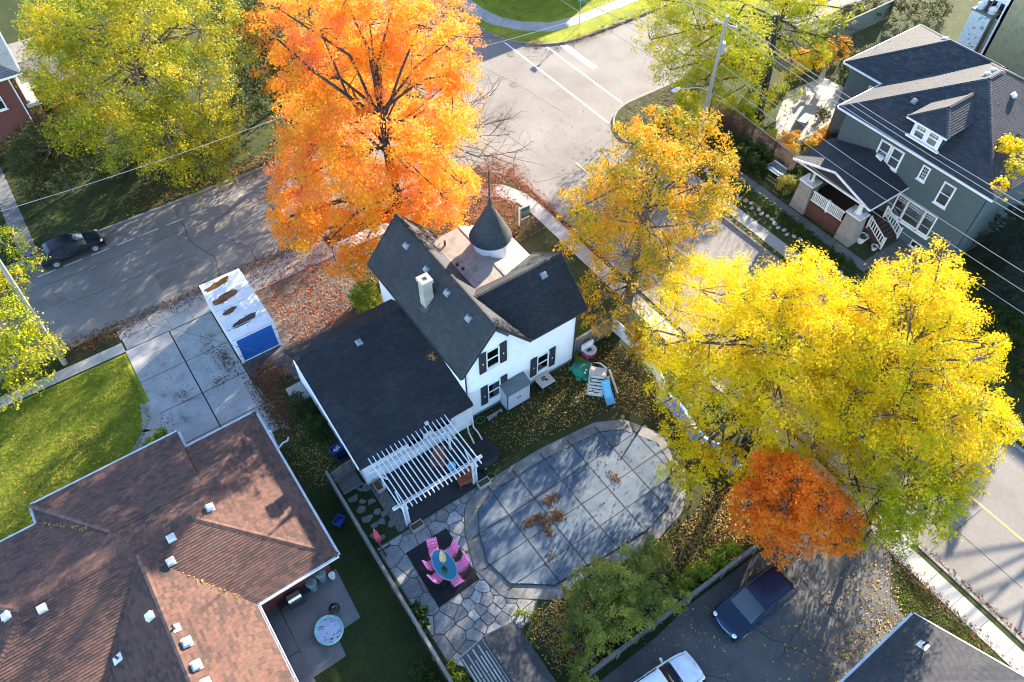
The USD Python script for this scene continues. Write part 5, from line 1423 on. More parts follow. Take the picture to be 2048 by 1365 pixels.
parasol('parasol', 'folded pale yellow parasol standing through the glass dining table', (TX, TY, .066), 0, 2.35, 1.15, .15, (.0, .1), 'parasol_yellow', False)
parasol('parasol', 'folded red parasol on a cross base beside the wooden fence', (3.95, 18.1, .03), 0, 2.3, 1.3, .13, (-.05, .2), 'parasol_red')
def dining_chair(label, loc, rz, src=None):
    if src is not None:
        return copy_of(src, label, loc, rz)
    t = local(thing('patio_chair', label, 'chair', loc, rz, 'pink dotted chairs around the glass table'))
    k = 9; cage = []
    for i in range(k):
        s = i / (k - 1)
        if s < .5:
            x, z = .26 - s * .9, .44 - .05 * s
        else:
            x, z = -.19 - (s - .5) * .42, .415 + (s - .5) * 1.15
        cage.append((x, z))
    def cushion(ptsx, w):
        ring_ = []
        for i, (x, z) in enumerate(ptsx):
            d = R_(ptsx[min(i + 1, len(ptsx) - 1)]) - R_(ptsx[max(i - 1, 0)]); nrm_ = R_([d[1], -d[0]]) / np.hypot(*d)
            if nrm_[1] < 0 and abs(nrm_[1]) > .3: nrm_ = -nrm_
            if abs(nrm_[1]) <= .3 and nrm_[0] < 0: nrm_ = -nrm_
            o = nrm_ * .035
            ring_.append(R_([(x - o[0], -w, z - o[1]), (x + o[0], -w * .96, z + o[1]), (x + o[0] * 1.5, 0, z + o[1] * 1.5), (x + o[0], w * .96, z + o[1]), (x - o[0], w, z - o[1])]))
        return MB().loft([q * 1.16 for q in ring_])
    cushion(cage[:5], .26).build('seat', 'pink_dots', t, smooth=50)
    cushion(cage[4:], .25).build('backrest', 'pink_dots', t, smooth=50)
    for s in (-1, 1):
        MB().tube([(.24, s * .28, 0), (.26, s * .28, .62), (-.1, s * .29, .64), (-.3, s * .27, .6)], .016, 6).build('armrest', 'plastic_dark', t)
        MB().tube([(-.3, s * .25, 0), (-.2, s * .25, .4)], .016, 6).build('leg', 'plastic_dark', t)
    return t
cs = [((868, 1104), (863, 1082), 'pink dotted chair at the table end facing the pergola, nearest the big pale flagstone'), ((900, 1107), (916, 1091), 'pink dotted chair nearest the pool edge at the upper right of the table'),
      ((920, 1134), (937, 1119), 'pink dotted chair on the pool side of the table, middle of the right three'), ((912.6, 1162), (923, 1176), 'pink dotted chair at the table end nearest the garden shed'),
      ((876, 1155), (860, 1165), 'pink dotted chair on the fence side nearest the shed'), ((867, 1130), (846, 1139), 'pink dotted chair on the fence side nearest the red parasol')]
src = None
for sp, bp_, lb in cs:
    s_, b_ = at(*sp, .5), at(*bp_, .8)
    rz = math.atan2(s_[1] - b_[1], s_[0] - b_[0])
    c = dining_chair(lb, (s_[0], s_[1], .066), rz, src)
    src = src or c

# ---------------------------------------------------------------- fences
def board_fence(name, label, a, b, h, mat_, bw=.14, gap=.012, cap=True, post=2.4, lean=0.0, thick=.022, rails=True, cat='fence'):
    a, b = R_([*a, 0.0]), R_([*b, 0.0]); d = b - a; L = np.linalg.norm(d); d = d / L; n = R_([-d[1], d[0], 0])
    t = thing(name, label, cat, a)
    k = int(L / (bw + gap))
    for i in range(k):
        c = a + d * (i + .5) * L / k; hh = h + .02 * rng.normal()
        MB().obox(c + Z * (hh / 2 + .02) + n * .003 * rng.normal(), d * (L / k - gap) / 2, n * thick / 2, Z * (hh / 2 - .02)).build('board', mat_, t)
    for i in range(int(L / post) + 1):
        c = a + d * min(i * post, L)
        MB().obox(c + n * .065 + Z * (h + .08) / 2, d * .05, n * .05, Z * (h + .08) / 2).build('post', mat_, t)
    for z in (.3, h - .25):
        MB().obox((a + b) / 2 + n * .035 + Z * z, d * L / 2, n * .02, Z * .045).build('rail', mat_, t)
    if cap:
        m_ = int(L / post) + 1
        for i in range(m_):
            p, q = a + d * i * post, a + d * min((i + 1) * post, L)
            if np.linalg.norm(q - p) > .1:
                e = .02 * rng.normal()
                MB().beam(p + Z * (h + .06 + e) + n * .02, q + Z * (h + .06 + .02 * rng.normal()) + n * .02, .16, .03).build('cap', mat_, t)
    return t
board_fence('wooden_fence', 'long weathered grey board fence between the patio and the bungalow', (3.42, 23.4), (3.2, 4.5), 1.5, 'wood_grey')
board_fence('wooden_fence', 'low grey board fence beside the navy car', (20.5, 6.3), (9.0, 6.35), 1.1, 'wood_grey', bw=.18)
board_fence('wooden_fence', 'short grey board fence between the white house corner and the lattice', (20.75, 22.75), (24.2, 22.8), 1.5, 'wood_grey')
board_fence('wooden_fence', 'dark green board fence behind the stucco house', (62.0, 38.6), (74.0, 38.6), 1.8, 'wood_green', post=3)
board_fence('wooden_fence', 'leaning old grey picket fence behind the upper yellow tree', (62.0, 46.0), (62.0, 38.7), 1.6, 'wood_grey', bw=.1, gap=.06)
t = thing('slat_fence', 'brown horizontal slat fence with open gaps along the garden', 'fence', (46.95, 32, 0))
for k in range(5):
    y = 36.9 - k * 2.45
    MB().box(46.88, 47.02, y - .06, y + .06, 0, 1.92).build('post', 'wood_brown', t)
    if k < 4:
        for j in range(13):
            MB().box(46.93, 46.965, y - 2.39, y - .061, .1 + j * .138, .1 + j * .138 + .085).build('slat', 'wood_brown', t)
def lattice(label, a, b, h):
    a, b = R_([*a, 0.0]), R_([*b, 0.0]); d = b - a; L = np.linalg.norm(d); d /= L; n = R_([-d[1], d[0], 0])
    t = thing('lattice_panel', label, 'fence', a, group='white lattice panels along the garden edge')
    mb = MB(); pol = [(0, .1), (L, .1), (L, h), (0, h)]
    for s_, off in ((1, .0), (-1, .012)):
        for c in np.arange(-h, L + h, .13):
            q = clip_half(clip_half(pol, 1 / 1.414, s_ / 1.414, (c if s_ > 0 else c - h) / 1.414), -1 / 1.414, -s_ / 1.414, -((c if s_ > 0 else c - h) + .055) / 1.414)
            if len(q) >= 3:
                mb.slab([a + d * x + Z * z + n * (off + .01) for x, z in q], .008, n)
    mb.build('lattice', 'fence_white', t, kind='stuff')
    for x in (0, L):
        MB().obox(a + d * x + Z * (h + .1) / 2, d * .045, n * .045, Z * (h + .1) / 2).build('post', 'fence_white', t)
    MB().obox(a + d * L / 2 + Z * h, d * L / 2, n * .03, Z * .025).build('rail', 'fence_white', t)
lattice('white lattice panel at the foot of the leaning tree trunk', (24.3, 23.0), (24.35, 20.6), 1.4)
lattice('white lattice panel in the middle, half behind orange leaves', (24.35, 20.5), (24.2, 18.6), 1.3)
lattice('white lattice panel nearest the pool, by the grey post', (24.2, 18.5), (23.6, 17.1), 1.3)
solo('garden_post', MB().tube([(23.2, 16.85, 0), (23.35, 17.05, 1.9)], .05, 8), 'pole_wood', 'thin leaning grey post beside the blue tarpaulin', 'post')
q_ = np.linspace(0, 1, 60); w_ = np.linspace(-1, 1, 16)
A_, B_ = np.meshgrid(q_, w_, indexing='ij')
vx = 23.3 + B_ * .42 + .2 * np.sin(A_ * 9); vy = 16.9 - A_ * 6.6
vz = .1 + .62 * np.sqrt(np.clip(1 - B_ ** 2, 0, 1)) * (.75 + .4 * meshkit.fbm(np.stack([vy * 1.3, vx * 1.3, vx * 0], -1), 3, 8)) + .12 * meshkit.fbm(np.stack([vy * 4, vx * 4, vx * 0], -1), 2, 3)
v = np.stack([vx, vy, vz], -1).reshape(-1, 3); q = np.arange(60 * 16).reshape(60, 16); f = np.stack([q[:-1, :-1], q[:-1, 1:], q[1:, 1:], q[1:, :-1]], -1).reshape(-1, 4)
solo('tarpaulin', MB().add(v, np.vstack([f[:, [0, 2, 1]], f[:, [0, 3, 2]]])[:, ::-1]), 'tarp_blue', 'crumpled blue tarpaulin under the big yellow tree', 'tarpaulin', smooth=True)
t = thing('garden_arch', 'low curved wooden gate top beside the fence end', 'gate', (4.2, 23.1, 0))
MB().tube([(3.5 + 1.6 * s, 23.3 + .1 * s, .75 + .55 * math.sin(math.pi * (s * .5 + .15))) for s in np.linspace(0, 1, 12)], .045, 6).build('top_rail', 'wood_grey', t)
for i in range(10):
    s = (i + .5) / 10
    MB().box(3.5 + 1.6 * s - .05, 3.5 + 1.6 * s + .05, 23.28 + .1 * s, 23.31 + .1 * s, .08, .7 + .53 * math.sin(math.pi * (s * .5 + .15))).build('picket', 'wood_grey', t)

# ---------------------------------------------------------------- things in the yard
t = thing('resin_shed', 'pale lilac resin storage shed with dark green lid against the white house', 'shed', (15.6, 22, 0))
sx0, sx1, sy0, sy1 = 14.8, 16.5, 21.6, 22.42
mb = MB().box(sx0, sx1, sy0 + .02, sy1, .05, 1.72)
mb.build('body', 'shed_lilac', t)
for s in (0, 1):
    xa = sx0 + .06 + s * .8; dr = MB()
    for i in range(4):
        dr.box(xa + i * .197, xa + i * .197 + .188, sy0 - .012, sy0 + .018, .1, 1.7)
    dp = dr.build('door', 'shed_lilac', t)
    MB().box(sx0 + (.74 if s == 0 else .9), sx0 + (.78 if s == 0 else .94), sy0 - .05, sy0 - .013, .85, 1.05).build('handle', 'plastic_dark', (dp, t))
MB().slab([(sx0 - .06, sy0 - .1, 1.74), (sx1 + .06, sy0 - .1, 1.74), (sx1 + .06, sy1, 1.95), (sx0 - .06, sy1, 1.95)], .06).build('lid', 'shed_roof', t)
MB().box(sx0 - .015, sx0 + .03, sy0 - .015, sy0 + .03, .05, 1.72).build('corner_trim', 'plastic_dark', t)
MB().box(sx0 - .05, sx1 + .05, sy0 - .05, sy1, 0, .05).build('base', 'plastic_dark', t)
t = thing('water_table', 'square beige plastic play table against the white house', 'table', (17.9, 21.95, 0))
MB().prism(bxy(17.4, 21.5, 18.4, 22.4).buffer(.03), .5, .56).build('top', 'toy_beige', t)
mb = MB()
for i in range(9):
    mb.ball((17.9 + rng.normal() * .12, 21.95 + rng.normal() * .12, .58), (.09, .06, .03), 1)
mb.build('debris', 'litter_brown', t)
for sx in (-.4, .4):
    for sy in (-.36, .36):
        MB().box(17.9 + sx - .04, 17.9 + sx + .04, 21.95 + sy - .04, 21.95 + sy + .04, 0, .5).build('leg', 'plastic_dark', t)
MB().box(17.45, 18.35, 21.55, 22.35, .2, .24).build('shelf', 'plastic_dark', t)
t = thing('sandbox', 'round green turtle-shaped sandbox with white eyes on the leafy lawn', 'sandbox', (20.55, 21.35, 0))
MB().lathe([(.55, 0), (.72, .1), (.74, .24), (.7, .3), (.55, .42), (.3, .5), (0, .53)], (20.6, 21.4, 0), 28).build('shell', 'turtle_green', t, smooth=45)
MB().ball((20.3, 20.72, .2), (.2, .22, .17), 2).build('head', 'turtle_green', t)
for s in (-1, 1):
    MB().ball((20.48 + s * .1, 20.98 + s * .06, .5), .07, 1).build('eye', 'white_paint', t)
    MB().ball((20.6 + s * .62, 21.0, .1), (.22, .2, .1), 1).build('foot', 'turtle_green', t); MB().ball((20.6 + s * .55, 21.9, .1), (.2, .2, .1), 1).build('foot', 'turtle_green', t)
t = thing('play_climber', 'beige toddler climber with slotted wall and light blue slide', 'play set', (20.8, 19.6, 0))
def climb_wall(a, b, top, slots, name, mat_):
    a, b = R_(a), R_(b); up = R_(top)
    d = b - a; mb = MB(); k = slots
    for i in range(k + 1):
        f0, f1 = (i + (.18 if i else 0)) / (k + 1), (i + .82) / (k + 1)
        mb.slab([a + up * f0, b + up * f0, b + up * f1, a + up * f1], .06)
    mb.slab([a, a + d * .1, a + d * .1 + up, a + up], .065); mb.slab([b - d * .1, b, b + up, b - d * .1 + up], .065)
    mb.build(name, mat_, t)
climb_wall((19.75, 19.15, 0), (20.45, 18.55, 0), (.75, .95, 1.15), 5, 'climbing_wall', 'toy_beige') if False else None
# the slotted wall leans back from lower left, the slide runs down beside it
climb_wall((19.6, 19.75, 0.05), (20.35, 19.0, 0.05), (.62, .62, 1.0), 5, 'climbing_wall', 'toy_beige')
MB().slab([(20.25, 20.35, 1.0), (20.95, 19.65, 1.0), (21.45, 20.1, 1.0), (20.75, 20.85, 1.0)], .06).build('platform', 'toy_beige', t)
MB().tube([(20.3, 20.4, 1.0), (20.4, 20.5, 1.35), (20.8, 20.85, 1.35), (21.2, 20.5, 1.35), (21.45, 20.15, 1.0)], .05, 8).build('rail', 'toy_beige', t)
climb_wall((20.95, 19.6, 0.0), (21.5, 20.1, 0), (0.02, 0.02, 1.05), 2, 'side_panel', 'toy_beige')
MB().slab([(21.0, 19.6, 1.02), (20.6, 18.9, .02), (20.72, 18.8, .02), (21.15, 19.5, 1.02)], .05).build('side_panel', 'toy_beige', t)
MB().slab([(21.5, 20.0, 1.02), (21.25, 18.7, .02), (21.37, 18.65, .02), (21.6, 19.9, 1.02)], .05).build('side_panel', 'toy_beige', t)
sl_ = []
for s in np.linspace(0, 1, 10):
    c_ = R_([20.75, 19.45, .98]) + R_([-.28, -1.0, -.92]) * s + R_([0, 0, -.12 * math.sin(math.pi * s)]) + (R_([-.1, -.2, .07]) * max(0, s - .85) / .15)
    w = R_([.27, -.08, 0])
    sl_.append(R_([c_ - w + (0, 0, .12), c_ - w * .85, c_ + w * .85, c_ + w + (0, 0, .12), c_ + w * .9 - (0, 0, .04), c_ - w * .9 - (0, 0, .04)]))
MB().loft(sl_).build('slide', 'slide_blue', t, smooth=40)
for (x, y, z), m_ in (((20.25, 20.05, .62), 'toy_orange'), ((20.1, 20.05, .85), 'turtle_green'), ((20.5, 19.75, .85), 'turtle_green'), ((19.95, 19.6, .35), 'bin_blue')):
    MB().ball((x, y, z + .06), (.07, .07, .05), 1).build('knob', m_, t)
t = thing('toy_kitchen', 'white and pink plastic play sink by the fence corner', 'toy', (21.75, 22.1, 0))
MB().box(21.3, 22.1, 21.9, 22.45, 0, .62).build('cabinet', 'toy_pink', t)
MB().lathe([(.42, .62), (.46, .74), (.38, .76), (.34, .68), (0, .66)], (21.7, 22.1, 0), 20).build('basin', 'vent_pale', t)
MB().box(21.25, 22.15, 22.3, 22.45, .6, 1.15).build('back_panel', 'white_paint', t)
MB().box(21.5, 21.8, 22.0, 22.2, .69, .74).build('dish', 'plastic_dark', t)
mb = MB()
for i in range(7):
    mb.box(13.45 + i * .16, 13.57 + i * .16, 21.75 + .05 * rng.normal(), 21.95, 0, .12)
solo('edging_stones', mb, 'concrete', 'row of small pale edging stones between hose and resin shed', 'stones')
t = local(thing('garden_hose', 'loose green hose heap against the white house wall', 'hose', (13.0, 22.0, 0)))
MB().tube([(.32 * math.cos(a) * (1 + .1 * math.sin(a * 1.7)), .22 * math.sin(a), .05 + .1 * abs(math.sin(a * .6))) for a in np.linspace(0, 22, 110)], .018, 6).build('coil', 'hose_green', t)
t = local(thing('recycling_bin', 'blue recycling bin with bottles beside the garage wing', 'bin', (4.72, 25.1, 0), .15))
MB().loft([R_([(x * s, y * s, z) for x, y in ((-.36, -.26), (.36, -.26), (.36, .26), (-.36, .26))]) for s, z in ((.85, 0), (1, .4), (1.06, .4), (1.06, .44), (.96, .44), (.82, .08))], caps=True).build('bin', 'bin_blue', t)
mb = MB()
for i in range(9):
    mb.tube([(rng.uniform(-.22, .22), rng.uniform(-.15, .15), .3), (rng.uniform(-.25, .25), rng.uniform(-.18, .18), .5)], .045, 6)
mb.build('bottles', 'vent_pale', t)
t = local(thing('recycling_bin', 'dark bin in the shade below the blue recycling bin', 'bin', (4.82, 24.3, 0), .1))
MB().loft([R_([(x * s, y * s, z) for x, y in ((-.36, -.26), (.36, -.26), (.36, .26), (-.36, .26))]) for s, z in ((.85, 0), (1, .4), (1.06, .4), (1.06, .44), (.96, .44), (.82, .08))], caps=True).build('bin', 'plastic_dark', t)
t = local(thing('recycling_bin', 'dull blue bin tipped in the gap between fence and bungalow', 'bin', (2.75, 20.9, 0), .5))
MB().loft([R_([(x * s, y * s, z) for x, y in ((-.3, -.22), (.3, -.22), (.3, .22), (-.3, .22))]) for s, z in ((.85, 0), (1, .36), (1.06, .36), (1.06, .4), (.96, .4), (.82, .08))], caps=True).build('bin', 'bin_blue', t)
# bungalow's back patio
pb = thing('back_patio', kind='structure', loc=(0, 17, 0))
MB().prism(Polygon([(-2.05, 18.5), (1.35, 18.6), (1.2, 15.5), (-.2, 15.45), (-.3, 14.2), (-2.1, 14.2)]), -.02, .03).build('slab', 'concrete_dark', pb)
MB().box(-3.3, -2.1, 15.8, 18.6, -.02, .026).build('slab', 'concrete_dark', pb); MB().box(-3.2, -2.1, 5, 15.76, -.02, .03).build('slab', 'concrete_dark', pb)
t = thing('gas_barbecue', 'black gas barbecue with steel lid on the bungalow patio', 'barbecue', (-1.2, 18.1, 0))
MB().box(-1.55, -.75, 17.85, 18.35, .1, .8).build('cabinet', 'plastic_dark', t)
MB().loft([R_([(-1.5, y, z) for y, z in ((17.86, .8), (17.86, .95), (17.95, 1.08), (18.2, 1.1), (18.33, .98), (18.33, .8))]), R_([(-.8, y, z) for y, z in ((17.86, .8), (17.86, .95), (17.95, 1.08), (18.2, 1.1), (18.33, .98), (18.33, .8))])]).build('lid', 'steel', t)
MB().box(-2.05, -1.56, 17.88, 18.32, .78, .82).build('side_shelf', 'plastic_dark', t); MB().box(-.74, -.3, 17.88, 18.32, .78, .82).build('side_shelf', 'plastic_dark', t)
MB().tube([(-1.42, 17.8, .92), (-.88, 17.8, .92)], .018, 6).build('handle', 'chrome', t)
for lb, x, y in (('pale green lidded bin nearer the barbecue', -.1, 18.3), ('pale green lidded bin farther from the barbecue, by the white bucket', .52, 18.5)):
    t = local(thing('garbage_bin', lb, 'bin', (x, y, .03), .3, 'lidded bins against the bungalow wall'))
    MB().lathe([(.21, 0), (.27, .7), (.29, .7), (.29, .74)], n=20).build('bin', 'bin_green', t)
    MB().lathe([(.3, .74), (.3, .79), (.2, .84), (0, .86)], n=20).build('lid', 'bin_green', t)
    MB().tube([(-.08, 0, .85), (-.06, 0, .9), (.06, 0, .9), (.08, 0, .85)], .015, 6).build('handle', 'bin_green', t)
t = local(thing('bucket', 'white plastic bucket at the patio corner', 'bucket', (1.0, 18.25, .03)))
MB().lathe([(.14, 0), (.17, .36), (.18, .36), (.18, .38), (0, .385)], n=18).build('pail', 'white_paint', t); MB().tube([(-.17, 0, .34), (0, -.15, .4), (.17, 0, .34)], .008, 5).build('handle', 'plastic_dark', t)
t = local(thing('kettle_barbecue', 'round black kettle barbecue beside the paddling pool', 'barbecue', (.3, 16.45, .03)))
MB().ball((0, 0, .62), (.29, .29, .2), 2).build('bowl', 'car_black', t)
for i in range(3):
    a = i * 2.1; MB().tube([(.16 * math.cos(a), .16 * math.sin(a), .5), (.27 * math.cos(a), .27 * math.sin(a), 0)], .014, 6).build('leg', 'metal_grey', t)
MB().tube([(-.06, 0, .82), (-.05, 0, .87), (.05, 0, .87), (.06, 0, .82)], .015, 6).build('handle', 'vent_pale', t)
t = local(thing('paddling_pool', 'round paddling pool with turquoise rim full of still water', 'pool', (-.42, 15.75, .03)))
MB().lathe([(.62, 0), (.66, .1), (.7, .26), (.74, .3), (.7, .34), (.64, .3), (.6, .1)], n=32, sx=1.0, sy=1.08).build('wall', 'pool_rim', t, smooth=50)
MB().lathe([(0, .22), (.66, .22)], n=32, sx=1.0, sy=1.08).build('water', 'pool_water', t)
mb = MB()
for i in range(26):
    a, r = rng.uniform(0, 6.28), .62 * rng.random() ** .4; mb.ball((r * math.cos(a), r * math.sin(a), .225), (.03 + .04 * rng.random(), .025, .006), 1)
mb.build('floating_leaves', 'bark_dark', t)
# street furniture
t = local(thing('house_sign', 'dark green hanging house sign on a white yard post', 'sign', (25.15, 34.95, 0), 0))
MB().box(-.045, .045, -.045, .045, 0, 1.9).box(.045, 1.0, -.035, .035, 1.66, 1.75).build('post', 'white_paint', t)
bd_ = MB().box(.2, .95, -.015, .015, .62, 1.58).build('board', 'sign_green', t)
MB().box(.27, .88, -.022, -.016, .78, 1.35).build('picture', 'sign_photo', (bd_, t)); MB().box(.2, .95, -.024, -.017, .5, .615).box(.2, .95, -.014, .014, .5, .615).build('strip', 'white_paint', (bd_, t))
for x in (.3, .85):
    MB().tube([(x, 0, 1.66), (x, 0, 1.58)], .008, 5).build('chain', 'chrome', t)
t = local(thing('street_sign', 'green street name sign on a thin pole at the far corner', 'sign', (46.9, 55.25, 0)))
MB().tube([(0, 0, 0), (0, 0, 2.55)], .035, 8).build('pole', 'metal_grey', t)
MB().box(-.4, .4, -.012, .012, 2.55, 2.75).build('name_plate', 'street_green', t); MB().box(-.012, .012, -.4, .4, 2.77, 2.97).build('name_plate', 'street_green', t)
MB().lathe([(0, 0), (.3, 0), (.3, .012), (0, .012)], n=8).build('plate', 'metal_grey', t) if False else None
for x, y, lb in ((38.47, 55.1, 'iron manhole cover nearer the far corner pavement'), (35.8, 50.8, 'iron manhole cover in the middle of the crossing')):
    t = local(thing('manhole_cover', lb, 'manhole cover', (x, y, -.12), 0, 'manhole covers in the crossing'))
    MB().lathe([(0, .008), (.36, .008), (.38, .0)], n=24).build('lid', 'manhole_iron', t); MB().lathe([(.4, .0), (.4, .01), (.46, .01), (.46, 0)], n=24).build('frame', 'concrete_dark', t)
t = thing('utility_pole', 'grey wooden utility pole with a street lamp arm by the slat fence', 'utility pole', (41.15, 32.75, 0))
top = R_([41.6, 33.1, 12.5])
MB().tube([(41.15, 32.75, 0), (41.37, 32.92, 6), top], [.17, .15, .11], 12).build('pole', 'pole_wood', t)
MB().tube([(41.4, 32.95, 6.7), (40.6, 33.4, 7.05), (39.4, 34.0, 7.05)], .04, 8).build('lamp_arm', 'metal_grey', t)
MB().ball((39.0, 34.2, 7.03), (.42, .2, .1), 2).build('lamp_head', 'vent_pale', t)
MB().beam((41.3, 33.9, 11.9), (41.85, 32.2, 11.9), .1, .12).build('cross_arm', 'pole_wood', t)
MB().tube([(41.75, 33.05, 9.6), (41.75, 33.05, 10.5)], .2, 12).build('transformer', 'metal_grey', t)
for i, q in enumerate(((41.33, 33.75, 11.96), (41.6, 33.0, 12.5), (41.82, 32.3, 11.96))):
    MB().tube([q, R_(q) + (0, 0, .16)], .04, 8).build('insulator', 'vent_pale', t)
t = thing('utility_pole', 'leaning wooden utility pole among yellow leaves at the left edge', 'utility pole', (-6.9, 41.35, 0))
MB().tube([(-6.9, 41.35, 0), (-6.5, 41.65, 8), (-6.35, 41.8, 11)], [.17, .14, .12], 12).build('pole', 'pole_wood', t)
MB().beam((-6.4, 41.0, 10.5), (-6.4, 42.6, 10.5), .1, .12).build('cross_arm', 'pole_wood', t)
def wire(label, pts, sag=.4, r=.017, m_='wire', group='overhead wires'):
    out = []
    for a, b in zip(pts[:-1], pts[1:]):
        a, b = R_(a, dtype=float), R_(b, dtype=float)
        for s in np.linspace(0, 1, 17)[:-1]:
            out.append(a + (b - a) * s - Z * sag * 4 * s * (1 - s))
    out.append(R_(pts[-1], dtype=float))
    solo('overhead_wire', MB().tube(out, r, 5), m_, label, 'wire', group)
for z, dx, lb in ((12.1, -.27, 'overhead wire running on the street side of the cross arm'), (12.66, 0.0, 'topmost overhead wire over the stucco house'), (12.1, .25, 'overhead wire running on the house side of the cross arm'), (9.0, .05, 'middle overhead wire below the cross arm'), (7.9, .05, 'lower overhead wire over the porch roof'), (6.6, .05, 'lowest thin overhead wire over the porch')):
    wire(lb, [(41.6 + dx * 1.0, 76, z), (41.6 + dx * 1.0, 33.05 - dx * 3, z), (41.6 + dx, -8, z)], .9)
wire('pale overhead wire crossing the upper left trees', [at(-60, 441, 8.5), at(640, 205, 8.8)], .3)
wire('overhead wire crossing the crossing diagonally', [at(960, 95, 8.5), at(1330, -20, 9.0)], .2)
wire('thin dark service wire from the left pole to the garage gable', [(-6.5, 41.65, 7.6), (4.95, 29.4, 4.3)], .35, .012, 'wire_dark')
wire('dark wire dipping from the corner pole to the crossing', [(41.5, 33.0, 9.4), (36, 60, 9.6), (33, 78, 9.6)], .5, .013, 'wire_dark')
# garden of the stucco house
t = thing('garden_bench', 'pale blue garden bench in front of the slat fence', 'bench', (45.6, 27.9, 0))
for i in range(4):
    MB().box(45.3 + i * .12, 45.3 + i * .12 + .1, 27.2, 28.7, .42, .45).build('seat_slat', 'bench_blue', t)
for i in range(10):
    y = 27.27 + i * .15
    MB().beam((45.8, y, .45), (45.95, y, .95), .03, .05).build('back_slat', 'bench_blue', t)
MB().beam((45.95, 27.2, .95), (45.95, 28.7, .95), .06, .06).build('top_rail', 'bench_blue', t)
for y in (27.22, 28.68):
    for x in (45.33, 45.78):
        MB().box(x - .025, x + .025, y - .025, y + .025, 0, .44).build('leg', 'bench_blue', t)
    MB().beam((45.28, y, .66), (45.9, y, .66), .06, .035).build('armrest', 'bench_blue', t)
setting('garden_terrace', MB().prism(Polygon([(48.6, 30.6), (51.8, 29.6), (53.2, 29.9), (60.0, 30.4), (60.0, 35.2), (55.2, 35.4), (51.5, 33.2)]), 0, .02), 'gravel')
t = thing('garden_table', 'round white garden table in the gravel terrace', 'table', (57.1, 33.1, 0))
MB().lathe([(0, .72), (.75, .72), (.75, .76), (0, .76)], (57.1, 33.1, 0), 28).build('top', 'white_paint', t); MB().lathe([(.07, 0), (.07, .72)], (57.1, 33.1, 0), 10).lathe([(.4, .02), (.4, .05), (0, .06)], (57.1, 33.1, 0), 16).build('pedestal', 'white_paint', t)
for i, (a, lb) in enumerate(((.6, 'white garden chair on the far side of the round table'), (2.5, 'white garden chair at the left of the round table'), (4.3, 'white garden chair nearest the house by the round table'))):
    x, y = 57.1 + 1.15 * math.cos(a), 33.1 + 1.15 * math.sin(a)
    t = local(thing('garden_chair', lb, 'chair', (x, y, .02), a + math.pi, 'white chairs around the garden table'))
    MB().box(-.25, .25, -.25, .25, .4, .44).build('seat', 'white_paint', t); MB().slab([(-.24, .25, .44), (-.24, -.25, .44), (-.34, -.25, .95), (-.34, .25, .95)][::-1], .03).build('backrest', 'white_paint', t)
    for sx in (-.22, .22):
        for sy in (-.22, .22): MB().box(sx - .02, sx + .02, sy - .02, sy + .02, 0, .4).build('leg', 'white_paint', t)
parasol('parasol', 'folded beige parasol beside the white garden table', (57.6, 33.9, .02), 0, 2.6, 1.7, .2, (.1, .1), 'wood_pale', False)
t = thing('stone_lounger', 'grey stone lounger in the planted bed beside the gravel terrace', 'lounger', (53.2, 31.2, 0))
MB().slab([(52.2, 31.7, .5), (52.5, 30.9, .5), (54.0, 31.4, .35), (53.8, 32.0, .35)], .12).build('seat', 'concrete', t); MB().slab([(51.4, 31.3, 1.0), (51.8, 30.4, 1.0), (52.5, 30.9, .5), (52.2, 31.7, .5)], .1).build('backrest', 'concrete_dark', t); MB().box(52.6, 53.2, 31.2, 31.6, 0, .36).build('base', 'concrete', t)
for x, y, r, lb in ((51.0, 29.2, .3, 'pale round stone ball in the flower bed'), (50.3, 30.6, .22, 'small pale garden stone near the slat fence')):
    solo('garden_stone', MB().ball((x, y, .15), (r, r, r * .8), 2), 'concrete', lb, 'stone')
for x, y, s, lb in ((45.05, 18.85, 1.0, 'large pale blue plant pot beside the porch pillar'), (45.2, 17.75, .6, 'small white plant pot at the foot of the steps')):
    t = local(thing('plant_pot', lb, 'plant pot', (x, y, 0)))
    MB().lathe([(.2 * s, 0), (.3 * s, .3 * s), (.42 * s, .62 * s), (.45 * s, .66 * s), (.38 * s, .66 * s), (.3 * s, .5 * s), (0, .5 * s)], n=20).build('pot', 'white_paint', t, smooth=40)
    mb = MB(); c_ = rng.normal(size=(120, 3)) * (.14 * s, .14 * s, .1 * s) + (0, 0, .62 * s); n_ = rng.normal(size=(120, 3)) + (0, 0, 1); n_ /= np.linalg.norm(n_, axis=1, keepdims=True)
    v, f = leaf_quads(c_, .12 * s, n_, None, None); MB().add(v, f, 4).build('plant', 'leaf_green', t)
mb = MB()
for i in range(34):
    y = 32 - i * .45; mb.ball((41.35 + .12 * rng.normal(), y, .05), (.13 + .1 * rng.random(), .12 + .1 * rng.random(), .1), 1)
solo('border_stones', mb, 'concrete', 'row of small rocks edging the garden along the far pavement', 'stones', kind='stuff')
pth = thing('path', kind='structure', loc=(43.4, 25, 0))
for i in range(9):
    MB().box(42.8, 43.7, 29.5 - i * 1.6, 31.06 - i * 1.6, -.02, .02).build('slab', 'concrete_dark', pth)
bp = thing('brick_path', kind='structure', loc=(45, 15, 0))
mb = MB()
for i in range(40):
    for j in range(24):
        mb.box(43.6 + i * .115, 43.6 + i * .115 + .105, 17.2 - j * .215 - (i % 2) * .1, 17.2 - j * .215 + .2 - (i % 2) * .1, 0, .03 + .006 * rng.random())
mb.build('pavers', 'paver', bp, kind='stuff')
# ---------------------------------------------------------------- trees and shrubs
def unit(v):
    return v / (np.linalg.norm(v, axis=-1, keepdims=True) + 1e-9)

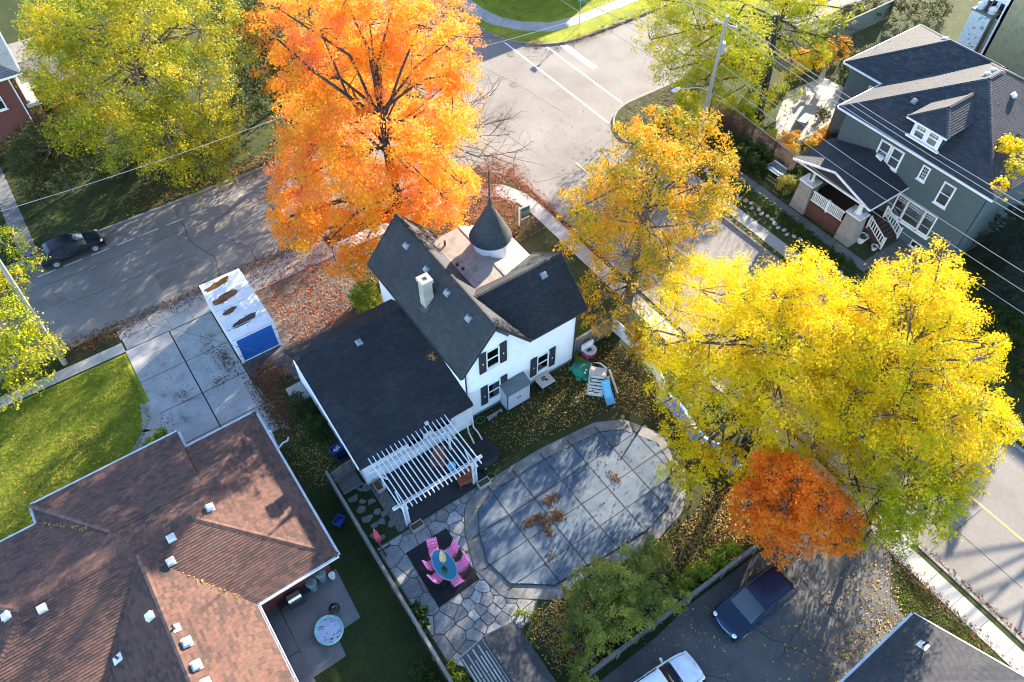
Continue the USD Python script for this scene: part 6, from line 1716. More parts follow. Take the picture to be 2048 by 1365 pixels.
LEAF_R = None
def foliage(blobs, count, leaf, per=20, spread=.42, flat=.35, gap=.30, aspect=.62, seed=1, up=.55, fold=.25):
    """leaves in ragged clumps that crowd the outer part of a crown of balls; returns (vertices, faces, clump centres)"""
    global LEAF_R
    B = R_([b[:3] for b in blobs]); Rr = R_([b[3] for b in blobs])
    rc0 = np.clip(.3 * Rr, .16, .78)
    kk = np.maximum(6, (7.0 * (Rr / rc0) ** 2 * .62).astype(int))
    pick = np.repeat(np.arange(len(B)), kk); k = len(pick)
    d = unit(rng.normal(size=(k, 3)) + R_([0, 0, .35]))
    rad = 1.02 - .62 * rng.random(k) ** 2.2
    lump = .62 + .76 * meshkit.fbm(d * 1.9 + B[pick] * .37, 3, seed)
    c = B[pick] + d * (Rr[pick] * rad * lump)[:, None] * R_([1, 1, .92])
    rc = rc0[pick] * rng.uniform(.55, 1.25, k)
    inner = np.min([np.linalg.norm(c - B[i], axis=1) / Rr[i] for i in range(len(B))], axis=0)
    keep = (inner > .42) & (meshkit.fbm(c * .8, 3, seed + 3) > gap) & (c[:, 2] > .2)
    c, d, rc = c[keep], d[keep], rc[keep]
    m = len(c)
    w = rc ** 2; n = np.maximum(6, (count * w / w.sum()).astype(int)); idx = np.repeat(np.arange(m), n); N = len(idx)
    tone = rng.random(m)
    # every clump is a stretched, tilted tuft whose leaves sit mostly on its outward side
    ax = unit(rng.normal(size=(m, 3)) + d * .6); st = rng.uniform(1.0, 1.9, m)
    q = unit(rng.normal(size=(N, 3)) + (d[idx] * .55 + R_([0, 0, up])))
    r = rng.random(N) ** .42 * (1 + .25 * rng.normal(size=N)).clip(.3, 1.8)
    o = q * r[:, None]
    o += ax[idx] * np.sum(o * ax[idx], 1, keepdims=True) * (st[idx] - 1)[:, None]
    o *= R_([1, 1, .55 + flat * .6])
    o[:, 2] -= .12 * (o[:, 0] ** 2 + o[:, 1] ** 2)
    pos = c[idx] + o * rc[idx][:, None]
    ln = unit(q * .9 + R_([0, 0, .35]) + rng.normal(size=(N, 3)) * .5)
    ok = pos[:, 2] > .05
    pos, ln, idx = pos[ok], ln[ok], idx[ok]
    v, f = leaf_quads(pos, leaf, ln, None, None, fold, aspect)
    LEAF_R = np.repeat(tone[idx] * .62 + .38 * rng.random(len(pos)), 4)
    return v, f, c

def limbs(mb, base, top, blobs, r0, sprays, twigs=5, bare=0.0, tr=.035):
    base, top = R_(base, dtype=float), R_(top, dtype=float)
    mid = base + (top - base) * .5 + rng.normal(size=3) * (.12, .12, 0)
    trunk = R_([base, base + (mid - base) * .35 + (0, 0, .1), mid, top])
    mb.tube(trunk, [r0 * 1.25, r0, r0 * .8, r0 * .5], 9)
    for b in blobs:
        c, r = R_(b[:3], dtype=float), b[3]
        s = rng.uniform(.45, 1.0); st = mid + (top - mid) * s if c[2] > mid[2] else base + (mid - base) * rng.uniform(.6, 1)
        L = np.linalg.norm(c - st)
        m = st + (c - st) * .5 + R_([0, 0, .12 * L]) + rng.normal(size=3) * .08 * L
        rb = min(r0 * .34, .025 + .013 * L)
        mb.tube(R_([st, m, c]), [rb, rb * .75, rb * .4], 6)
        near = sprays[np.linalg.norm(sprays - c, axis=1) < r * 1.25] if len(sprays) else []
        for q in (near[rng.choice(len(near), min(twigs, len(near)), replace=False)] if len(near) else []):
            mm = c + (q - c) * .5 + rng.normal(size=3) * .1 * r
            mb.tube(R_([c, mm, q]), [tr, tr * .7, tr * .3], 4, False)

def spread_blobs(cent, depth, spots):
    """crown balls around the tree's centre, from the outline that the photograph shows; the crown is as deep as it is wide"""
    cent = R_(cent, dtype=float); out = []; eye = R_([0, 0, HEIGHT])
    for px, py, rp, *zz in spots:
        if zz:
            q = at(px, py, zz[0]); out.append((*q, rp * np.linalg.norm(q - eye) / (FPX * np.linalg.norm(C_F + C_R * (px - 1024) / FPX - C_U * (py - 682.5) / FPX)))); continue
        d = C_F + C_R * (px - 1024) / FPX - C_U * (py - 682.5) / FPX
        L = np.linalg.norm(d); d = d / L
        t = (cent - eye) @ d
        P = eye + d * t
        rho = np.linalg.norm(P - cent); h = math.sqrt(max(0, depth ** 2 - rho ** 2))
        r = rp * t / (L * FPX)
        offs = [0.0] if h < r * .9 else ([-(h - r * .4), (h - r * .4) * .8] if h < 2 * r else [-(h - r * .5), 0.0, (h - r * .5) * .8])
        for o in offs:
            p = eye + d * (t + o)
            if p[2] < r * .5 + 1.0:
                if o > 0: continue
                s = (eye[2] - (r * .5 + 1.0)) / (eye[2] - p[2]); p = eye + (p - eye) * s
            out.append((*p, r * (t + o) / t))
    return out

def tree(label, base, top, blobs, count, leaf, mat_, r0=.3, group=None, bark='bark', name='tree', gap=.3, per=20, spread=.42, aspect=.62, seed=1, twigs=5, flat=.35, extra=None, up=.55):
    t = thing(name, label, 'tree', base, group=group)
    v, f, c = foliage(blobs, count, leaf, per, spread, flat, gap, aspect, seed, up)
    MB().add(v, f, r=LEAF_R).build('crown', mat_, t)
    mb = MB(); limbs(mb, base, top, blobs, r0, c, twigs)
    if extra: extra(mb)
    mb.build('trunk', bark, t)
    return t

def bare_branch(mb, a, b, n=26, r=.05, seed=3, rise=.3):
    """a leafless limb with finer and finer twigs"""
    g = np.random.default_rng(seed)
    a, b = R_(a, dtype=float), R_(b, dtype=float); L = np.linalg.norm(b - a)
    pts = R_([a + (b - a) * s + g.normal(size=3) * .04 * L * (0 < s < 1) for s in np.linspace(0, 1, 6)])
    mb.tube(pts, np.linspace(r, r * .3, 6), 5, False)
    for i in range(n):
        s = g.uniform(.2, 1); k = min(4, int(s * 5)); p = pts[k] + (pts[k + 1] - pts[k]) * (s * 5 - k)
        d = unit((b - a) / L + g.normal(size=3) * .75 + R_([0, 0, rise])); l = L * g.uniform(.2, .5) * (1.1 - s * .5)
        q = p + d * l; m = p + d * l * .5 + g.normal(size=3) * .05 * l
        mb.tube(R_([p, m, q]), [r * .4, r * .28, r * .14], 4, False)
        for _ in range(4):
            e = p + (q - p) * g.uniform(.3, 1); e2 = e + unit(d + g.normal(size=3) * .8) * l * g.uniform(.2, .5)
            mb.tube(R_([e, e2]), [r * .18, r * .08], 3, False)

# big orange maple on the boulevard in front of the white house
C2 = (16.3, 37.3, 8.3)
o_sp = [(700, 170, 85), (820, 170, 80), (760, 130, 60), (590, 130, 58), (550, 75, 42), (640, 60, 66), (740, 50, 76), (840, 50, 66), (690, 0, 60), (790, -5, 60), (890, 90, 48), (925, 150, 36), (560, 20, 36), (905, 220, 45), (610, 220, 62), (880, 180, 45), (640, 290, 85), (760, 290, 110), (870, 270, 70), 
        (600, 360, 60), (690, 400, 88, 6.2), (800, 392, 82, 6.6), (880, 385, 52), (600, 430, 55, 5.5), (660, 480, 70, 4.8), (745, 460, 55, 4.6), (830, 440, 45, 4.8), (700, 530, 40, 3.8), (590, 470, 42, 4.4), (560, 440, 25, 4.6), (925, 370, 34), (905, 425, 34, 5)]
o2 = [(560, 140, 50), (770, 140, 75), (660, 150, 65), (880, 120, 55), (920, 160, 45), (600, 190, 50), (930, 210, 34), (850, 180, 60), (720, 190, 60), (760, 20, 85), (650, 20, 75), (870, 30, 70), (575, 70, 55), (540, 20, 45), (700, 90, 70), (830, 90, 60), (600, 110, 45), (920, 60, 40), (760, -40, 80), (650, -40, 70), (510, 60, 30), (860, -40, 60)]
tree('second orange maple behind the large one, cut by the upper edge', (18.4, 54.0, 0), (18.5, 54.0, 6), spread_blobs((18.6, 53.8, 4.6), 2.8, o2), 58000, .15, 'leaf_orange', .3, bark='bark_dark', gap=.42, spread=.46, seed=92)
ob = spread_blobs(C2, 5.6, o_sp)
def twigs2(mb):
    s = R_([18.6, 40.5, 6.5])
    for i, (px, py, z) in enumerate(((1045, 300, 5.0), (1010, 240, 6.0), (1000, 340, 4.6), (985, 190, 7), (960, 300, 5.5), (1020, 270, 5.2))):
        bare_branch(mb, s + rng.normal(size=3) * .5, at(px, py, z), 20, .055, 10 + i)
    bare_branch(mb, R_([19, 46, 11]), at(1010, 75, 11), 14, .05, 31)
tree('large orange maple in full autumn colour between side street and white house', (16.2, 36.6, 0), (16.3, 37.4, 12.5), ob, 140000, .145, 'leaf_orange', .36, bark='bark_dark', gap=.43, spread=.46, per=22, flat=.25, seed=2, extra=twigs2)
# big green and gold maple across the side street
C1 = (6.5, 56.6, 8.2)
g_sp = [(300, 60, 100), (200, 60, 85), (400, 60, 85), (120, 50, 60), (280, 170, 110), (180, 180, 90), (400, 170, 85), (120, 130, 60), (330, 270, 85), (230, 280, 80), (430, 250, 55), (160, 260, 55), (400, 330, 55), (440, 310, 45), (340, 320, 50), (280, 0, 90), (430, 350, 30), (90, 60, 40), (480, 100, 50)]
tree('broad green and gold maple across the side street, biggest of the upper left', (6.6, 56.8, 0), (6.4, 56.8, 11), spread_blobs(C1, 7.4, g_sp), 112000, .15, 'leaf_green_gold', .36, gap=.42, spread=.5, seed=5, per=24, flat=.25)
tree('small dark olive tree in the shade below the broad green and gold maple', (-1.8, 58.6, 0), (-1.8, 58.6, 4.2), spread_blobs((-1.8, 58.4, 3.2), 3.4, [(100, 300, 60), (60, 320, 40), (160, 320, 45), (110, 370, 50), (150, 280, 40), (70, 370, 35)]), 17000, .15, 'leaf_olive', .14, gap=.33, seed=8)
tree('dark green tree half hidden behind the orange maple', (17.0, 60.0, 0), (17.0, 60.0, 6), spread_blobs((16.6, 59.5, 5), 4.5, [(540, 60, 70), (520, 130, 60), (570, 140, 60), (500, 190, 50), (550, 210, 45), (470, 230, 40), (470, 30, 50)]), 24000, .16, 'leaf_green', .2, gap=.3, seed=11)
tree('bushy green tree at the upper edge left of the orange maple', (13.0, 70, 0), (13.0, 70, 6), spread_blobs((13, 69.5, 5), 4, [(430, -30, 60), (500, -20, 60)]), 6000, .16, 'leaf_fresh', .2, seed=12)
# amber tree whose trunk leans out over the lattice
a_sp = [(1330, 270, 55), (1400, 290, 55), (1270, 290, 45), (1300, 350, 75), (1400, 370, 75), (1220, 340, 40), (1210, 420, 65), (1300, 440, 80), (1400, 440, 55), (1150, 420, 38), (1180, 480, 50), (1250, 510, 60), (1340, 520, 50), (1200, 560, 45), (1270, 590, 45), (1180, 620, 30), (1190, 650, 28), (1440, 330, 32), (1340, 240, 28), (1220, 640, 25), (1330, 590, 30)]
tree('amber tree with green heart, leaning over the white house wall and the main street', (25.1, 22.7, 0), (27.6, 24.8, 9.5), spread_blobs((28.0, 25.0, 7.6), 4.6, a_sp), 47000, .14, 'leaf_amber', .33, gap=.46, spread=.42, seed=14, twigs=8, per=18, flat=.25)
tree('low spray of orange foliage in front of the middle lattice panel', (24.0, 19.9, 0), (24.0, 19.9, 1.4), [(23.9, 20.2, 1.9, .75), (23.7, 19.4, 1.6, .65), (24.2, 20.9, 2.2, .6), (23.9, 18.6, 1.8, .6)], 3200, .14, 'leaf_amber', .05, gap=.35, seed=15)
# two big yellow locusts
y1 = [(1400, 580, 70), (1480, 590, 70), (1560, 600, 65), (1620, 560, 50), (1350, 620, 60), (1330, 690, 50), (1420, 680, 90), (1520, 700, 90), (1610, 680, 70), (1360, 760, 65), (1450, 790, 85), (1550, 800, 80), (1420, 870, 60), (1500, 880, 65), (1390, 930, 45), (1340, 950, 30), (1580, 890, 50), (1310, 660, 25), (1600, 520, 32), (1640, 790, 50), (1450, 935, 40), (1380, 980, 22), (1345, 860, 30), (1340, 800, 32), (1670, 650, 45), (1680, 740, 50), (1650, 880, 50), (1395, 860, 34), (1440, 920, 30), (1400, 905, 28), (1365, 905, 24), (1470, 905, 26)]
tree('big clear yellow locust tree beside the pool, left of two', (26.0, 11.6, 0), (26.3, 12.6, 9), spread_blobs((26.3, 12.9, 7.6), 4.9, y1), 98000, .15, 'leaf_yellow', .3, 'big yellow locust trees', gap=.42, aspect=.42, spread=.46, seed=17, twigs=6, flat=.5, up=.3)
y2 = [(1830, 530, 40), (1880, 520, 38), (1790, 570, 60), (1870, 590, 60), (1740, 620, 60), (1820, 650, 85), (1900, 650, 55), (1720, 700, 70), (1800, 740, 90), (1890, 740, 75), (1950, 720, 45), (1700, 790, 70), (1790, 830, 90), (1890, 840, 75), (1960, 820, 50), (1720, 880, 75), (1820, 930, 85), (1910, 920, 55), (1760, 980, 70), (1850, 1020, 60), (1990, 690, 25), (2000, 850, 35), (1930, 960, 40), (1900, 1000, 30), (1700, 960, 60), (1800, 1050, 40), (1740, 1050, 35), (2010, 870, 28), (1680, 640, 40), (1690, 840, 60)]
tree('big yellow locust tree over the main street, right of two', (28.3, 8.8, 0), (30.0, 8.0, 9), spread_blobs((30.2, 7.4, 7.6), 5.2, y2), 110000, .15, 'leaf_yellow', .32, 'big yellow locust trees', gap=.42, aspect=.42, spread=.46, seed=21, twigs=6, flat=.5, up=.3)
tree('lime green lower boughs of a locust above the pavement', (26.2, 3.6, 0), (26.2, 3.8, 5), spread_blobs((26.4, 4.0, 5.0), 2.6, [(1760, 1000, 50), (1830, 980, 55), (1880, 1000, 40), (1800, 1060, 45), (1740, 1060, 40), (1870, 1050, 30), (1700, 1080, 30), (1900, 950, 45)]), 9000, .16, 'leaf_lime', .14, gap=.38, aspect=.42, seed=23, flat=.5)
tree('small fiery orange tree above the navy car', (22.6, 6.6, 0), (22.3, 6.4, 4.6), spread_blobs((22.2, 6.2, 4.2), 2.5, [(1540, 950, 45), (1600, 960, 45), (1500, 1000, 40), (1570, 1020, 60), (1640, 1010, 50), (1690, 1040, 35), (1540, 1060, 40), (1620, 1070, 45), (1490, 1050, 28), (1560, 1105, 28), (1690, 1075, 30), (1670, 1090, 25), (1580, 930, 25)]), 24000, .135, 'leaf_red_orange', .13, gap=.34, spread=.3, seed=25)
# lime trees by the utility pole at the top right
l1 = [(1340, 40, 60), (1400, 60, 70), (1300, 80, 35), (1370, 110, 60), (1440, 90, 70), (1340, 140, 35), (1410, 160, 50), (1480, 60, 60), (1470, 150, 50), (1400, 0, 60), (1500, 120, 40), (1380, 180, 30), (1320, 0, 50), (1440, 200, 25), (1520, 210, 28), (1560, 190, 25)]
tree('lime yellow tree overhanging the crossing beside the utility pole', (50.0, 34.0, 0), (50.3, 35.2, 9), spread_blobs((47.6, 37.6, 7.2), 5.0, l1), 52000, .16, 'leaf_lime', .33, gap=.38, aspect=.5, spread=.45, seed=27, bark='bark_dark', flat=.5)
l2 = [(1560, 40, 50), (1620, 30, 45), (1550, 110, 40), (1600, 110, 40), (1660, 60, 28), (1640, 110, 30), (1590, 160, 30), (1700, 20, 25), (1530, 0, 50), (1610, -10, 50)]
def twigs6(mb):
    for i, (px, py, z) in enumerate(((1790, 150, 7), (1770, 110, 6.5), (1700, 100, 5), (1740, 60, 6))):
        bare_branch(mb, R_([56, 39, 5]), at(px, py, z), 22, .05, 50 + i)
tree('sparse golden tree with crooked dark limbs above the garden terrace', (55.6, 38.6, 0), (56.6, 39.0, 8), spread_blobs((56.8, 38.6, 6.5), 4, l2), 15000, .18, 'leaf_lime', .3, gap=.5, aspect=.5, spread=.4, seed=31, bark='bark_dark', twigs=7, extra=twigs6)
# left edge
l7 = [(10, 490, 40), (60, 520, 25), (20, 560, 30), (20, 640, 45), (60, 690, 45), (100, 700, 25), (20, 720, 45), (60, 750, 35), (20, 790, 30), (-30, 600, 60), (-40, 720, 60)]
def twigs7(mb):
    for i, (px, py, z) in enumerate(((85, 540, 6), (60, 570, 6.5), (90, 520, 6))):
        bare_branch(mb, R_([-9.4, 43, 5]), at(px, py, z), 16, .04, 70 + i)
tree('yellow tree wrapped round the utility pole at the left edge', (-8.9, 42.0, 0), (-8.8, 42.2, 6), spread_blobs((-8.4, 42.4, 4.6), 2.8, l7), 13500, .15, 'leaf_lime', .16, gap=.38, seed=33, extra=twigs7)
# conifers
def spruce(label, x, y, h, r, n, seed):
    t = thing('spruce_tree', label, 'tree', (x, y, 0))
    g = np.random.default_rng(seed)
    mb = MB().tube([(x, y, 0), (x, y, h)], [.2, .03], 8); V, F, k0 = [], [], 0
    for i in range(n):
        s = (i + .5) / n; z = h * (.06 + .92 * s); L = r * (1 - s) ** .85 + .1; a = i * 2.4 + g.normal() * .2
        d = R_([math.cos(a), math.sin(a), -.12]); e = R_([x, y, z]) + d * L
        mb.tube([(x, y, z), e], [.03, .01], 4, False)
        m_ = int(26 * L / r) + 8; q = g.random(m_) ** .6
        side = R_([-math.sin(a), math.cos(a), 0])
        cen_ = R_([x, y, z]) + d * (q * L)[:, None] + side * (g.normal(size=m_) * .22 * L * (1.1 - q))[:, None] + g.normal(size=(m_, 3)) * .04
        v, f = leaf_quads(cen_, .3, unit(R_([0, 0, 1]) + g.normal(size=(m_, 3)) * .35), None, None, -.2, .34)
        V.append(v); F.append(f + k0); k0 += len(v)
    MB().add(np.vstack(V), np.vstack(F), 4).build('crown', 'leaf_spruce', t); mb.build('trunk', 'bark_dark', t)
spruce('dark spruce against the right end of the stucco house', 51.6, 11.6, 8.0, 3.0, 220, 1)
spruce('tall dark spruce at the right edge below the stucco house', 48.5, 8.3, 7.0, 2.8, 190, 2)
spruce('narrow green conifer in front of the yellow brick wall, left of two', 66.6, 21.6, 4.2, .75, 110, 3)
spruce('narrow green conifer in front of the yellow brick wall, right of two', 66.4, 20.3, 4.4, .7, 110, 4)
tree('yellow branch end reaching in at the right edge over the roof', (50.5, 3.0, 0), (51, 5, 8), [tuple(at(px, py, 8.5)) + (r,) for px, py, r in ((2020, 300, .8), (2030, 340, .6), (2040, 270, .7), (2000, 370, .4), (2010, 395, .4))], 1500, .18, 'leaf_yellow', .2, gap=.42, seed=40, spread=.3)

def shrub(label, spots, n, leaf, mat_, seed, name='shrub', gap=.25, cat='shrub', group=None, stems=True, spread=.22, aspect=.6):
    t = thing(name, label, cat, (spots[0][0], spots[0][1], 0), group=group)
    v, f, c = foliage(spots, n, leaf, 14, spread, .5, gap, aspect, seed)
    MB().add(v, f, r=LEAF_R).build('leaves', mat_, t)
    mb = MB()
    for s in spots:
        for q in c[rng.choice(len(c), min(7, len(c)), replace=False)] if len(c) else []:
            if np.linalg.norm(q[:2] - R_(s[:2])) < s[3] * 1.6:
                mb.tube([(s[0], s[1], 0), (s[0] + (q[0] - s[0]) * .5, s[1] + (q[1] - s[1]) * .5, q[2] * .6), q], [.025, .018, .008], 4, False)
    if mb.v: mb.build('stems', 'bark', t)
    return t
shrub('yellow green shrub at the north corner of the white house', [(11.7, 34.1, 1.2, 1.0), (11.4, 33.3, .9, .8), (11.9, 34.8, 1.0, .8), (11.5, 32.5, .7, .7)], 7000, .12, 'leaf_fresh', 60)
tw = [(12.9, 8.9, 1.9, 1.4), (11.4, 8.7, 1.5, 1.2), (14.4, 8.9, 1.5, 1.2), (13.6, 10.2, 1.0, .9), (12.0, 7.4, 1.8, 1.2), (13.7, 7.4, 1.6, 1.2), (10.5, 7.3, 1.4, 1.1), (15.5, 9.2, .9, .9), (12.2, 10.1, 1.1, .9), (15.1, 7.7, 1.2, 1.0),
      (11.0, 9.9, .8, .7), (9.4, 7.4, 1.0, .9), (10.0, 8.6, .9, .8), (14.9, 6.8, 1.2, .8), (9.0, 6.6, 1.2, .8)]
tree('wispy willow-like shrub between pool and white car', (13.0, 8.3, 0), (13.0, 8.3, 1.6), tw, 27000, .17, 'leaf_willow', .08, name='shrub', gap=.48, aspect=.26, spread=.4, seed=61, twigs=9, flat=.8)
stage.GetPrimAtPath('/World/shrub_001').SetCustomDataByKey('category', 'shrub')
shrub('bright green shrub along the grey fence left of the navy car', [(16.2, 7.0, .6, .6), (17.3, 7.0, .7, .65), (18.4, 7.0, .6, .6), (15.4, 6.9, .5, .5), (19.3, 7.0, .6, .55)], 7000, .11, 'leaf_fresh', 62)
shrub('russet green shrub by the garage wing step', [(4.2, 29.0, .6, .6), (4.4, 28.4, .5, .5), (4.3, 29.8, .4, .4)], 2600, .1, 'leaf_olive', 63)
shrub('round green shrub against the garage wing', [(4.3, 27.2, .6, .65), (4.4, 26.5, .5, .5)], 2800, .1, 'leaf_green', 64)
shrub('leafy green shrub between front walk and bungalow roof', [(-4.4, 31.0, .6, .7), (-3.6, 31.6, .5, .55), (-5.2, 30.7, .5, .5), (-3.4, 30.9, .5, .5)], 4200, .11, 'leaf_fresh', 65)
shrub('dark green hosta at the foot of the board fence beside the rug', [(3.75, 13.9, .3, .4), (3.7, 13.2, .3, .35)], 700, .22, 'leaf_green', 66, spread=.16)
shrub('ragged yellowing shrub between board fence and garden shed', [(3.75, 9.6, .5, .5), (3.8, 8.6, .5, .5), (3.7, 10.6, .3, .3)], 1500, .12, 'leaf_fresh', 67, gap=.4)
shrub('dark green bush on the bungalow side of the board fence', [(2.7, 9.0, .6, .7), (2.5, 10.2, .5, .6), (2.8, 8.0, .6, .6), (2.4, 11.3, .4, .5)], 3600, .11, 'leaf_green', 68)
shrub('russet Japanese shrub beside the red brick bay', [(0.2, 70.0, 1.2, 1.0), (.9, 69.4, 1.0, .8)], 2200, .13, 'leaf_rust', 69)
shrub('dark bush under the red brick house windows', [(-2.8, 66.4, .8, 1.0), (-1.4, 65.8, .7, .8), (-.2, 66.2, 1.0, 1.0), (.9, 66.8, 1.0, 1.0), (-4.2, 65.8, .8, .9)], 6000, .13, 'leaf_olive', 70)
shrub('dark ivy hedge along the far pavement before the slat fence', [(44.5, 33 - i * 1.0, .6, .75) for i in range(5)] + [(45.8, 31.2 - i * .9, .7, .7) for i in range(3)], 9500, .13, 'leaf_green', 71)
shrub('low dark hedge between far pavement and porch', [(42.0, 28 - i * .95, .3, .5) for i in range(12)], 6500, .11, 'leaf_green', 72)
shrub('leafy bush with pale blossom beside the garden bench', [(45.0, 26.3, .6, .7), (45.4, 25.7, .5, .55)], 2200, .12, 'leaf_willow', 73)
shrub('dark bush in the gap behind the garden bench', [(46.3, 26.4, .7, .6), (46.2, 29.0, .4, .45)], 1800, .12, 'leaf_green', 74)
shrub('golden planting in the flower bed behind the slat fence', [(48.6, 29.0, .5, .7), (49.4, 30.2, .5, .7), (50.2, 28.4, .6, .7), (51.2, 28.3, .5, .7), (50.4, 30.2, .4, .5), (52.6, 29.2, .5, .6)], 6500, .12, 'leaf_amber', 75, gap=.35)
shrub('green planting beside the side wall of the stucco house', [(52.6, 27.4, .8, .8), (53.6, 28.2, .8, .8), (51.6, 27.2, .7, .7), (54.0, 30.6, .7, .7)], 5500, .12, 'leaf_olive', 76)
shrub('lush lime shrubs under the utility pole', [(44.0, 37.5, .6, .9), (45.4, 38.0, .7, .9), (46.4, 39.4, .6, .9), (43.0, 36.4, .5, .7), (45.6, 36.2, .7, .8), (44.8, 34.8, .6, .7)], 8500, .13, 'leaf_lime', 77, gap=.33)
shrub('golden shrubs in the bed behind the slat fence by the pole', [(48.4, 36.3, .8, .9), (49.0, 34.8, .6, .8), (48.2, 32.8, .6, .7), (51.8, 35.2, .8, .8), (48.7, 31.3, .4, .6)], 7000, .13, 'leaf_lime', 78, gap=.33)
shrub('pale brushwood bush behind the garden terrace', [(60, 36.5, 1.0, 1.2), (62, 37.0, 1.0, 1.1), (58.5, 37.2, .9, 1.0), (64, 36.2, 1.0, 1.0)], 6500, .15, 'leaf_amber', 79, gap=.4)
shrub('dark green shrubs between stucco house and green fence', [(64, 34, .9, 1.2), (66, 33.5, .9, 1.0), (62, 33.2, .8, 1.0), (60.5, 32.6, .6, .8)], 6500, .14, 'leaf_green', 80)
shrub('green shrubs along the lawn beside the yellow house', [(70, 40.6, .7, 1.0), (72, 39.6, .8, 1.1), (74, 38.4, .8, 1.1), (76, 37.0, .8, 1.1), (77.5, 35.6, .8, 1.0)], 6500, .15, 'leaf_olive', 81)
shrub('dark undergrowth at the right edge below the spruces', [(46.0 - i * .3, 8.0 - i * 1.1, .6, 1.1) for i in range(8)] + [(44.0 - i * .2, 9.5 - i * 1.2, .4, .9) for i in range(7)], 15000, .15, 'leaf_green', 82, gap=.35)
shrub('lone weed tuft at the shed corner', [(8.0, 10.9, .12, .25), (8.4, 10.5, .1, .25)], 260, .1, 'leaf_fresh', 83)
shrub('low green ivy patch under the locust beside the pavement', [(25.8, 9.4, .3, .7), (25.9, 7.6, .3, .6), (25.5, 14.6, .4, .7), (25.6, 17.2, .4, .7)], 3600, .12, 'leaf_green', 84)
shrub('small green plant at the end of the white house downspout', [(20.7, 22.1, .2, .3)], 260, .12, 'leaf_fresh', 85)
shrub('dark ivy mat along the kerb side of the shaded lawn', [(1 + i * 1.6, 58.5 + .5 * math.sin(i), .5, .9) for i in range(6)], 5500, .13, 'leaf_green', 86)
shrub('green bush under the lime tree at the kerb corner', [(41.6, 36.6, .4, .7), (42.2, 38.2, .4, .6), (42.0, 35.0, .4, .6)], 3200, .12, 'leaf_olive', 87)
# neighbouring house beyond the top edge, whose roof shades the crossing
nh = thing('corner_house', 'house beyond the upper edge that shades the far corner lawn', 'house', (58, 70, 0))
MB().box(47.5, 64.5, 64.4, 73, 0, 7.0).build('wall', 'brick_yellow', nh)
MB().slab([(47, 64, 7.0), (65, 64, 7.0), (61, 68.7, 8.2), (51, 68.7, 8.2)], .15).slab([(65, 73.5, 7.0), (47, 73.5, 7.0), (51, 68.7, 8.2), (61, 68.7, 8.2)], .15).slab([(47, 73.5, 7.0), (47, 64, 7.0), (51, 68.7, 8.2)], .15).slab([(65, 64, 7.0), (65, 73.5, 7.0), (61, 68.7, 8.2)], .15).build('roof', 'slate_shingle', nh)

# ---------------------------------------------------------------- fallen leaves
def in_poly(poly):
    return lambda xy: shapely.contains_xy(poly, xy[:, 0], xy[:, 1])
litter('fallen_leaves', [(9.5, 37.5, 2.6, 1.8, 5), (9.0, 34.5, 2.2, 1.2, 3), (11, 40.5, 2.5, 1.2, 2), (7, 38.5, 1.0, 2.0, 1)], 6500, 'litter_red', .12, 'red maple leaves thick on the asphalt drive by the container', .03, in_poly(bxy(5.55, 31.6, 14, 42.4)), power=.7)
litter('fallen_leaves', [(20, 37, 4, 2, 4), (24.5, 38, 1.6, 2, 3), (16, 41.8, 5, .7, 3)], 14000, 'litter_red', .12, 'carpet of red and orange leaves on the front yard under the orange maple', .02, in_poly(B_SW.intersection(bxy(12.4, 33.4, 26.7, 42.5)).difference(bxy(12, 40.1, 23.6, 41.4))), power=1.2)
litter('fallen_leaves', [(26.5, 40.6, 1.5, .8, 3), (24, 42.3, 2.5, .5, 3), (28.2, 38, .35, 2.5, 3), (28.2, 32, .3, 3, 2), (20, 42.9, 3, .5, 2)], 7000, 'litter_red', .12, 'red leaves drifted along the kerb round the street corner', lambda xy: np.where(shapely.contains_xy(B_SW, xy[:, 0], xy[:, 1]), .035, -.105), in_poly(bxy(12, 28, 30, 45).difference(sbox(26.8, 28, 27.9, 37))), power=1.0)
litter('fallen_leaves', [(0, 42.6, 6, .35, 3), (-4.5, 42.2, 1.5, .5, 2), (9, 42.7, 3, .4, 2), (4, 41.9, 3, .4, 1)], 4500, 'litter_brown', .11, 'brown leaves along the near kerb of the side street', lambda xy: np.where(xy[:, 1] < KA0, .04, -.105), power=1.1)
litter('fallen_leaves', [(3.1, 31.5, .45, 1.6, 4), (3.6, 33.0, .4, .6, 2), (2.9, 29.6, .35, 1, 2), (4.2, 32.6, .5, .5, 1)], 4200, 'litter_brown', .11, 'heap of brown leaves between driveway and garage wing', .04, power=1.3)
litter('fallen_leaves', [(1.9, 35.5, .3, .7, 3), (1.4, 37.2, .35, .8, 1), (0.9, 34.1, .25, .3, .6), (-1.4, 34.5, .25, .3, .6), (-2.9, 33.0, .25, .5, .5), (.2, 36, 1.5, 2, .5)], 900, 'litter_brown', .09, 'small leaf clumps on the concrete driveway', .04, power=1.0)
litter('fallen_leaves', [(-8, 35, 5, 3, 3), (-6, 32, 3, 2, 2), (-12, 33, 4, 3, 2)], 5000, 'litter_gold', .08, 'yellow leaves sprinkled over the sunny front lawn', .025, in_poly(Polygon([(-30, 30.2), (-3.5, 30.2), (-3.5, 39.8), (-30, 39.8)])), power=1.1)
litter('fallen_leaves', [(21, 20, 2.2, 2, 3), (18, 19.8, 3, 1.2, 2), (22.8, 18, 1, 3, 2), (14, 20, 2.5, 1, 1), (22.6, 13, .9, 2.5, 2)], 5500, 'litter_gold', .1, 'yellow leaves on the shady lawn between white house and pool', .02, in_poly(Polygon([(11.5, 22.4), (24, 22.4), (24, 10), (22.2, 10), (22.4, 14.5), (20.5, 17.9), (15, 18.8), (12, 18.8)])), power=.9)
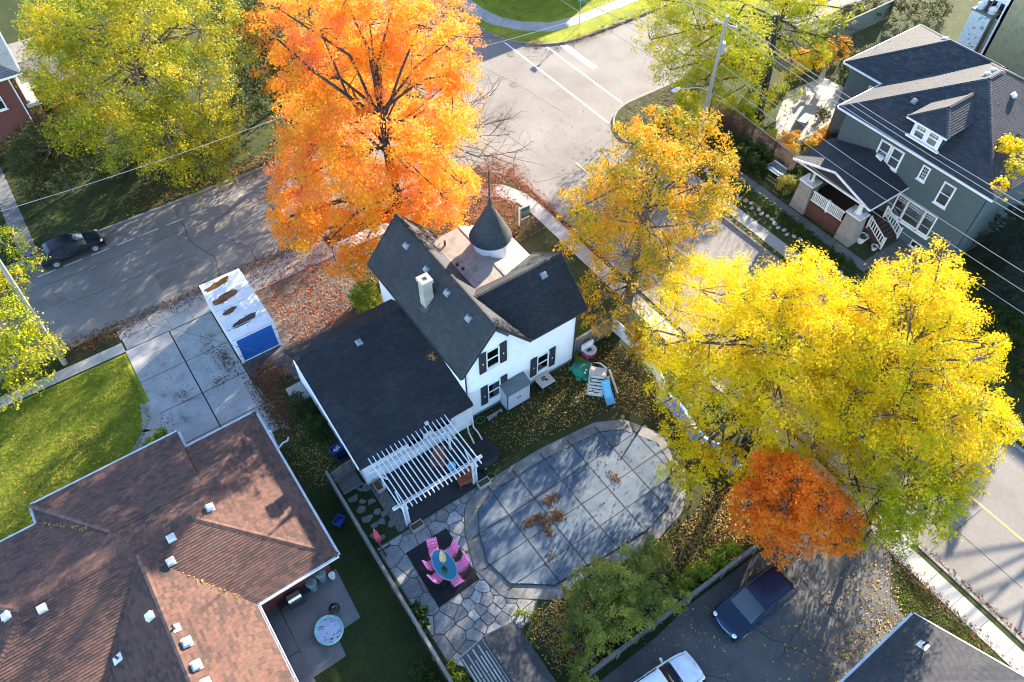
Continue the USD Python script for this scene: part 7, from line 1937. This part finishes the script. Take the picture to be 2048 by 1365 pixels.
litter('fallen_leaves', [(16.5, 8.7, 2.5, 1.0, 3), (10.6, 9.4, 1.0, .8, 2), (20.5, 8.6, 1.6, 1.2, 3), (9.4, 8.2, .7, 1.2, 2)], 8500, 'litter_gold', .1, 'golden brown leaves on the bank below the pool', .02, in_poly(Polygon([(7.6, 10.4), (9.6, 10.6), (13, 9.7), (20, 9.9), (23, 12), (23, 6.6), (8, 6.6), (7.5, 8)])), power=1.1)
zc = lambda xy: cover_z(xy) + .05
litter('fallen_leaves', [(11.75, 14.7, .36, .13, 4), (12.3, 14.3, .22, .16, 2), (13.1, 14.15, .2, .2, 3.2), (13.4, 15.15, .24, .17, 2.6), (12.1, 13.75, .13, .2, 1.6), (17.3, 14.2, .15, .28, 1.4), (12.5, 15.9, .5, .3, .5), (15, 14, 3, 2, 1.3), (11.2, 12.4, .2, .2, .4), (18.5, 14.5, 1.6, 1.4, 1.3)], 1500, 'litter_brown', .1, 'brown leaf piles and stray leaves on the pool cover', zc, in_poly(deckpoly.buffer(-.1)), power=1.5)
litter('fallen_leaves', [(19.5, 1.8, 3, 2.2, 3), (24.8, 1.2, 1.4, .9, 2), (21.8, -.4, 2, .4, 2), (14, 5, 2, .7, 1)], 1500, 'litter_gold', .1, 'scattered leaves on the asphalt drive by the navy car', .04, in_poly(Polygon([(10, -7), (17, -7), (17.6, -1), (24.4, -1), (26.6, 1.8), (26.6, 6), (12, 6)])), power=.8)
litter('fallen_leaves', [(26.0, -2.5, .6, 3, 2), (28.6, -3, .15, 4, 2), (26.7, 0, .2, 3, 2)], 2200, 'litter_brown', .1, 'leaves along the grass strip and kerb at the lower right', lambda xy: np.where(xy[:, 0] < KB0, .04, -.105), power=1.0)
litter('fallen_leaves', [(12, 53.5, 5, .5, 3), (16, 52.4, 3, .4, 2), (4, 54.5, 4, 1, 1)], 3000, 'litter_red', .11, 'red leaves along the far kerb of the side street', lambda xy: np.where(xy[:, 1] > KA1, .04, -.105), power=1.0)
litter('fallen_leaves', [(45.5, 53.3, 3, .3, 2), (41.5, 55.2, .5, .5, 1), (51, 53.6, 4, .4, 2)], 1300, 'litter_brown', .12, 'leaves along the kerb of the far corner lawn', .04, power=1.0)
litter('fallen_leaves', [(2.9, 28, .8, 2, 2), (3.4, 25.5, .7, 1.5, 2)], 1500, 'litter_gold', .08, 'pale leaves on the shady strip between bungalow and garage wing', .02, in_poly(bxy(1.9, 23.5, 4.8, 31)), power=.8)
litter('fallen_leaves', [(8.0, 15.5, 2.0, 3.0, 1), (10.0, 12, 1, 1, .6)], 700, 'litter_brown', .07, 'small stray leaves on the flagstone patio', .06, in_poly(patio), power=.7)
litter('fallen_leaves', [(43.5, 25, 1.2, 4, 1), (39.0, 27, .3, 5, 1.5), (41, 33, 2, 2, 2)], 2600, 'litter_gold', .1, 'leaves along the far pavement and garden edge', .035, in_poly(B_SE), power=.9)
litter('fallen_leaves', [(43.5, 39.5, 3, 1.6, 2), (40.5, 37.5, 1, 2.5, 2), (47.5, 41.2, 2.5, .7, 2)], 4500, 'litter_brown', .12, 'brown leaves on the verge at the corner below the lime yellow tree', .03, in_poly(B_SE.buffer(-.2)), power=1.2)
litter('fallen_leaves', [(35, 45, 5, 6, 1), (33, 20, 4, 12, .7), (10, 47, 12, 4, 1)], 1500, 'litter_gold', .1, 'stray leaves blown over the streets', -.1, in_poly(roads.buffer(-.4)), power=1.2)
# leaves lodged on roofs
lp = hit(862, 714, GAR_S[0], nG)
v, f = leaf_quads(lp + rng.normal(size=(70, 3)) * (.13, .16, .02) + nG * .06, .09, unit(rng.normal(size=(70, 3)) * .4 + nG), None, None)
solo('fallen_leaves', MB().add(v, f, 4), 'litter_red', 'small red leaf clump on the garage wing roof at the house wall', 'fallen leaves', None, 'stuff')
# valley leaves on the bungalow roof
cv = []
for s in rng.random(70):
    cv.append(R_([xi, vS, E_]) + (R_(WT) - R_([xi, vS, E_])) * (.12 + .5 * s) + rng.normal(size=3) * (.05, .05, .01) + (0, 0, .06))
for s in rng.random(60):
    cv.append(R_([bx0, vN, E_ + .06]) + (R_([hx, jv, jz + .06]) - R_([bx0, vN, E_ + .06])) * (.1 + .55 * s) + rng.normal(size=3) * (.06, .06, .01) + (0, 0, .03))
cv = R_(cv); v, f = leaf_quads(cv, .09, unit(rng.normal(size=cv.shape) * .4 + Z), None, None)
solo('fallen_leaves', MB().add(v, f, 4), 'litter_gold', 'yellow leaves lodged in the valleys of the bungalow roof', 'fallen leaves', None, 'stuff')
# grass blades roughen the lit lawns
def tufts(name, poly, count, mat_, label, size=.1):
    b = poly.bounds; xy = np.c_[rng.uniform(b[0], b[2], count), rng.uniform(b[1], b[3], count)]
    xy = xy[shapely.contains_xy(poly, xy[:, 0], xy[:, 1])]; k = len(xy)
    v, f = leaf_quads(np.c_[xy, np.full(k, .03)], size, unit(np.c_[rng.normal(size=(k, 2)), rng.normal(size=k) * .35]), None, None, .1, .3)
    solo(name, MB().add(v, f, 4), mat_, label, 'grass', None, 'stuff')
mat('blade', [(0.08, 0.13, 0.012), (0.15, 0.21, 0.02), (0.26, 0.28, 0.04)], scale=.5, rough=.8, island=.5, transl=.3)
mat('blade_dark', [(0.03, 0.055, 0.01), (0.07, 0.09, 0.02), (0.11, 0.1, 0.035)], scale=.5, rough=.8, island=.5, transl=.3)
tufts('grass_blades', Polygon([(-14, 30.3), (-7.6, 30.9), (-5, 32.2), (-3.6, 34), (-3.5, 39.8), (-14, 39.8)]), 42000, 'blade', 'blades of sunlit grass on the bungalow front lawn')
tufts('grass_blades', Polygon([(24.0, -8), (25.0, -8), (26.6, -8), (26.6, 1.2), (24.6, -.4)]), 9000, 'blade', 'blades of grass on the strip beside the grey garage')
tufts('grass_blades', Polygon([(12.5, 22.2), (23.5, 22.2), (23.5, 15), (20.6, 18), (15, 18.7), (12, 18.7)]), 20000, 'blade_dark', 'blades of grass on the shady lawn behind the white house')
tufts('grass_blades', Polygon([(41.5, 60), (45, 58), (62, 57.6), (62, 66), (41.5, 66)]), 12000, 'blade', 'blades of grass on the far corner lawn', .12)
